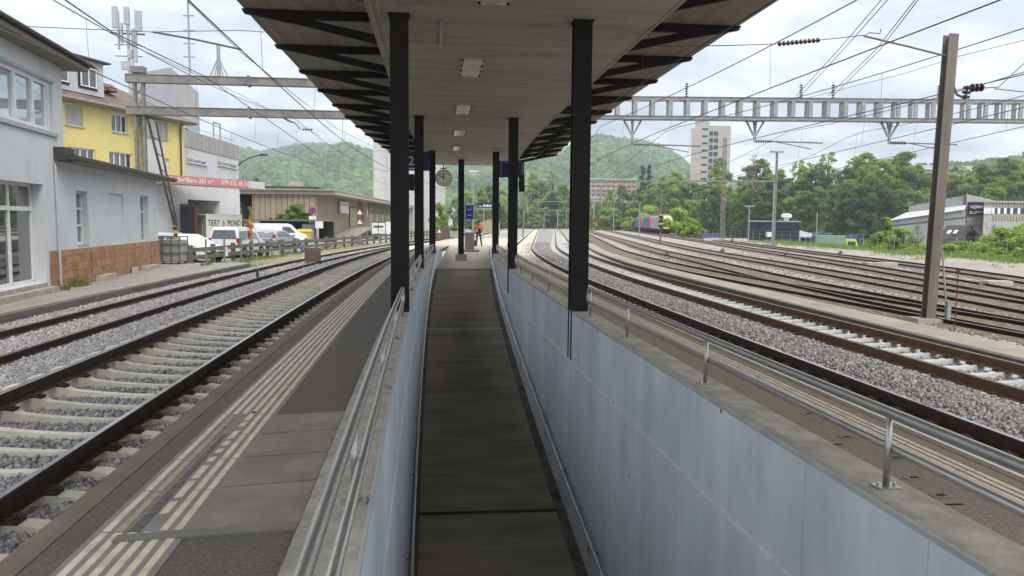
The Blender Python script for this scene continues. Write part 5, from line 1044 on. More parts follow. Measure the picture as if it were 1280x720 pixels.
# pallets, cabinet, crates near the white box van
pall = mat('pallet_wood', (.30, .19, .11), (.2, .13, .08), 6, .9); p = D(223, 302, 54)
for k in range(9):
    b = MB(); z = -.6+k*.30+.75
    for y in (0, .5, 1.0): b.box(p[0]-.6, p[0]+.6, 54+y, 54+y+.12, z, z+.14)
    b.box(p[0]-.6, p[0]+.6, 54, 55.1, z+.142, z+.165); tag(b.build('pallet', pall), 'wooden pallet in the stack left of the dark cabinet, %s from the bottom' % ORD(k), 'pallet', 'stacked pallets')
b = MB(); b.box(p[0]-.8, p[0]+.9, 53.8, 55.4, -.6, .14); tag(b.build('wooden_base', roof_d), 'dark timber platform under the pallet stack', 'platform')
for i, (px, z) in enumerate(((206, .2), (211, .2), (229, .2))): q = D(px, 290, 52.5); b = MB(); b.box(q[0]-.3, q[0]+.3, 52.3, 52.9, z, z+.55); b.box(q[0]-.33, q[0]+.33, 52.27, 52.93, z+.55, z+.6); tag(b.build('crate', mat('crate_blue', (.03, .05, .16), rough=.5)), 'dark blue plastic crate on the rack, %s from the left' % ORD(i), 'crate', 'blue crates')
q = D(236, 300, 53); t = thing('cabinet', 'tall black cabinet between the pallets and the white box van', 'cabinet', (q[0], 53, -.6)); b = MB(); b.box(-.5, .35, 0, .6, .6, 3.15); b.build('body', mat('cabinet_black', (.02, .022, .028), rough=.5), t, bevel=.02); b = MB(); b.box(-.5, .35, 0, .6, 0, .6); b.build('base', roof_d, t); b = MB(); b.box(.38, .52, 0, .3, 0, 3.1); b.build('side_post', mat('red_brown', (.12, .04, .035)), t)
b = MB(); q = D(218, 300, 50.5); b.box(q[0]-1.6, q[0]+2.2, 50, 51.5, .0, .28); b.box(q[0]-1.5, q[0]+2.1, 50.1, 51.4, -.6, -.002); tag(b.build('workbench', mat('bench_grey', (.12, .12, .12))), 'low dark bench covered with clutter behind the first white car', 'bench')
# white box van body (standing container) with hand-painted word
t = thing('box_container', 'cream white box container with faded black lettering behind the white van', 'container'); q0 = D(243, 300, 56); q1 = D(258, 300, 54.5); q2 = D(303, 300, 58.5); zt_ = D(258, 269, 54.5)[2]
fc1 = Fac(q0, q1); fc2 = Fac(q1, q2); b = MB(); fc1.wall(b, 0, fc1.L, -.3, zt_, []); b.build('front_end', mat('box_grey_white', (.72, .72, .73), (.66, .66, .67), 2, .6), t); b = MB(); fc1.box(b, .3, fc1.L-.5, -.1, zt_-.6, .01, .04); b.build('door', mat('box_grey_white', (.55, .55, .56)), t)
b = MB(); fc2.wall(b, 0, fc2.L, -.3, zt_, []); fc2.box(b, 0, fc2.L, zt_, zt_+.1, -2.2, .02); b.build('side', mat('box_cream', (.66, .64, .55), (.6, .58, .5), 1, .7), t); b = MB(); fc2.box(b, .5, fc2.L-.5, -.6, -.31, -1.8, -.3); b.build('underframe', dark_m, t)
text('lettering', 'TIERT  ö  MOND', .62, fc2.p(fc2.L*.5, zt_-.55, .02), (math.pi/2, 0, math.atan2(fc2.t[1], fc2.t[0])), mat('letter_dark', (.1, .1, .12)), t, sx=.85)

# ---- vehicles
carglass = glass('car_glass', (.03, .035, .04)); tyre = mat('tyre', (.018, .018, .018), rough=.85); rim = mat('rim', (.45, .45, .46), rough=.35, metal=.7); tail = mat('tail_lamp', (.40, .02, .02), rough=.3); headl = mat('head_lamp', (.65, .67, .7), rough=.15)
def car(label, loc, rz_, prof, glassprof, W, L_, col, wheels, rear_glass=None, front_glass=None, rails=False):
    """prof: side outline (x along car, z), front at +x; car centre at origin"""
    t = thing('parked_car', label, 'car', loc, rz_); n = len(prof)
    def wz(z): return W/2*(1-.0*z) if z < .95 else W/2-(z-.95)*.20
    secs = []
    for f_ in (-1, -.9, 0, .9, 1):
        secs.append([(x*(1 if abs(f_) < .95 else .985), f_*wz(z) if abs(f_) > .95 else f_*W/2*.97*(wz(z)/(W/2)), z+(.0 if abs(f_) > .95 else .025 if abs(f_) > .5 else .04) * (1 if z > .6 else 0)) for x, z in prof])
    b = MB(); b.loft(secs, caps=True); b.build('body', col, t, smooth=False)
    for s_ in (-1, 1):
        for gp in glassprof:
            b = MB(); q = [(x, s_*(wz(z)+.008), z) for x, z in gp]; b.add(q, [tuple(range(len(q)))]); b.build('window', carglass, t)
    for nm4, gg in (('rear_window', rear_glass), ('windscreen', front_glass)):
        if gg:
            (xa, za), (xb, zb_) = gg; b = MB(); dx_ = .02 if nm4 == 'windscreen' else -.02
            b.quad((xa+dx_, -wz(za)+.12, za), (xa+dx_, wz(za)-.12, za), (xb+dx_, wz(zb_)-.14, zb_+.01), (xb+dx_, -wz(zb_)+.14, zb_+.01)); b.build(nm4, carglass, t)
    for x in wheels:
        for s_ in (-1, 1):
            b = MB(); b.lathe([(.20, -.1), (.31, -.1), (.33, -.05), (.33, .08), (.31, .1), (.2, .1)], (x, s_*(W/2-.08), .33), 18, 'y'); wh = b.build('wheel', tyre, t); b = MB(); b.lathe([(.2, -.02), (.2, .02), (.05, .03)], (x, s_*(W/2+.01), .33), 12, 'y'); b.build('rim', rim, wh)
            b = MB(); b.lathe([(.39, -.005), (.39, .005)], (x, s_*(W/2+.004), .36), 18, 'y'); b.build('wheel_arch', dark_m, t)
    xr, xf_ = prof[0][0], max(p[0] for p in prof)
    for s_ in (-1, 1):
        b = MB(); b.box(xr-.03, xr+.12, s_*(W/2-.09)-.08, s_*(W/2-.09)+.08, .75, 1.2); b.build('tail_light', tail, t)
        b = MB(); b.box(xf_-.35, xf_+.0, s_*(W/2-.22)-.17, s_*(W/2-.22)+.17, .62, .80); b.build('headlight', headl, t)
        b = MB(); b.box(.9, 1.05, s_*(W/2+.1)-.1, s_*(W/2+.1)+.1, .98, 1.14); b.build('mirror', col, t)
    b = MB(); b.box(xr-.03, xr+.0, -.26, .26, .55, .67); b.box(xf_-.0, xf_+.02, -.26, .26, .4, .51); b.build('number_plate', white_p, t)
    b = MB(); b.box(xr-.02, xf_-.02, -W/2+.05, W/2-.05, .2, .34); b.box(xf_-.02, xf_+.015, -.6, .6, .32, .55); b.build('underbody', dark_m, t)
    return t
carw = mat('car_white', (.72, .73, .74), (.70, .71, .72), 1, .25, spec=.6); carw.node_tree.nodes['Principled BSDF'].inputs['Coat Weight'].default_value = .6
van_p = [(-2.15, .3), (-2.2, .75), (-2.16, 1.1), (-2.02, 1.72), (-1.9, 1.80), (-.6, 1.83), (.35, 1.78), (.75, 1.62), (1.25, 1.12), (1.95, .96), (2.15, .78), (2.18, .3)]
van_g = [[(-1.85, 1.15), (-1.78, 1.6), (-.75, 1.62), (-.75, 1.15)], [(-.65, 1.15), (-.65, 1.62), (.3, 1.6), (.3, 1.12)], [(.38, 1.1), (.38, 1.58), (.62, 1.5), (1.0, 1.1)]]
car('white high-roofed van seen from behind with red tail lamps', (-13.15+curve(48), 48.6, -.62), R_(90-8), van_p, van_g, 1.85, 4.4, carw, (-1.35, 1.35), ((-2.15, 1.15), (-2.03, 1.66)), ((1.2, 1.15), (.74, 1.6)))
hb_p = [(-2.0, .3), (-2.08, .8), (-1.95, 1.02), (-1.62, 1.38), (-.9, 1.47), (.0, 1.45), (.55, 1.25), (1.05, 1.0), (1.75, .85), (2.05, .68), (2.1, .3)]
hb_g = [[(-1.5, 1.02), (-1.3, 1.32), (-.75, 1.38), (-.75, 1.0)], [(-.65, 1.0), (-.65, 1.38), (0.0, 1.36), (.75, .99)]]
car('white hatchback with sloping bonnet, partly behind the mesh cage', (-13.6, 43.2, -.62), R_(-32), hb_p, hb_g, 1.8, 4.2, carw, (-1.3, 1.3), ((-1.97, 1.03), (-1.64, 1.36)), ((1.02, 1.02), (.52, 1.26)))
car('white estate car half hidden at the corner of the station building', (-15.6, 47.0, -.62), R_(-20), hb_p, hb_g, 1.8, 4.2, carw, (-1.3, 1.3), ((-1.97, 1.03), (-1.64, 1.36)), ((1.02, 1.02), (.52, 1.26)))
car('silver grey small car between the two white vans', (-12.7, 62, -.62), R_(75), hb_p, hb_g, 1.75, 4.2, mat('car_silver', (.42, .44, .46), rough=.3, metal=.3), (-1.3, 1.3), ((-1.97, 1.03), (-1.64, 1.36)), ((1.02, 1.02), (.52, 1.26)))
big_p = [(-2.6, .3), (-2.62, 1.0), (-2.55, 1.85), (-2.4, 1.95), (1.0, 1.95), (1.3, 1.85), (1.95, 1.2), (2.5, 1.0), (2.65, .7), (2.65, .3)]
big_g = [[(.55, 1.2), (.55, 1.72), (1.15, 1.7), (1.65, 1.2)]]
car('long white panel van parked sideways in front of the lean-to', tuple(G(345, 308, -.6)), R_(12), big_p, big_g, 1.95, 5.2, carw, (-1.6, 1.65), ((-2.6, 1.2), (-2.55, 1.75)), ((1.9, 1.24), (1.33, 1.82)))
# ================================================================ SIGNS, CLOCK, PERSON ON THE PLATFORM
blue = mat('sign_deep_blue', (.012, .015, .13), (.01, .012, .11), 3, .5); wsig = mat('sign_letter_white', (.72, .74, .78), rough=.5); greyf = mat('frame_grey', (.42, .43, .44), rough=.5)
t = thing('track_sign', 'dark blue hanging platform number sign reading 2 beside the far left column', 'sign', P(-1.35, 38.6, 4.62)); b = MB(); b.box(-.62, .62, -.06, .06, -.43, .43); b.build('panel', blue, t, bevel=.01); text('lettering', '2', .62, (-.30, -.066, .02), (math.pi/2, 0, 0), wsig, t); b = MB(); b.box(-.45, .1, -.064, -.06, -.36, -.31); b.build('line', wsig, t)
b = MB(); b.box(-.7, .75, -.05, .05, .43, .50); b.tube([(.62, 0, .3), (.95, 0, .3)], .03, 6); b.tube([(.62, 0, -.3), (.95, 0, -.3)], .03, 6); b.build('hanger', blacksteel, t)
t = thing('track_sign', 'plain dark blue sign panel with thin pale frame line beside the far right column', 'sign', P(3.48, 40.6, 4.46)); b = MB(); b.box(-.66, .66, -.06, .06, -.43, .43); b.build('panel', blue, t, bevel=.01); b = MB()
b.box(.55, .575, -.066, -.06, -.36, .36); b.box(-.58, -.555, -.066, -.06, -.36, .36); b.box(-.55, .55, -.066, -.06, .34, .36); b.build('frame_line', greyf, t); b = MB(); b.tube([(-.62, 0, .25), (-.95, 0, .25)], .03, 6); b.tube([(-.62, 0, -.25), (-.95, 0, -.25)], .03, 6); b.build('hanger', blacksteel, t)
# clock
cp = D(554.5, 222.5, 48.8); t = thing('station_clock', 'round white station clock hanging at the far end of the canopy', 'clock', (cp[0], cp[1], cp[2])); cf = mat('clock_face', (.88, .87, .80), rough=.35); cbk = mat('clock_black', (.012, .012, .012), rough=.5)
b = MB(); b.lathe([(.50, .0), (.54, .0), (.54, -.16), (.50, -.17), (.485, -.15)], (0, .08, 0), 48, 'y'); b.build('rim', greyf, t); b = MB(); b.lathe([(.475, 0), (.475, -.012)], (0, -.065, 0), 48, 'y'); fcx = b.build('face', cf, t)
b = MB()
for k in range(12):
    a = math.pi*k/6; r0, r1, w_ = (.33, .46, .035); d = Vector((math.sin(a), 0, math.cos(a))); b.bar(d*r0+Vector((0, -.082, 0)), d*r1+Vector((0, -.082, 0)), w_, .006, (0, 1, 0))
b.build('hour_marks', cbk, fcx); b = MB()
for a, l, w_ in ((-R_(5), .30, .055), (-R_(60), .43, .045)): d = Vector((math.sin(a), 0, math.cos(a))); b.bar(-d*.1+Vector((0, -.090, 0)), d*l+Vector((0, -.090, 0)), w_, .006, (0, 1, 0))
b.build('hands', cbk, fcx); b = MB(); d = Vector((.03, 0, 1)).normalized(); b.bar(-d*.12+Vector((0, -.098, 0)), d*.26+Vector((0, -.098, 0)), .012, .004, (0, 1, 0)); b.lathe([(.035, 0), (.035, -.004)], tuple(d*.27+Vector((0, -.097, 0))), 12, 'y'); b.build('second_hand', mat('sign_red', (.45, .03, .03)), fcx)
b = MB(); b.tube([(0, 0, .53), (0, 0, ZI-cp[2])], .03, 8); b.box(-.2, .2, -.05, .05, .58, .64); b.build('hanger', blacksteel, t)
# smoking-area totem
tp = (D(587, 300, 50.6)[0], 50.6); zf = lambda y: min(0, -.60+.075*(y-46))
t = thing('smoking_area_totem', 'grey totem with blue smoking-area panel and ash box beside the person', 'sign', (tp[0], tp[1], zf(50.6)))
b = MB(); b.box(-.62, .62, -.5, .4, 0, .10); b.build('base', greyf, t, bevel=.02); b = MB(); b.box(-.27, .27, -.30, .1, .101, 1.18); b.build('ash_box', mat('ash_box', (.32, .31, .28), (.25, .24, .22), 6, .7), t, bevel=.02)
b = MB(); b.tube([(-.30, .15, .1), (-.30, .15, 3.0), (-.22, .15, 3.12), (.22, .15, 3.12), (.30, .15, 3.0), (.30, .15, .1)], .03, 8); b.build('post_frame', greyf, t)
b = MB(); b.box(-.25, .25, .12, .17, 2.10, 3.02); pn = b.build('panel', mat('panel_blue', (.03, .05, .36), rough=.45), t); b = MB(); b.box(-.16, .06, .105, .118, 2.70, 2.75); b.box(.08, .12, .105, .118, 2.70, 2.75); b.tube([(.1, .11, 2.77), (.13, .11, 2.82), (.08, .11, 2.87)], .012, 5); b.box(-.12, .12, .105, .118, 2.33, 2.37); b.build('pictogram', wsig, pn)
b = MB(); b.hexa([(-.33, -.35, 1.181), (.33, -.35, 1.181), (.33, .2, 1.181), (-.33, .2, 1.181), (-.3, -.3, 1.25), (.3, -.3, 1.25), (.3, .15, 1.25), (-.3, .15, 1.25)]); b.build('ash_tray', greyf, t)
# lamp post, name board, planter
p = D(591, 300, 58); t = thing('platform_lamp', 'tall slim platform lamp post with a white square lantern, above the blue totem', 'street lamp', (p[0], 58, -.05)); hp = D(591, 214, 58)[2]; b = MB(); b.tube([(0, 0, 0), (0, 0, hp)], .06, 8); b.build('pole', gal, t); b = MB(); b.hexa([(-.12, -.12, hp-.35), (.12, -.12, hp-.35), (.12, .12, hp-.35), (-.12, .12, hp-.35), (-.3, -.3, hp+.0), (.3, -.3, hp), (.3, .3, hp), (-.3, .3, hp)]); b.box(-.34, .34, -.34, .34, hp, hp+.08); b.build('lantern', white_p, t)
pa, pb_ = D(597, 260, 74), D(625, 260, 74); zt_, zb_ = D(610, 253.5, 74)[2], D(610, 259.5, 74)[2]
t = thing('name_board', 'blue station name board with white lettering on two posts, partly behind a column', 'sign', (pa[0], 74, -.05)); b = MB(); wd = pb_[0]-pa[0]; b.box(0, wd, -.05, .05, zb_+.05, zt_+.05); b.build('panel', blue, t); text('lettering', 'Laufen', .42, (wd*.42, -.056, (zb_+zt_)/2+.05), (math.pi/2, 0, 0), wsig, t, sx=1.2) if False else None
b = MB(); zc_ = (zb_+zt_)/2; 
for x0_, x1_, h in ((.12, .42, .06), (.55, .68, .2), (.74, .84, .16), (.90, 1.05, .2), (1.10, 1.20, .15), (1.26, 1.34, .2), (1.68, 1.76, .15)): b.box(x0_, x1_, -.06, -.051, zc_-.10, zc_-.10+h*1.1)
b.build('lettering', wsig, t)
b = MB(); b.tube([(.6, 0, 0), (.6, 0, zb_+.05)], .05, 6); b.tube([(wd-.3, 0, 0), (wd-.3, 0, zb_+.05)], .05, 6); b.box(.1, wd-.1, -.04, .04, zb_-.12, zb_-.04); b.build('posts', gal, t)
g = G(568, 297, -.3); t = thing('planter', 'square concrete planter with a small green plant left of the centre column', 'planter', (g[0], g[1], -.35)); b = MB(); b.hexa([(-.5, -.5, 0), (.5, -.5, 0), (.5, .5, 0), (-.5, .5, 0), (-.6, -.6, .9), (.6, -.6, .9), (.6, .6, .9), (-.6, .6, .9)]); b.build('tub', concrete_cop, t)
vs = []; fs = []
for k in range(160): a = Vector((random.gauss(0, .3), random.gauss(0, .3), .9+abs(random.gauss(0, .3)))); d = Vector((random.gauss(0, 1), random.gauss(0, 1), random.gauss(0, 1)))*.1; e_ = d.cross(Vector((0, 0, 1)))*.7; o = len(vs); vs += [a-d, a+e_, a+d, a-e_]; fs.append((o, o+1, o+2, o+3))
bb = MB(); bb.add(vs, fs); bb.build('plant', leafg, t)

# ---- person: standing, back to us, orange vest, dark trousers
skin = mat('skin', (.45, .28, .2), (.40, .24, .17), 8, .6); trous = mat('trousers', (.085, .085, .085), (.06, .06, .06), 14, .9); vest = mat('orange_vest', (.85, .17, .03), (.75, .13, .02), 9, .7); shoe = mat('shoe', (.02, .018, .016), rough=.7); hairm = mat('hair_dark', (.03, .025, .02), rough=.8)
def skinned(name, verts, edges, radii, m_, par, sub=2, root=0):
    me = bpy.data.meshes.new(name); me.from_pydata(verts, edges, []); me.materials.append(m_); o = bpy.data.objects.new(name, me); COL.objects.link(o); o.parent = par
    md = o.modifiers.new('skin', 'SKIN'); md.use_smooth_shade = True
    sv = me.skin_vertices[0].data if me.skin_vertices else None
    if sv is None:
        return o
    for i, r in enumerate(radii): sv[i].radius = r if isinstance(r, tuple) else (r, r)
    sv[root].use_root = True
    s_ = o.modifiers.new('sub', 'SUBSURF'); s_.levels = sub; s_.render_levels = sub; return o
def add_skin_layer(me):
    if not me.skin_vertices:
        bm_ = None
        import bmesh
        bm_ = bmesh.new(); bm_.from_mesh(me); bm_.verts.layers.skin.verify(); bm_.to_mesh(me); bm_.free()
def skinned2(name, verts, edges, radii, m_, par, sub=2, root=0):
    import bmesh
    me = bpy.data.meshes.new(name); bm_ = bmesh.new(); ly = bm_.verts.layers.skin.verify(); vs_ = [bm_.verts.new(v) for v in verts]
    for a, c_ in edges: bm_.edges.new((vs_[a], vs_[c_]))
    for i, v in enumerate(vs_): r = radii[i]; v[ly].radius = r if isinstance(r, tuple) else (r, r); v[ly].use_root = (i == root)
    bm_.to_mesh(me); bm_.free(); me.materials.append(m_); o = bpy.data.objects.new(name, me); COL.objects.link(o); o.parent = par
    md = o.modifiers.new('skin', 'SKIN'); md.use_smooth_shade = True; s_ = o.modifiers.new('sub', 'SUBSURF'); s_.levels = sub; s_.render_levels = sub; return o
pp_ = D(598.3, 300, 53.8)
ps = thing('person', 'person standing with back turned, orange safety vest, dark cap and dark trousers', 'person', (pp_[0], 53.8, -.03), R_(4))
V = [(0, 0, .95), (0, .01, 1.12), (0, .0, 1.32), (0, .0, 1.47), (0, .01, 1.55), (0, .02, 1.63), (0, .02, 1.76),
     (-.10, 0, .90), (-.135, -.02, .50), (-.15, .01, .10), (-.155, -.10, .04), (.10, 0, .90), (.155, .03, .50), (.215, .03, .10), (.225, .13, .04),
     (-.19, 0, 1.43), (-.25, .02, 1.18), (-.20, .15, .98), (-.14, .20, .93), (.19, 0, 1.43), (.25, .02, 1.18), (.20, .15, .98), (.14, .20, .93)]
Ed = [(0, 1), (1, 2), (2, 3), (3, 4), (4, 5), (5, 6), (0, 7), (7, 8), (8, 9), (9, 10), (0, 11), (11, 12), (12, 13), (13, 14), (3, 15), (15, 16), (16, 17), (17, 18), (3, 19), (19, 20), (20, 21), (21, 22)]
Rd = [(.15, .11), (.14, .10), (.16, .11), (.13, .09), .055, (.078, .09), (.07, .08), .105, .078, .058, (.05, .04), .105, .078, .058, (.05, .04), .06, .045, .036, .033, .06, .045, .036, .033]
skinned2('body', V, Ed, Rd, trous, ps)
vt = skinned2('vest', [(0, .0, .92), (0, .0, 1.12), (0, 0, 1.34), (0, 0, 1.46), (-.19, 0, 1.44), (.19, 0, 1.44), (-.235, .01, 1.26), (.235, .01, 1.26)], [(0, 1), (1, 2), (2, 3), (3, 4), (3, 5), (4, 6), (5, 7)], [(.185, .14), (.18, .14), (.185, .14), (.14, .11), .078, .078, .062, .062], vest, ps)
refl = mat('reflective_band', (.62, .62, .58), rough=.35); b = MB()
for z_ in (1.08, 1.24): b.lathe([(.197, -.022), (.2, 0), (.197, .022)], (0, 0, z_), 20); 
b.v = [(x, y*.78, z_) for x, y, z_ in b.v]; b.build('reflective_bands', refl, vt)
b = MB(); b.bar((-.10, -.155, 1.45), (-.02, -.165, 1.0), .05, .02, (0, 1, 0)); b.box(-.05, .13, -.25, -.16, .98, 1.25); b.build('shoulder_bag', shoe, ps, bevel=.02)
b = MB(); b.lathe([(.005, .0), (.06, .005), (.088, .05), (.094, .11), (.085, .17), (.05, .215), (.01, .225)], (0, .02, 1.58), 16); b.v = [(x, .02+(y-.02)*1.15, z_) for x, y, z_ in b.v]; hd = b.build('head', skin, ps, smooth=True)
b = MB(); b.lathe([(.090, .07), (.099, .11), (.092, .18), (.058, .228), (.01, .24)], (0, .005, 1.58), 16); b.build('hair', hairm, hd, smooth=True); b = MB(); b.hexa([(-.07, .09, 1.72), (.07, .09, 1.72), (.05, .2, 1.70), (-.05, .2, 1.70), (-.07, .09, 1.735), (.07, .09, 1.735), (.05, .2, 1.712), (-.05, .2, 1.712)]); b.lathe([(.008, 0), (.02, .02), (.008, .03)], (.097, .03, 1.66), 8); b.lathe([(.008, 0), (.02, .02), (.008, .03)], (-.097, .03, 1.66), 8); b.box(-.014, .014, .115, .15, 1.645, 1.68); b.build('cap_peak', hairm, hd)
for s_ in (-1, 1): b = MB(); x_ = -.155 if s_ < 0 else .225; y_ = -.02 if s_ < 0 else .06; b.hexa([(x_-.05, y_-.12, 0), (x_+.05, y_-.12, 0), (x_+.05, y_+.16, 0), (x_-.05, y_+.16, 0), (x_-.045, y_-.11, .1), (x_+.045, y_-.11, .1), (x_+.035, y_+.13, .06), (x_-.035, y_+.13, .06)]); b.build('shoe', shoe, ps, bevel=.02)
b = MB(); b.hexa([(-.12, -.1, 0), (.12, -.1, 0), (.12, .12, 0), (-.12, .12, 0), (-.1, -.08, .42), (.1, -.08, .42), (.1, .1, .42), (-.1, .1, .42)]); b.tube([(-.06, 0, .42), (-.05, 0, .56), (.05, 0, .56), (.06, 0, .42)], .014, 6); bo = tag(b.build('bag', shoe, bevel=.03), 'black bag standing on the platform left of the person in orange', 'bag'); bo.location = (pp_[0]-.33, 53.6, -.03)
# ---- things beyond the platform on the left: tree, blue tarp, building bits
# ================================================================ RIGHT SIDE BACKGROUND
def skb(b, x0, x1, Y, dep, z0, z1):
    sl = max(0, x0/Y); return b.hexa([(x0, Y, z0), (x1, Y, z0), (x1+sl*dep, Y+dep, z0), (x0+sl*dep, Y+dep, z0), (x0, Y, z1), (x1, Y, z1), (x1+sl*dep, Y+dep, z1), (x0+sl*dep, Y+dep, z1)])
# high-rise
t = thing('high_rise', 'pale concrete high-rise block with taller stair core and two columns of windows', 'building'); YB = 320; hc = mat('highrise_concrete', (.42, .39, .355), (.37, .345, .32), .08, .9); lines(hc, 'Z', 2.9, .18, .02, .86)
xa, xb_, xc, xd, xe = [D(x, 200, YB)[0] for x in (862, 884, 877, 913, 866)]; z1_, z2_, z3_ = D(870, 149.5, YB)[2], D(900, 157, YB)[2], D(863, 161, YB)[2]
b = MB(); skb(b, xe, xb_, YB-1.5, 14, -3, z1_); skb(b, xa, xe-.02, YB-1.5, 14, -3, z3_); cr_ = b.build('stair_core', hc, t); b = MB(); skb(b, xb_+.02, xd, YB+.5, 16, -3, z2_); b.build('wing', hc, t)
wdk = mat('far_window', (.05, .075, .10), rough=.25); b = MB()
for k in range(9): z_ = z1_-4.5-k*3.0; b.box(xb_-3.2, xb_-.6, YB-1.56, YB-1.502, z_, z_+.8)
b.build_each('window', wdk, cr_)
bl_ = mat('window_bay', (.30, .34, .40), rough=.5)
for px in (894.5, 886.5+.5):
    x = D(px if px > 890 else 888, 200, YB)[0]; 
    for k in range(10):
        z_ = z2_-4.2-k*2.9; b = MB(); b.box(x-.9, x+1.0, YB+.42, YB+.498, z_, z_+1.7); w5 = b.build('window', wdk, t); b = MB(); b.box(x-.05, x+1.0, YB+.36, YB+.415, z_-.9, z_-.1); b.build('spandrel', bl_, w5)
# locomotives: three coupled on the verge track
def loco(Y, label, sides, roofm_, front, cab_col, hdg_off=0.0):
    xf = smoothk(ky['fifth']); L_ = 17.5
    p0 = Vector((xf(Y)+curve(Y), Y)); p1 = Vector((xf(Y+L_)+curve(Y+L_), Y+L_)); d = (p1-p0).normalized(); ang_ = math.atan2(d.y, d.x)
    t = thing('locomotive', label, 'locomotive', (p0.x, p0.y, -.45), ang_, group='locomotives parked on the verge track'); W = 1.45
    prof = [(0, 1.0), (-.0, 1.9), (.35, 3.3), (.8, 3.75), (L_-.8, 3.75), (L_-.35, 3.3), (L_, 1.9), (L_, 1.0)]
    secs = [[(x, y, z-(.25 if abs(y) > 1.3 and z > 3.5 else 0)) for x, z in prof] for y in (-W, -1.25, 1.25, W)]; b = MB(); b.loft(secs, caps=True); b.build('body', sides, t)
    b = MB(); secs = [[(x, y*1.004, z-(.25 if abs(y) > 1.3 and z > 3.5 else 0)+.01) for x, z in ((-.01, 1.0), (-.015, 1.9), (.33, 3.3), (.8, 3.77), (2.2, 3.77), (1.5, 1.0))] for y in (-W, -1.25, 1.25, W)]; b.loft(secs, caps=True); b.build('cab_front', front, t)
    b = MB(); b.quad((-.04, -1.15, 2.05), (-.04, 1.15, 2.05), (.30, 1.1, 3.2), (.30, -1.1, 3.2)) if False else b.hexa([(-.05, -1.15, 2.1), (.0, -1.15, 2.1), (.0, 1.15, 2.1), (-.05, 1.15, 2.1), (.22, -1.1, 3.15), (.3, -1.1, 3.15), (.3, 1.1, 3.15), (.22, 1.1, 3.15)]); b.build('windscreen', sky_glass, t)
    b = MB(); b.box(.9, 1.4, -W-.012, -W+.01, 2.2, 2.95); b.box(.9, 1.4, W-.01, W+.012, 2.2, 2.95); b.build('side_window', wdk, t)
    b = MB(); b.box(2, L_-2, -1.1, 1.1, 3.78, 4.05); 
    for x in (3.5, L_-3.5): b.tube([(x-1, 0, 4.1), (x+.4, 0, 4.55), (x-1, 0, 4.2)], .05, 5); b.box(x-.4, x+.9, -.8, .8, 4.05, 4.12)
    b.build('roof_gear', roofm_, t)
    b = MB(); b.box(.3, L_-.3, -1.3, 1.3, .45, 1.0); b.build('underframe', dark_m, t)
    for x in (2.6, 5.2, L_-5.2, L_-2.6): b = MB(); b.lathe([(.62, -1.0), (.62, 1.0)], (x, 0, .62), 14, 'y'); b.build('wheelset', dark_m, t)
    for s_ in (-1, 1):
        b = MB(); b.lathe([(.22, -.55), (.22, -.45), (.08, -.44), (.08, 0)], (0, s_*.87, 1.05), 10, 'x'); b.build('buffer', dark_m, t); b = MB(); b.box(-.06, .02, s_*.95-.14, s_*.95+.14, 1.5, 1.7); b.build('headlight', headl, t)
    return t
lg, lb_, lr = mat('loco_grey', (.40, .41, .40), (.34, .35, .34), .8, .5), mat('loco_blue', (.12, .16, .33), (.10, .13, .28), .8, .5), mat('loco_red', (.50, .07, .10), rough=.5); roofg = mat('loco_roof', (.33, .32, .31), rough=.7); lime = mat('loco_lime', (.50, .62, .22), (.44, .56, .2), 2, .5)
loco(158, 'grey locomotive with lime green cab, front one of the three, nearest the striped mast', lg, roofg, lime, None)
loco(177.5, 'blue locomotive with red cab end, middle one of the three', lb_, roofg, lr, None)
loco(197, 'blue and red locomotive, rearmost of the three', lb_, roofg, lr, None)
# dark blue-grey workshop
db = thing('workshop', 'flat dark slate-blue clad hall with a white roof ventilator behind the fence', 'building'); YB = 105; dbm = mat('slate_cladding', (.035, .044, .058), (.028, .036, .05), .6, .9, spec=.1); lines(dbm, 'X', .35, .03, .01, .8)
xa, xb_ = D(937, 290, YB)[0], D(999.5, 290, YB)[0]; z1_ = D(970, 277.5, YB)[2]; b = MB(); skb(b, xa, xb_, YB, 18, -3.2, z1_); b.build('wall', dbm, db); b = MB(); skb(b, xa-.1, xb_+.1, YB-.1, 18, z1_+.002, z1_+.18); b.build('roof_edge', gal, db); b = MB(); xm = D(994.5, 280, YB)[0]; b.lathe([(.35, 0), (.35, .5), (.75, .55), (.75, .95), (.4, 1.1)], (xm, YB+3, z1_+.15), 12); b.build('ventilator', white_p, db)
b = MB(); xs = D(960, 291, YB)[0]; b.box(xs-.4, xs+.4, YB-.6, YB-.01, D(960, 296, YB)[2], D(960, 290, YB)[2]); b.build('window_box', white_p, db)
t = thing('shed', 'small white gabled shed at the right end of the slate-blue hall', 'shed'); x = D(1003, 290, 112)[0]; b = MB(); b.prism([(x-1.4, 112, -3), (x+1.6, 112, -3), (x+1.6, 112, D(1003, 292, 112)[2]), (x-1.4, 112, D(1003, 286, 112)[2])], (0, 4, 0)); b.build('wall', white_p, t)
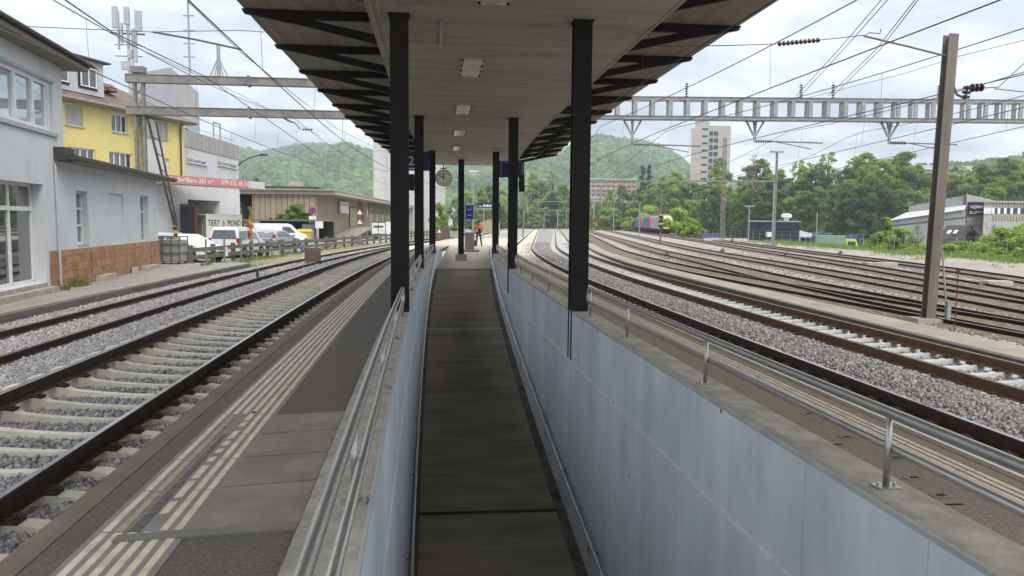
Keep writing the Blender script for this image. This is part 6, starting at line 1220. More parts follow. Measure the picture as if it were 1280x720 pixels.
# white low wall / containers, skips, vans in the lower yard
cw = mat('low_wall_white', (.50, .50, .49), (.4, .4, .39), .8, .9)
b = MB(); b.box(D(880, 300, 100)[0], D(936, 300, 100)[0], 100, 100.4, -3, D(900, 298, 100)[2]); tag(b.build('low_wall', cw), 'long low whitish wall left of the slate-blue hall', 'wall')
bc = mat('container_blue', (.09, .15, .27), (.07, .12, .22), 1, .6); bc2 = mat('container_lightblue', (.22, .36, .47), rough=.6)
for i, (x0_, x1_, y0_, y1_, Y, m_, lab) in enumerate(((878, 899, 292, 300, 120, bc, 'blue container right of the bright green bush near the locomotives'), (1000, 1022, 296, 306, 112, bc2, 'light blue container right of the slate-blue hall'), (1012, 1040, 291, 300, 128, bc, 'dark blue skip row behind the light blue container'), (1062, 1071, 294, 302, 120, bc, 'narrow blue skip right of the lime green van'), (1072, 1080, 292, 303, 120, mat('container_dark', (.06, .07, .12)), 'dark blue box at the left of the round bush'))):
    xa, xb_ = D(x0_, 300, Y)[0], D(x1_, 300, Y)[0]; zt_ = D(x0_, y0_, Y)[2]; t = thing('skip_container', lab, 'container'); b = MB(); b.box(xa, xb_, Y, Y+2.5, -2.8, zt_); b.build('box', m_, t); b = MB(); b.box(xa-.05, xb_+.05, Y-.07, Y-.002, zt_-.15, zt_+.05)
    k = xa
    while k < xb_: b.box(k, k+.1, Y-.07, Y-.002, -2.8, zt_-.15); k += .8
    b.build('ribs', m_, t)
xg, zg0 = D(1045, 302, 108)[0], -3.0; t = thing('delivery_van', 'lime green truck with pale green load box in the lower yard', 'truck', (xg, 108, zg0), R_(-8)); ltg = mat('truck_box_green', (.20, .30, .22), (.17, .26, .19), 2, .6); b = MB(); b.box(-3.2, .9, -1.2, 1.2, .8, 3.15); b.build('load_box', ltg, t, bevel=.03); b = MB(); b.prism([(1.0, -1.15, .5), (2.9, -1.15, .5), (2.9, -1.15, 1.5), (2.5, -1.15, 2.6), (1.0, -1.15, 2.7)], (0, 2.3, 0)); b.build('cab', mat('lime_cab', (.50, .62, .08), rough=.4), t, bevel=.05); b = MB(); b.box(1.3, 2.4, -1.17, -1.15, 1.5, 2.3); b.build('window', carglass, t); b = MB(); b.box(-3.2, 2.8, -.9, .9, .4, .8); b.build('chassis', dark_m, t)
for x in (-2.2, 2.0):
    for y in (-1, 1): b = MB(); b.lathe([(.5, -.15), (.5, .15)], (x, y, .5), 14, 'y'); b.build('wheel', tyre, t)
# mesh fence between verge and lower yard
fn = thing('mesh_fence', 'thin galvanised mesh fence along the far side of the green verge', 'fence'); ys = frange(46, 150, 2.6); xfz = lambda Y: float(np.interp(Y, [40, 52, 70, 110, 190], [43, 42, 39, 36, 34]))+curve(Y)
for y in ys: b = MB(); z0_ = -1.0; b.tube([(xfz(y), y, z0_), (xfz(y), y, .8)], .022, 5); b.build('post', gal, fn)
b = MB()
for z_ in (.95, .5, 0): b.tube([(xfz(y), y, z_-.15) for y in ys], .007, 4)
b.build('rail', gal, fn)
# big industrial hall with SOLLKORN-like sign board
hall = thing('factory_hall', 'long grey corrugated factory hall with stepped shed roofs and a black sign board', 'building'); YB = 118
hm = mat('hall_sheet', (.27, .28, .29), (.22, .23, .24), .6, .8); lines(hm, 'X', .5, .08, .02, .8); hl = mat('hall_render', (.40, .38, .34), (.34, .32, .29), .5, .9, spots=((.28, .27, .25), .4, .6, .5)); hr_ = mat('hall_roof', (.46, .45, .42), (.38, .37, .35), .5, .9)
d3 = lambda x, y, Y=YB: tuple(float(v) for v in D(x, y, Y))
b = MB(); b.prism([d3(1136, 265), d3(1136, 257), d3(1208, 243), d3(1208, 285), d3(1136, 285)], (21.5, 30, 0)); b.build('upper_wall', hm, hall)
b = MB(); b.prism([d3(1208.2, 330, YB-.5), d3(1208.2, 242.5, YB-.5), d3(1250, 252, YB-.5), d3(1232, 252.5, YB-.5), d3(1228, 300, YB-.5), d3(1228, 330, YB-.5)], (24, 32, 0)); b.build('gable_wall', hl, hall)
b = MB(); b.prism([d3(1112, 276, YB-12), d3(1203, 262, YB-12), d3(1207, 262.5, YB-12), d3(1207, 330, YB-12), d3(1112, 330, YB-12)], (8.3, 11.4, 0)); b.build('lower_wall', hm, hall)
b = MB(); r = lambda x, y, Y: d3(x, y, Y); b.quad(r(1110, 276, YB-12.4), r(1206, 262, YB-12.4), r(1208, 256, YB-.1), r(1133, 265.5, YB-.1)); b.quad(r(1136, 256.5, YB-.2), r(1208, 242.3, YB-.2), tuple(np.array(r(1208, 242.3, YB-.2))+(22.5, 31, 0)), tuple(np.array(r(1136, 256.5, YB-.2))+(22.5, 31, 0))); b.build('roof', hr_, hall)
b = MB(); b.prism([d3(1112, 283, YB-12.1), d3(1207, 272, YB-12.1), d3(1207, 271, YB-12.1), d3(1112, 282, YB-12.1)], (0, .09, 0)); b.build('gutter', roof_d, hall)
b = MB(); zA = d3(1215, 252)[2]; xA, xB = d3(1210, 260, YB-.6)[0], d3(1228.5, 260, YB-.6)[0]; zA, zB = d3(1215, 268.5, YB-.6)[2], d3(1215, 252.5, YB-.6)[2]; b.box(xA, xB, YB-.8, YB-.52, zA, zB); bd = b.build('sign_board', mat('board_black', (.014, .012, .02), rough=.5), hall)
wl2 = mat('board_white', (.72, .70, .74), rough=.6); cx_ = (xA+xB)/2; text('lettering', 'SOLLKORN', .62, (cx_, YB-.81, zA+(zB-zA)*.62), (math.pi/2, 0, 0), wl2, bd, sx=.66) if False else None
b = MB(); hw = (xB-xA); zc_ = zA+(zB-zA)*.56
def seg(x0_, x1_, z0_, z1_): b.box(xA+hw*x0_, xA+hw*x1_, YB-.82, YB-.801, zA+(zB-zA)*z0_, zA+(zB-zA)*z1_)
# letters read as blocks at this distance: S O (star) K O R N shapes
def let(ch, x): 
    w_ = .115; S_ = {'S': [(0, 1, .9, 1), (0, .3, .5, 1), (0, 1, .45, .55), (.7, 1, 0, .5), (0, 1, 0, .12)], 'O': [(0, 1, .86, 1), (0, 1, 0, .14), (0, .3, .1, .9), (.7, 1, .1, .9)], 'L': [(0, .3, 0, 1), (0, 1, 0, .15)], 'K': [(0, .3, 0, 1), (.3, .7, .4, .6), (.65, 1, .55, 1), (.65, 1, 0, .45)], 'R': [(0, .3, 0, 1), (0, 1, .86, 1), (.7, 1, .5, .9), (0, 1, .42, .55), (.6, 1, 0, .42)], 'N': [(0, .3, 0, 1), (.7, 1, 0, 1), (.3, .7, .35, .65)]}[ch]
    for a, c_, d, e_ in S_: seg(x+a*w_, x+c_*w_, .52+d*.2, .52+e_*.2)
for ch, x in (('S', .05), ('O', .19), ('K', .50), ('O', .63), ('R', .76), ('N', .885)): let(ch, x) if x+.115 <= 1 else let(ch, .885)
seg(.05, .26, .20, .26); seg(.38, .97, .20, .26); seg(.05, .45, .08, .13); seg(.5, .56, .08, .13)
b.build('lettering', wl2, bd); b = MB(); c3 = (xA+hw*.42, YB-.83, zc_+.1)
for a in (20, 65, 110, 200, 235, 290): b.bar(c3, (c3[0]+math.cos(R_(a))*hw*.15, YB-.83, c3[2]+math.sin(R_(a))*hw*.15), .16, .02, (0, 1, 0))
b.build('star_mark', mat('star_pink', (.65, .35, .42)), bd)
# office wing with ribbon windows
ofc = thing('office_block', 'grey office block with ribbon windows and ochre louvre band at the right edge', 'building'); YB2 = 112; b = MB(); xa, xb_ = d3(1229, 280, YB2)[0], d3(1320, 280, YB2)[0]; zt_ = d3(1260, 253.5, YB2)[2]; skb(b, xa, xb_, YB2, 20, -3, zt_); b.build('wall', hl, ofc)
z1_, z2_ = d3(1260, 267.5, YB2)[2], d3(1260, 260, YB2)[2]; b = MB(); b.box(xa+.1, xb_, YB2-.05, YB2-.002, z1_, z2_); wv = b.build('window', wdk, ofc); b = MB()
for px in (1231, 1234, 1237, 1241, 1248, 1256, 1264, 1273, 1282, 1292, 1302): x = d3(px, 265, YB2)[0]; b.box(x-.22, x+.22, YB2-.1, YB2-.052, z1_, z2_)
b.build_each('mullion', white_p, wv); b = MB(); z1_, z2_ = d3(1260, 275.5, YB2)[2], d3(1260, 269.5, YB2)[2]; xl = d3(1241, 270, YB2)[0]; k = xl
lou = mat('ochre_louvre', (.38, .33, .2), rough=.8)
while k < xb_-.3: b.box(k, k+.28, YB2-.12, YB2-.01, z1_, z2_); k += .5
k = xl; z1_, z2_ = d3(1260, 258.5, YB2)[2], d3(1260, 254.5, YB2)[2]
while k < xb_-.3: b.box(k, k+.28, YB2-.12, YB2-.01, z1_, z2_); k += .5
b.build('louvres', lou, ofc); b = MB(); skb(b, xa, xb_, YB2-.3, 20, zt_+.002, zt_+.3); b.build('roof_edge', gal, ofc)
b = MB(); k = xa+.5; z1_, z2_ = d3(1260, 285, YB2)[2], d3(1260, 277, YB2)[2]
while k < xb_: b.box(k, k+1.6, YB2-.06, YB2-.002, z1_, z2_); k += 2.6
b.build('window', mat('pale_pane', (.38, .39, .40), rough=.4), ofc)
# gabled house with brown roof
gh = thing('house', 'small house with dark gabled roof and two skylights before the factory hall', 'house'); YH = 88; dh = lambda x, y, Y=YH: tuple(float(v) for v in D(x, y, Y))
gl, gr, gp = dh(1190+10, 300), dh(1236, 300), dh(1213, 282); b = MB(); b.prism([dh(1195, 320), dh(1238, 320), dh(1238, 306), dh(1213, 284), dh(1195, 298)], (6.4, 9, 0)); b.build('wall', mat('house_beige', (.36, .32, .25), (.31, .28, .22), .8, .9), gh)
b = MB(); rb = brickmat('house_tiles', (.10, .082, .07), (.07, .058, .05), (.035, .03, .027), 1, 1, 'XZ', .5, .4, .05, .8)
A_, B_, C_, D_ = dh(1207, 281, YH-1), dh(1182, 281, YH+4), dh(1168, 303, YH+3), dh(1196, 305, YH-1)
b.quad(dh(1214, 281.5, YH-1), dh(1184, 281.5, YH+9), dh(1163, 308, YH+6), dh(1194, 304, YH-1)); b.quad(dh(1214, 281.5, YH-1), dh(1242, 309, YH-1), dh(1238, 307, YH+9), dh(1184, 281.5, YH+9)); rfh = b.build('roof', rb, gh)
b = MB(); b.bar(dh(1214, 281.8, YH-1.1), dh(1243, 310, YH-1.1), .25, .45); b.bar(dh(1214, 281.8, YH-1.1), dh(1195, 305, YH-1.1), .25, .45); b.build('barge_board', roof_d, rfh)
b = MB()
for x0_ in (1185, 1193): b.bar(dh(x0_, 292, YH+1), dh(x0_+3, 288, YH+2), .35, .1)
b.build('skylight', mat('skylight', (.7, .72, .74), rough=.3), rfh); b = MB(); q = dh(1213, 297, YH-.05); b.box(q[0]-.6, q[0]+.6, YH-.06, YH-.005, q[2]-.5, q[2]+.6); b.build('window', roof_d, gh)
t = thing('house', 'corner of an orange-brown gabled roof at the right edge behind the bushes', 'house'); b = MB(); b.prism([dh(1268, 320, 86), dh(1300, 320, 86), dh(1300, 285, 86), dh(1290, 277, 86), dh(1268, 289, 86)], (5, 6, 0)); b.build('wall', mat('brick_orange', (.36, .17, .10), (.3, .14, .08), 3, .9), t); b = MB(); b.bar(dh(1290, 276.5, 85.8), dh(1265, 290, 85.8), .3, .5); b.build('roof', roof_d, t)
# orange and pale apartment rows on the hill foot
apm = brickmat('apartments_orange', (.34, .19, .13), (.38, .32, .27), (.15, .14, .14), 1, 1, 'XZ', 9, 3, .5, .9, bump=0)
for i, (x0_, x1_, y0_, y1_, Y, lab) in enumerate(((600, 634, 240, 250, 520, 'long orange apartment block low on the hillside, seen between the right columns'), (652, 676, 231, 246, 520, 'orange and pink stepped apartment block right of the middle right column'), (676, 690, 230, 242, 500, 'darker orange apartment tower next to the stepped block'), (738, 795, 224, 238, 520, 'wide orange-brown apartment row right of the nearest right column'))):
    xa, xb_ = D(x0_, y0_, Y)[0], D(x1_, y0_, Y)[0]; zt_, zb_ = D(x0_, y0_, Y)[2], D(x0_, y1_, Y)[2]; t = thing('apartment_block', lab, 'building'); b = MB(); b.box(xa, xb_, Y, Y+14, zb_-12, zt_); b.build('wall', apm, t); b = MB(); b.box(xa-.5, xb_+.5, Y-.5, Y+14, zt_+.01, zt_+.7); b.build('roof', mat('flat_roof_pale', (.5, .48, .45)), t)
    k = xa+1.2; b = MB()
    while k < xb_-2:
        z_ = zt_-2.4
        while z_ > zb_-6: b.box(k, k+1.7, Y-.08, Y-.01, z_, z_+1.4); z_ -= 3
        k += 3.6
    b.build_each('window', wdk, t)
for i, (x0_, x1_, y0_, Y, lab) in enumerate(((1048, 1068, 213, 420, 'white house with flat roof between treetops on the ridge'), (1155, 1178, 206, 430, 'pale house with long grey roof on the ridge above the steel pole'), (1203, 1232, 207, 420, 'grey roofed house on the ridge above the factory hall'))):
    xa, xb_ = D(x0_, y0_, Y)[0], D(x1_, y0_, Y)[0]; zt_ = D(x0_, y0_, Y)[2]; t = thing('house', lab, 'house'); b = MB(); b.box(xa, xb_, Y, Y+9, zt_-9, zt_-3); b.build('wall', cream, t); b = MB(); b.prism([(xa-1, Y-1, zt_-3.0), (xb_+1, Y-1, zt_-3.0), (xb_+1, Y+4.5, zt_), (xa-1, Y+4.5, zt_)][:4], (0, 0, .2)); b.quad((xa-1, Y+4.5, zt_+.2), (xb_+1, Y+4.5, zt_+.2), (xb_+1, Y+10, zt_-3), (xa-1, Y+10, zt_-3)); b.build('roof', mat('roof_grey_far', (.30, .29, .28)), t)
# houses in the gap between columns (left background)
for i, (x0_, x1_, y0_, y1_, Y, c_, lab) in enumerate(((556, 566, 268, 285, 130, (.6, .6, .6), 'small white gabled hut left of the centre column'), (560, 572, 256, 268, 300, (.45, .42, .38), 'pale house below the hill left of the centre column'), (600, 625, 272, 282, 140, (.36, .31, .22), 'ochre flat shed behind the person'))):
    xa, xb_ = D(x0_, y0_, Y)[0], D(x1_, y0_, Y)[0]; zt_ = D(x0_, y0_, Y)[2]; t = thing('house', lab, 'house'); b = MB(); m_ = mat('gap_wall_%d' % i, c_); b.prism([(xa, Y, -2), (xb_, Y, -2), (xb_, Y, zt_*.75), ((xa+xb_)/2, Y, zt_), (xa, Y, zt_*.75)], (0, 5, 0)); b.build('wall', m_, t); b = MB(); b.bar((xa-.3, Y-.1, zt_*.75), ((xa+xb_)/2, Y-.1, zt_+.1), .2, .3); b.bar(((xa+xb_)/2, Y-.1, zt_+.1), (xb_+.3, Y-.1, zt_*.75), .2, .3); b.build('roof', roof_d, t)
b = MB(); b.box(D(548, 290, 100)[0], D(572, 290, 100)[0], 100, 101, -1, .9); tag(b.build('low_wall', mat('brown_wall', (.12, .09, .07))), 'low dark wall behind the tracks left of the centre column', 'wall')
for i, (px, Y) in enumerate(((487, 120), (494, 120), (503, 120), (512, 118))):
    q = D(px, 280, Y); t = thing('bicycle_stand', 'dark bicycle rack frame by the freight shed, %s from the left' % ORD(i), 'bicycle rack', (q[0], Y, -.6)); b = MB(); b.tube([(-.5, 0, 0), (-.5, 0, 1), (.5, 0, 1), (.5, 0, 0)], .05, 6); b.tube([(-.5, .4, 0), (-.5, .4, .8), (.5, .4, .8), (.5, .4, 0)], .05, 6); b.build('frame', dark_m, t)
# ================================================================ TREES
def foliage_mat(name, c1, c2, tr=.4):
    return mat(name, c1, c2, .8, .75, attr='col', transl=tr, rnd=.16, spec=.25, contrast=(.3, .7))
bark = mat('bark', (.10, .085, .065), (.06, .05, .04), 4, .95, bump=.5)
FM = {'light': foliage_mat('foliage_light', (.34, .45, .09), (.22, .33, .07)), 'mid': foliage_mat('foliage_mid', (.24, .34, .085), (.14, .22, .06)), 'dark': foliage_mat('foliage_dark', (.13, .20, .065), (.07, .12, .042)), 'fir': foliage_mat('foliage_fir', (.03, .055, .03), (.018, .035, .02), .1)}
def leaf_mesh(name, blobs, leaf, m_, dens=1.0):
    V_ = []; C_ = []
    for (cx, cy, cz, r, n) in blobs:
        n = int(n*dens); d = RNG.normal(size=(n, 3)); d /= np.linalg.norm(d, axis=1)[:, None]; rr = r*(RNG.random(n)**.45)[:, None]*(1+.18*RNG.normal(size=(n, 1)))
        c = np.array([cx, cy, cz])+d*rr*np.array([1, 1, .85])
        nn = d*.6+RNG.normal(size=(n, 3))*.6+np.array([0, 0, .35]); nn /= np.linalg.norm(nn, axis=1)[:, None]
        a = np.cross(nn, RNG.normal(size=(n, 3))); a /= np.linalg.norm(a, axis=1)[:, None]; b_ = np.cross(nn, a); s_ = leaf*RNG.uniform(.5, 1.25, (n, 1))
        q = np.stack([c-a*s_, c-b_*s_*.6, c+a*s_, c+b_*s_*.6], 1); V_.append(q)
        tint = RNG.uniform(.78, 1.22)*np.array([1, 1, 1])+np.array([RNG.uniform(-.08, .12), 0, RNG.uniform(-.05, .05)])
        C_.append(np.clip(tint[None]*RNG.uniform(.8, 1.2, (n, 1)), .2, 1.6))
    v = np.concatenate(V_).reshape(-1, 3); c = np.repeat(np.concatenate(C_), 4, axis=0); k = len(v)//4
    me = bpy.data.meshes.new(name); me.vertices.add(len(v)); me.vertices.foreach_set('co', v.reshape(-1)); me.loops.add(k*4); me.loops.foreach_set('vertex_index', np.arange(k*4)); me.polygons.add(k); me.polygons.foreach_set('loop_start', np.arange(0, k*4, 4)); me.update(calc_edges=True)
    at_ = me.color_attributes.new('col', 'FLOAT_COLOR', 'POINT'); c4 = np.ones((len(v), 4), np.float32); c4[:, :3] = c; at_.data.foreach_set('color', c4.reshape(-1)); me.materials.append(m_); return me
def tree_proto(seed, kind, h=14.0, spread=4.2, low=.12, n=34, leaf=.30, per=170, shape='round'):
    rs = random.Random(seed); blobs = []
    for i in range(n):
        f = rs.random(); z = h*(low+(1-low)*f)
        if shape == 'round': rad = spread*math.sin(math.pi*min(.97, (f*.85+.12)))**.7
        elif shape == 'cone': rad = spread*(1-f)*1.0+.25
        elif shape == 'bush': rad = spread*math.sqrt(max(.05, 1-f*f))
        else: rad = spread*(.45+.4*math.sin(math.pi*f))
        a = rs.uniform(0, 6.283); q = rad*math.sqrt(rs.random())*rs.uniform(.7, 1.08)
        br = spread*rs.uniform(.13, .29) if shape != 'cone' else max(.35, rad*.5)
        blobs.append((q*math.cos(a), q*math.sin(a), min(z, h-br*.4), br, per))
    me = leaf_mesh('crown', blobs, leaf, FM[kind]); b = MB(); tr = h*.022+.06
    b.tube([(0, 0, -.5), (.1, .05, h*.3), (-.05, .1, h*.6), (0, 0, h*.88)], tr, 7, r2=tr*.25)
    for bl in rs.sample(blobs, min(9, len(blobs))): z0_ = max(h*.15, bl[2]*.6); b.tube([(0, 0, z0_), (bl[0]*.5, bl[1]*.5, (z0_+bl[2])/2+.3), (bl[0], bl[1], bl[2])], tr*.35, 5, r2=tr*.1)
    return me, b.mesh('trunk', bark)
PROT = {}
for k_, a in {'L1': (1, 'light', 14, 4.4), 'L2': (2, 'light', 15, 3.8), 'M1': (3, 'mid', 15, 4.6), 'M2': (4, 'mid', 14, 4.0), 'M3': (8, 'mid', 16, 4.4), 'D1': (5, 'dark', 14, 4.8), 'D2': (6, 'dark', 15, 4.2)}.items(): PROT[k_] = tree_proto(a[0], a[1], a[2], a[3], .10, 66, .24, 190)
PROT['S1'] = tree_proto(21, 'light', 16, 3.6, .35, 46, .20, 80, 'tall')      # sparse crown, sky shows through
PROT['BL'] = tree_proto(11, 'light', 5, 3.2, .03, 34, .17, 260, 'bush'); PROT['BM'] = tree_proto(12, 'mid', 5, 3.4, .03, 34, .18, 240, 'bush')
PROT['CL'] = tree_proto(13, 'light', 8, 2.6, .04, 44, .17, 230, 'cone'); PROT['FIR'] = tree_proto(14, 'fir', 14, 2.6, .05, 60, .25, 120, 'cone')
def tree(pk, x, y, z, h, label, name='tree', cat='tree', rz_=None, wide=1.0, group=None):
    cm, tm = PROT[pk]; base = {'BL': 5, 'BM': 5, 'CL': 8, 'FIR': 14, 'L1': 14, 'L2': 15, 'M1': 15, 'M2': 14, 'M3': 16, 'D1': 14, 'D2': 15, 'S1': 16}[pk]; s_ = h/base
    t = thing(name, label, cat, (x, y, z), random.uniform(0, 6.28) if rz_ is None else rz_); t.scale = (s_*wide, s_*wide, s_)
    if group: t['group'] = group
    for nm5, me in (('crown', cm), ('trunk', tm)): o = bpy.data.objects.new(nm5, me); COL.objects.link(o); o.parent = t
    return t
# wooded bank
bank_m = mat('bank_soil', (.06, .075, .03), (.035, .045, .02), .3, .95, bump=1)
line = [(-45, 300), (10, 290), (45, 280), (62, 262), (74, 222), (95, 190), (130, 170), (170, 165), (230, 160)]
b = MB(); secs = []
for (off, z) in ((-6, -3.2), (0, -2.6), (10, 1), (25, 6), (45, 8), (90, 6), (170, 4)):
    secs.append([(x+off*.30, y+off*.95, z if y < 260 or off > 0 else -.7) for x, y in line])
b.loft(secs, close=False); struct(b.build('hillside', bank_m))
def bank_at(px, off):
    "point on the bank under image column px"
    d = ray(px, 280); best = None
    for (x0_, y0_), (x1_, y1_) in zip(line[:-1], line[1:]):
        x0_ += off*.3; x1_ += off*.3; y0_ += off*.95; y1_ += off*.95; den = d[0]*(y1_-y0_)-d[1]*(x1_-x0_)
        if abs(den) < 1e-9: continue
        tt = (x0_*(y1_-y0_)-y0_*(x1_-x0_))/den; u = ((d[0]*tt-x0_)*(x1_-x0_)+(d[1]*tt-y0_)*(y1_-y0_))/((x1_-x0_)**2+(y1_-y0_)**2)
        if 0 <= u <= 1: best = (d[0]*tt, d[1]*tt)
    z = float(np.interp(off, [-6, 0, 10, 25, 45, 90], [-3.2, -2.4, 1, 6, 8, 6])); return best, z
def skyline(px): return float(np.interp(px, [600, 640, 665, 690, 702, 735, 760, 775, 800, 820, 838, 850, 875, 895, 915, 935, 960, 985, 1000, 1030, 1045, 1075, 1095, 1115, 1135, 1150, 1165, 1200, 1225, 1250, 1280, 1320], [262, 250, 222, 218, 232, 246, 236, 230, 238, 226, 205, 222, 218, 202, 222, 205, 203, 214, 192, 188, 212, 196, 182, 200, 196, 198, 212, 204, 208, 196, 190, 185]))
i = 0; rowlab = {3: 'front row', 16: 'second row', 34: 'back row'}
for off, step, ks, lo in ((3, 17, ['M1', 'M2', 'D2', 'L1', 'D1', 'M3'], .60), (16, 15, ['M1', 'L2', 'L1', 'D2', 'L1', 'M2'], .82), (34, 13, ['L1', 'S1', 'L2', 'M1', 'S1', 'M3', 'L1', 'S1'], 1.0)):
    px = 636+random.uniform(0, 8); j = 0
    while px < 1330:
        q, z = bank_at(px, off+random.uniform(-2, 2))
        if q:
            sky_y = skyline(px); dist = q[1]; ytop = 286-(286-sky_y)*lo*random.uniform(.82, 1.08); ztop = D(px, ytop, dist)[2]; h = max(5, ztop-z)
            if not (off == 34 and 845 < px < 930 and random.random() < .4):
                k_ = ks[(j+random.randint(0, 1)) % len(ks)]; desc = {'D': 'dark green', 'M': 'mid green', 'L': 'bright green', 'S': 'sparse pale green'}[k_[0]]
                tree(k_, q[0], q[1], z, h, '%s tree, %s from left in %s of wooded bank' % (desc, ORD(j), rowlab[off]), wide=random.uniform(.9, 1.2) if h < 20 else .85, group='trees on the wooded bank'); j += 1
        px += step*random.uniform(.75, 1.2)
# single distinctive trees
def at_tree(pk, px, ybase, ytop, Y, label, zb=None, wide=1.0, **kw):
    p = D(px, ybase, Y); zt_ = D(px, ytop, Y)[2]; zb = p[2] if zb is None else zb; return tree(pk, p[0], Y, zb, zt_-zb, label, wide=wide, **kw)
at_tree('BL', 848, 297, 262, 140, 'bright yellow-green bush right beside the locomotives', -.8, 1.15, name='bush', cat='bush')
at_tree('BL', 868, 298, 275, 125, 'lower bright green bush just right of the tallest bush at the locomotives', -.8, 1.1, name='bush', cat='bush')
at_tree('BL', 812, 285, 258, 215, 'pale green bush behind the middle of the locomotives', -1, 1.4, name='bush', cat='bush')
at_tree('BL', 792, 285, 262, 235, 'pale green bush behind the rear locomotive', -1, 1.4, name='bush', cat='bush')
at_tree('BM', 760, 286, 262, 240, 'grey-green bush by the far masts left of the locomotives', -1, 1.4, name='bush', cat='bush')
at_tree('CL', 1106, 318, 271, 76, 'conical bright green tree on the verge left of the steel pole', -2, 1.5)
at_tree('BL', 1128, 318, 286, 82, 'loose bright green shrub between the conical tree and the steel pole', -2, 1.2, name='bush', cat='bush')
at_tree('BM', 1118, 320, 298, 74, 'low dark green shrub at the foot of the conical tree', -1.5, .8, name='bush', cat='bush')
for i_, (px, yt, Y, k_) in enumerate(((1188, 306, 70, 'BL'), (1203, 303, 72, 'BM'), (1222, 305, 66, 'BL'), (1240, 293, 74, 'BL'), (1258, 286, 70, 'BL'), (1278, 282, 72, 'BL'), (1302, 281, 66, 'BL'), (1156, 306, 74, 'BL'))):
    at_tree(k_, px, 322, yt, Y, 'rounded green shrub in the hedge right of the steel pole, %s from the left' % ORD([1, 2, 3, 4, 5, 6, 7, 0][i_]), -2.2, 1.5, name='bush', cat='bush', group='hedge shrubs at the verge')
at_tree('FIR', 803, 240, 208, 400, 'dark fir, left one of the pair of firs under the hill', 5, 1.0); at_tree('FIR', 811, 240, 207, 400, 'dark fir, right one of the pair of firs under the hill', 5, 1.0)
at_tree('BL', 551, 292, 255, 105, 'young light green tree seen left of the centre column', -.6, .6)
at_tree('CL', 285+10, 300, 262, 64, 'small bright green sapling above the white box container', -.6, .7)
at_tree('CL', 313, 300, 258, 64, 'slim bright green sapling at the striped post', -.6, .6)
for i_, (px, yt) in enumerate(((350, 268), (362, 262), (374, 256), (386, 266), (338, 272), (326, 274))):
    at_tree('BM', px, 281, yt, 82.5, 'clump of dark ivy on the lean-to roof, %s from the left' % ORD([2, 3, 4, 5, 1, 0][i_]), 1.55, 1.3, name='ivy', cat='ivy', group='ivy on the lean-to roof')
at_tree('L2', 322, 262, 222, 130, 'light green treetop above the end of the red banner canopy', 5, 1.2)
for i_, (px, yt, Y, k_) in enumerate(((572, 247, 260, 'M1'), (583, 240, 240, 'L1'), (600, 236, 250, 'L2'), (612, 232, 255, 'M3'), (625, 238, 262, 'L1'), (590, 262, 200, 'D1'), (606, 262, 205, 'M2'), (628, 262, 215, 'D2'), (640, 258, 240, 'M1'), (562, 262, 210, 'M2'))):
    at_tree(k_, px, 285, yt, Y, 'green tree seen in the gap between the columns under the hill, %s from the left' % ORD(sorted([572, 583, 600, 612, 625, 590, 606, 628, 640, 562]).index(px)), -.6, 1.1, group='trees between the columns')
# bare thin tree by the steel pole and right of high-rise
def bare(px, ybase, ytop, Y, label, zb, seed):
    rs = random.Random(seed); p = D(px, ybase, Y); h = D(px, ytop, Y)[2]-zb; b = MB(); b.tube([(0, 0, 0), (.05*h/5, 0, h*.5), (0, 0, h)], h*.010, 5, r2=.02)
    for k in range(26):
        z0_ = h*rs.uniform(.2, .9); a = rs.uniform(0, 6.28); l = h*.28*(1.1-z0_/h); e_ = Vector((math.cos(a)*l*.8, math.sin(a)*l*.8, z0_+l)); b.tube([(0, 0, z0_), (e_.x*.5, e_.y*.5, z0_+l*.6), e_], h*.006, 4, r2=.01)
        for q in range(3): e2 = e_*.7+Vector((rs.gauss(0, .2)*l, rs.gauss(0, .2)*l, z0_*.3+rs.uniform(.1, .5)*l)); b.tube([e_*.6+Vector((0, 0, z0_*.4)), e2], h*.003, 4)
    t = thing('bare_tree', label, 'tree', (p[0], Y, zb)); b.build('branches', mat('bare_bark', (.26, .21, .18), (.18, .145, .12), 4, .95), t); return t
bare(1146, 318, 276, 72, 'bare reddish-brown tree just left of the steel pole', -1.5, 3); bare(940, 262, 190, 205, 'thin leafless tree right of the high-rise', 6, 5); bare(1240, 310, 278, 80, 'leafless tangled tree in front of the office block', -1.5, 9)

# ================================================================ WOODED HILLS
hill_m = mat('forest_floor', (.05, .085, .03), (.035, .065, .025), .01, .95)
def crest(px): return float(np.interp(px, [150, 230, 300, 330, 360, 400, 430, 450, 470, 520, 560, 600, 640, 680, 700, 720, 745, 765, 785, 800, 830, 860, 885, 910, 940, 980, 1040, 1100], [205, 197, 188, 183, 179, 176, 176, 179, 183, 188, 196, 197, 196, 190, 183, 174, 168, 166, 168, 171, 186, 202, 212, 224, 228, 236, 246, 262]))
PXS = [150+i*9.5 for i in range(0, 101)]; RS = [600, 680, 780, 900, 1030, 1160, 1290, 1400, 1500]
def hz(px, Yr):
    top = D(px, crest(px), 1400)[2]; f_ = (Yr-600)/800; f_ = max(0, min(1, f_)); s_ = f_**.75 if f_ < 1 else 1
    und = 10*math.sin(px/17.0+Yr/130.0)+7*math.sin(px/41.0-Yr/90.0+1.3); 
    return 4+(top-14-4)*s_+und*math.sin(math.pi*f_) if Yr <= 1400 else top-30
b = MB(); rows = [[(float(D(px, 280, Yr)[0]), Yr, hz(px, Yr)) for px in PXS] for Yr in RS]; b.loft(rows, close=False); struct(b.build('hills', hill_m))
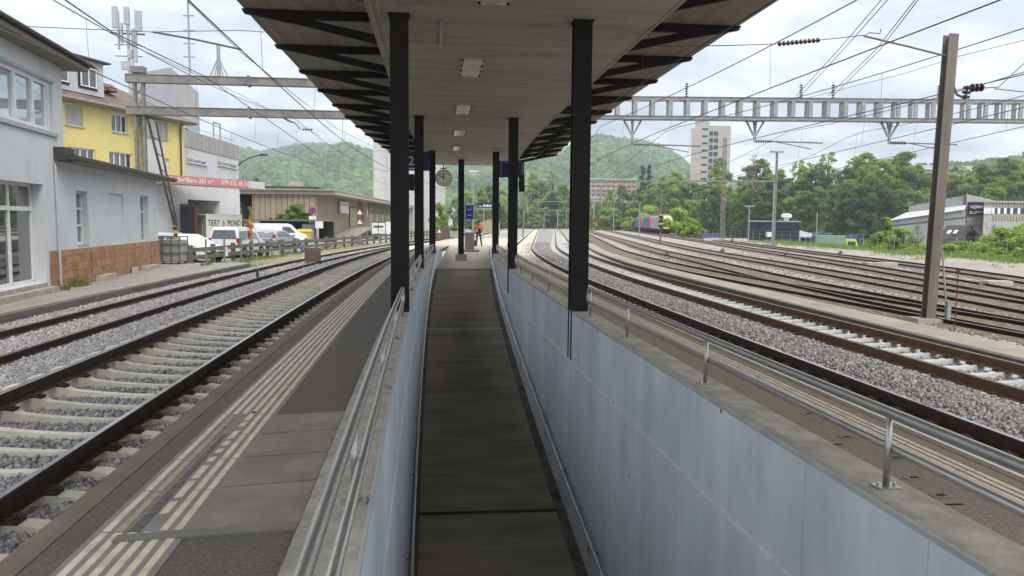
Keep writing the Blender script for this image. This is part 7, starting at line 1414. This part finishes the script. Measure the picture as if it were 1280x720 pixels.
# ridge at the far right
def crest2(px): return float(np.interp(px, [900, 950, 1000, 1050, 1100, 1150, 1200, 1250, 1300, 1400], [236, 230, 226, 220, 212, 200, 196, 190, 188, 186]))
PX2 = [880+i*13 for i in range(42)]; R2_ = [330, 380, 440, 520]
def hz2(px, Yr): top = D(px, crest2(px), 520)[2]; return 4+(top-8-4)*((Yr-330)/190.0)**.8
b = MB(); b.loft([[(float(D(px, 280, Yr)[0]), Yr, hz2(px, Yr)) for px in PX2] for Yr in R2_], close=False); struct(b.build('hills', hill_m))
# tree crowns covering the slopes: uncountable, one object each
def crowns(name, N_, pxr, yr, hf, size, m_, tint):
    bm = [(math.cos(a)*math.cos(e_), math.sin(a)*math.cos(e_), math.sin(e_)) for e_ in (-.3, .35, .9) for a in [2*math.pi*(k+.5*(e_ > 0))/7 for k in range(7)]]+[(0, 0, 1.0)]
    base = np.array(bm); fs = []
    for r in range(2):
        for k in range(7): fs.append((r*7+k, r*7+(k+1) % 7, (r+1)*7+(k+1) % 7)); fs.append((r*7+k, (r+1)*7+(k+1) % 7, (r+1)*7+k))
    for k in range(7): fs.append((14+k, 14+(k+1) % 7, 21))
    fs = np.array(fs); px = RNG.uniform(*pxr, N_); Yr = yr[0]+(yr[1]-yr[0])*RNG.random(N_)**.85
    pos = np.array([(D(a, 280, c)[0], c, hf(a, c)) for a, c in zip(px, Yr)]); sc = size*RNG.uniform(.55, 1.3, (N_, 1, 1))*np.array([1, 1, 1.15])
    v = base[None]*(1+RNG.uniform(-.28, .28, (N_, 22, 3)))*sc+pos[:, None, :]
    me = bpy.data.meshes.new(name); me.vertices.add(N_*22); me.vertices.foreach_set('co', v.reshape(-1)); f = (fs[None]+np.arange(N_)[:, None, None]*22).reshape(-1); me.loops.add(len(f)); me.loops.foreach_set('vertex_index', f); me.polygons.add(len(f)//3); me.polygons.foreach_set('loop_start', np.arange(0, len(f), 3)); me.update(calc_edges=True)
    patch = .5+.5*np.sin(px/23+Yr/70)*np.sin(px/51-Yr/110+2); c_ = tint[0]*(1-patch[:, None])+tint[1]*patch[:, None]; c_ = c_*RNG.uniform(.6, 1.35, (N_, 1)); c4 = np.ones((N_, 22, 4), np.float32); c4[:, :, :3] = c_[:, None]; c4[:, :, :3] *= RNG.uniform(.85, 1.15, (N_, 22, 1)); at_ = me.color_attributes.new('col', 'FLOAT_COLOR', 'POINT'); at_.data.foreach_set('color', c4.reshape(-1)); me.materials.append(m_)
    me.polygons.foreach_set('use_smooth', [False]*len(me.polygons)); o = bpy.data.objects.new(name, me); COL.objects.link(o); return stuff(o)
hf_m = mat('hill_foliage', (1, 1, 1), (.6, .6, .6), .35, .9, attr='col', bump=1, bscale=1.5)
crowns('hill_forest', 26000, (150, 1100), (600, 1395), hz, 6.2, hf_m, (np.array([.045, .095, .045]), np.array([.115, .195, .06])))
crowns('ridge_forest', 4500, (880, 1420), (335, 520), hz2, 4.2, hf_m, (np.array([.05, .09, .035]), np.array([.12, .17, .045])))
# ================================================================ HAZE
hzb = MB(); hzb.box(-1400, 1500, -600, 1700, -5, 330); ho = hzb.build('haze', (lambda m_: m_)(bpy.data.materials.new('haze_air'))); m_ = ho.data.materials[0]; m_.use_nodes = True; t_ = m_.node_tree; t_.nodes.clear(); o_ = t_.nodes.new('ShaderNodeOutputMaterial'); pv = t_.nodes.new('ShaderNodeVolumePrincipled'); pv.inputs['Color'].default_value = (.84, .91, 1, 1); pv.inputs['Density'].default_value = 0.00029; pv.inputs['Anisotropy'].default_value = .2; t_.links.new(pv.outputs[0], o_.inputs['Volume']); stuff(ho)
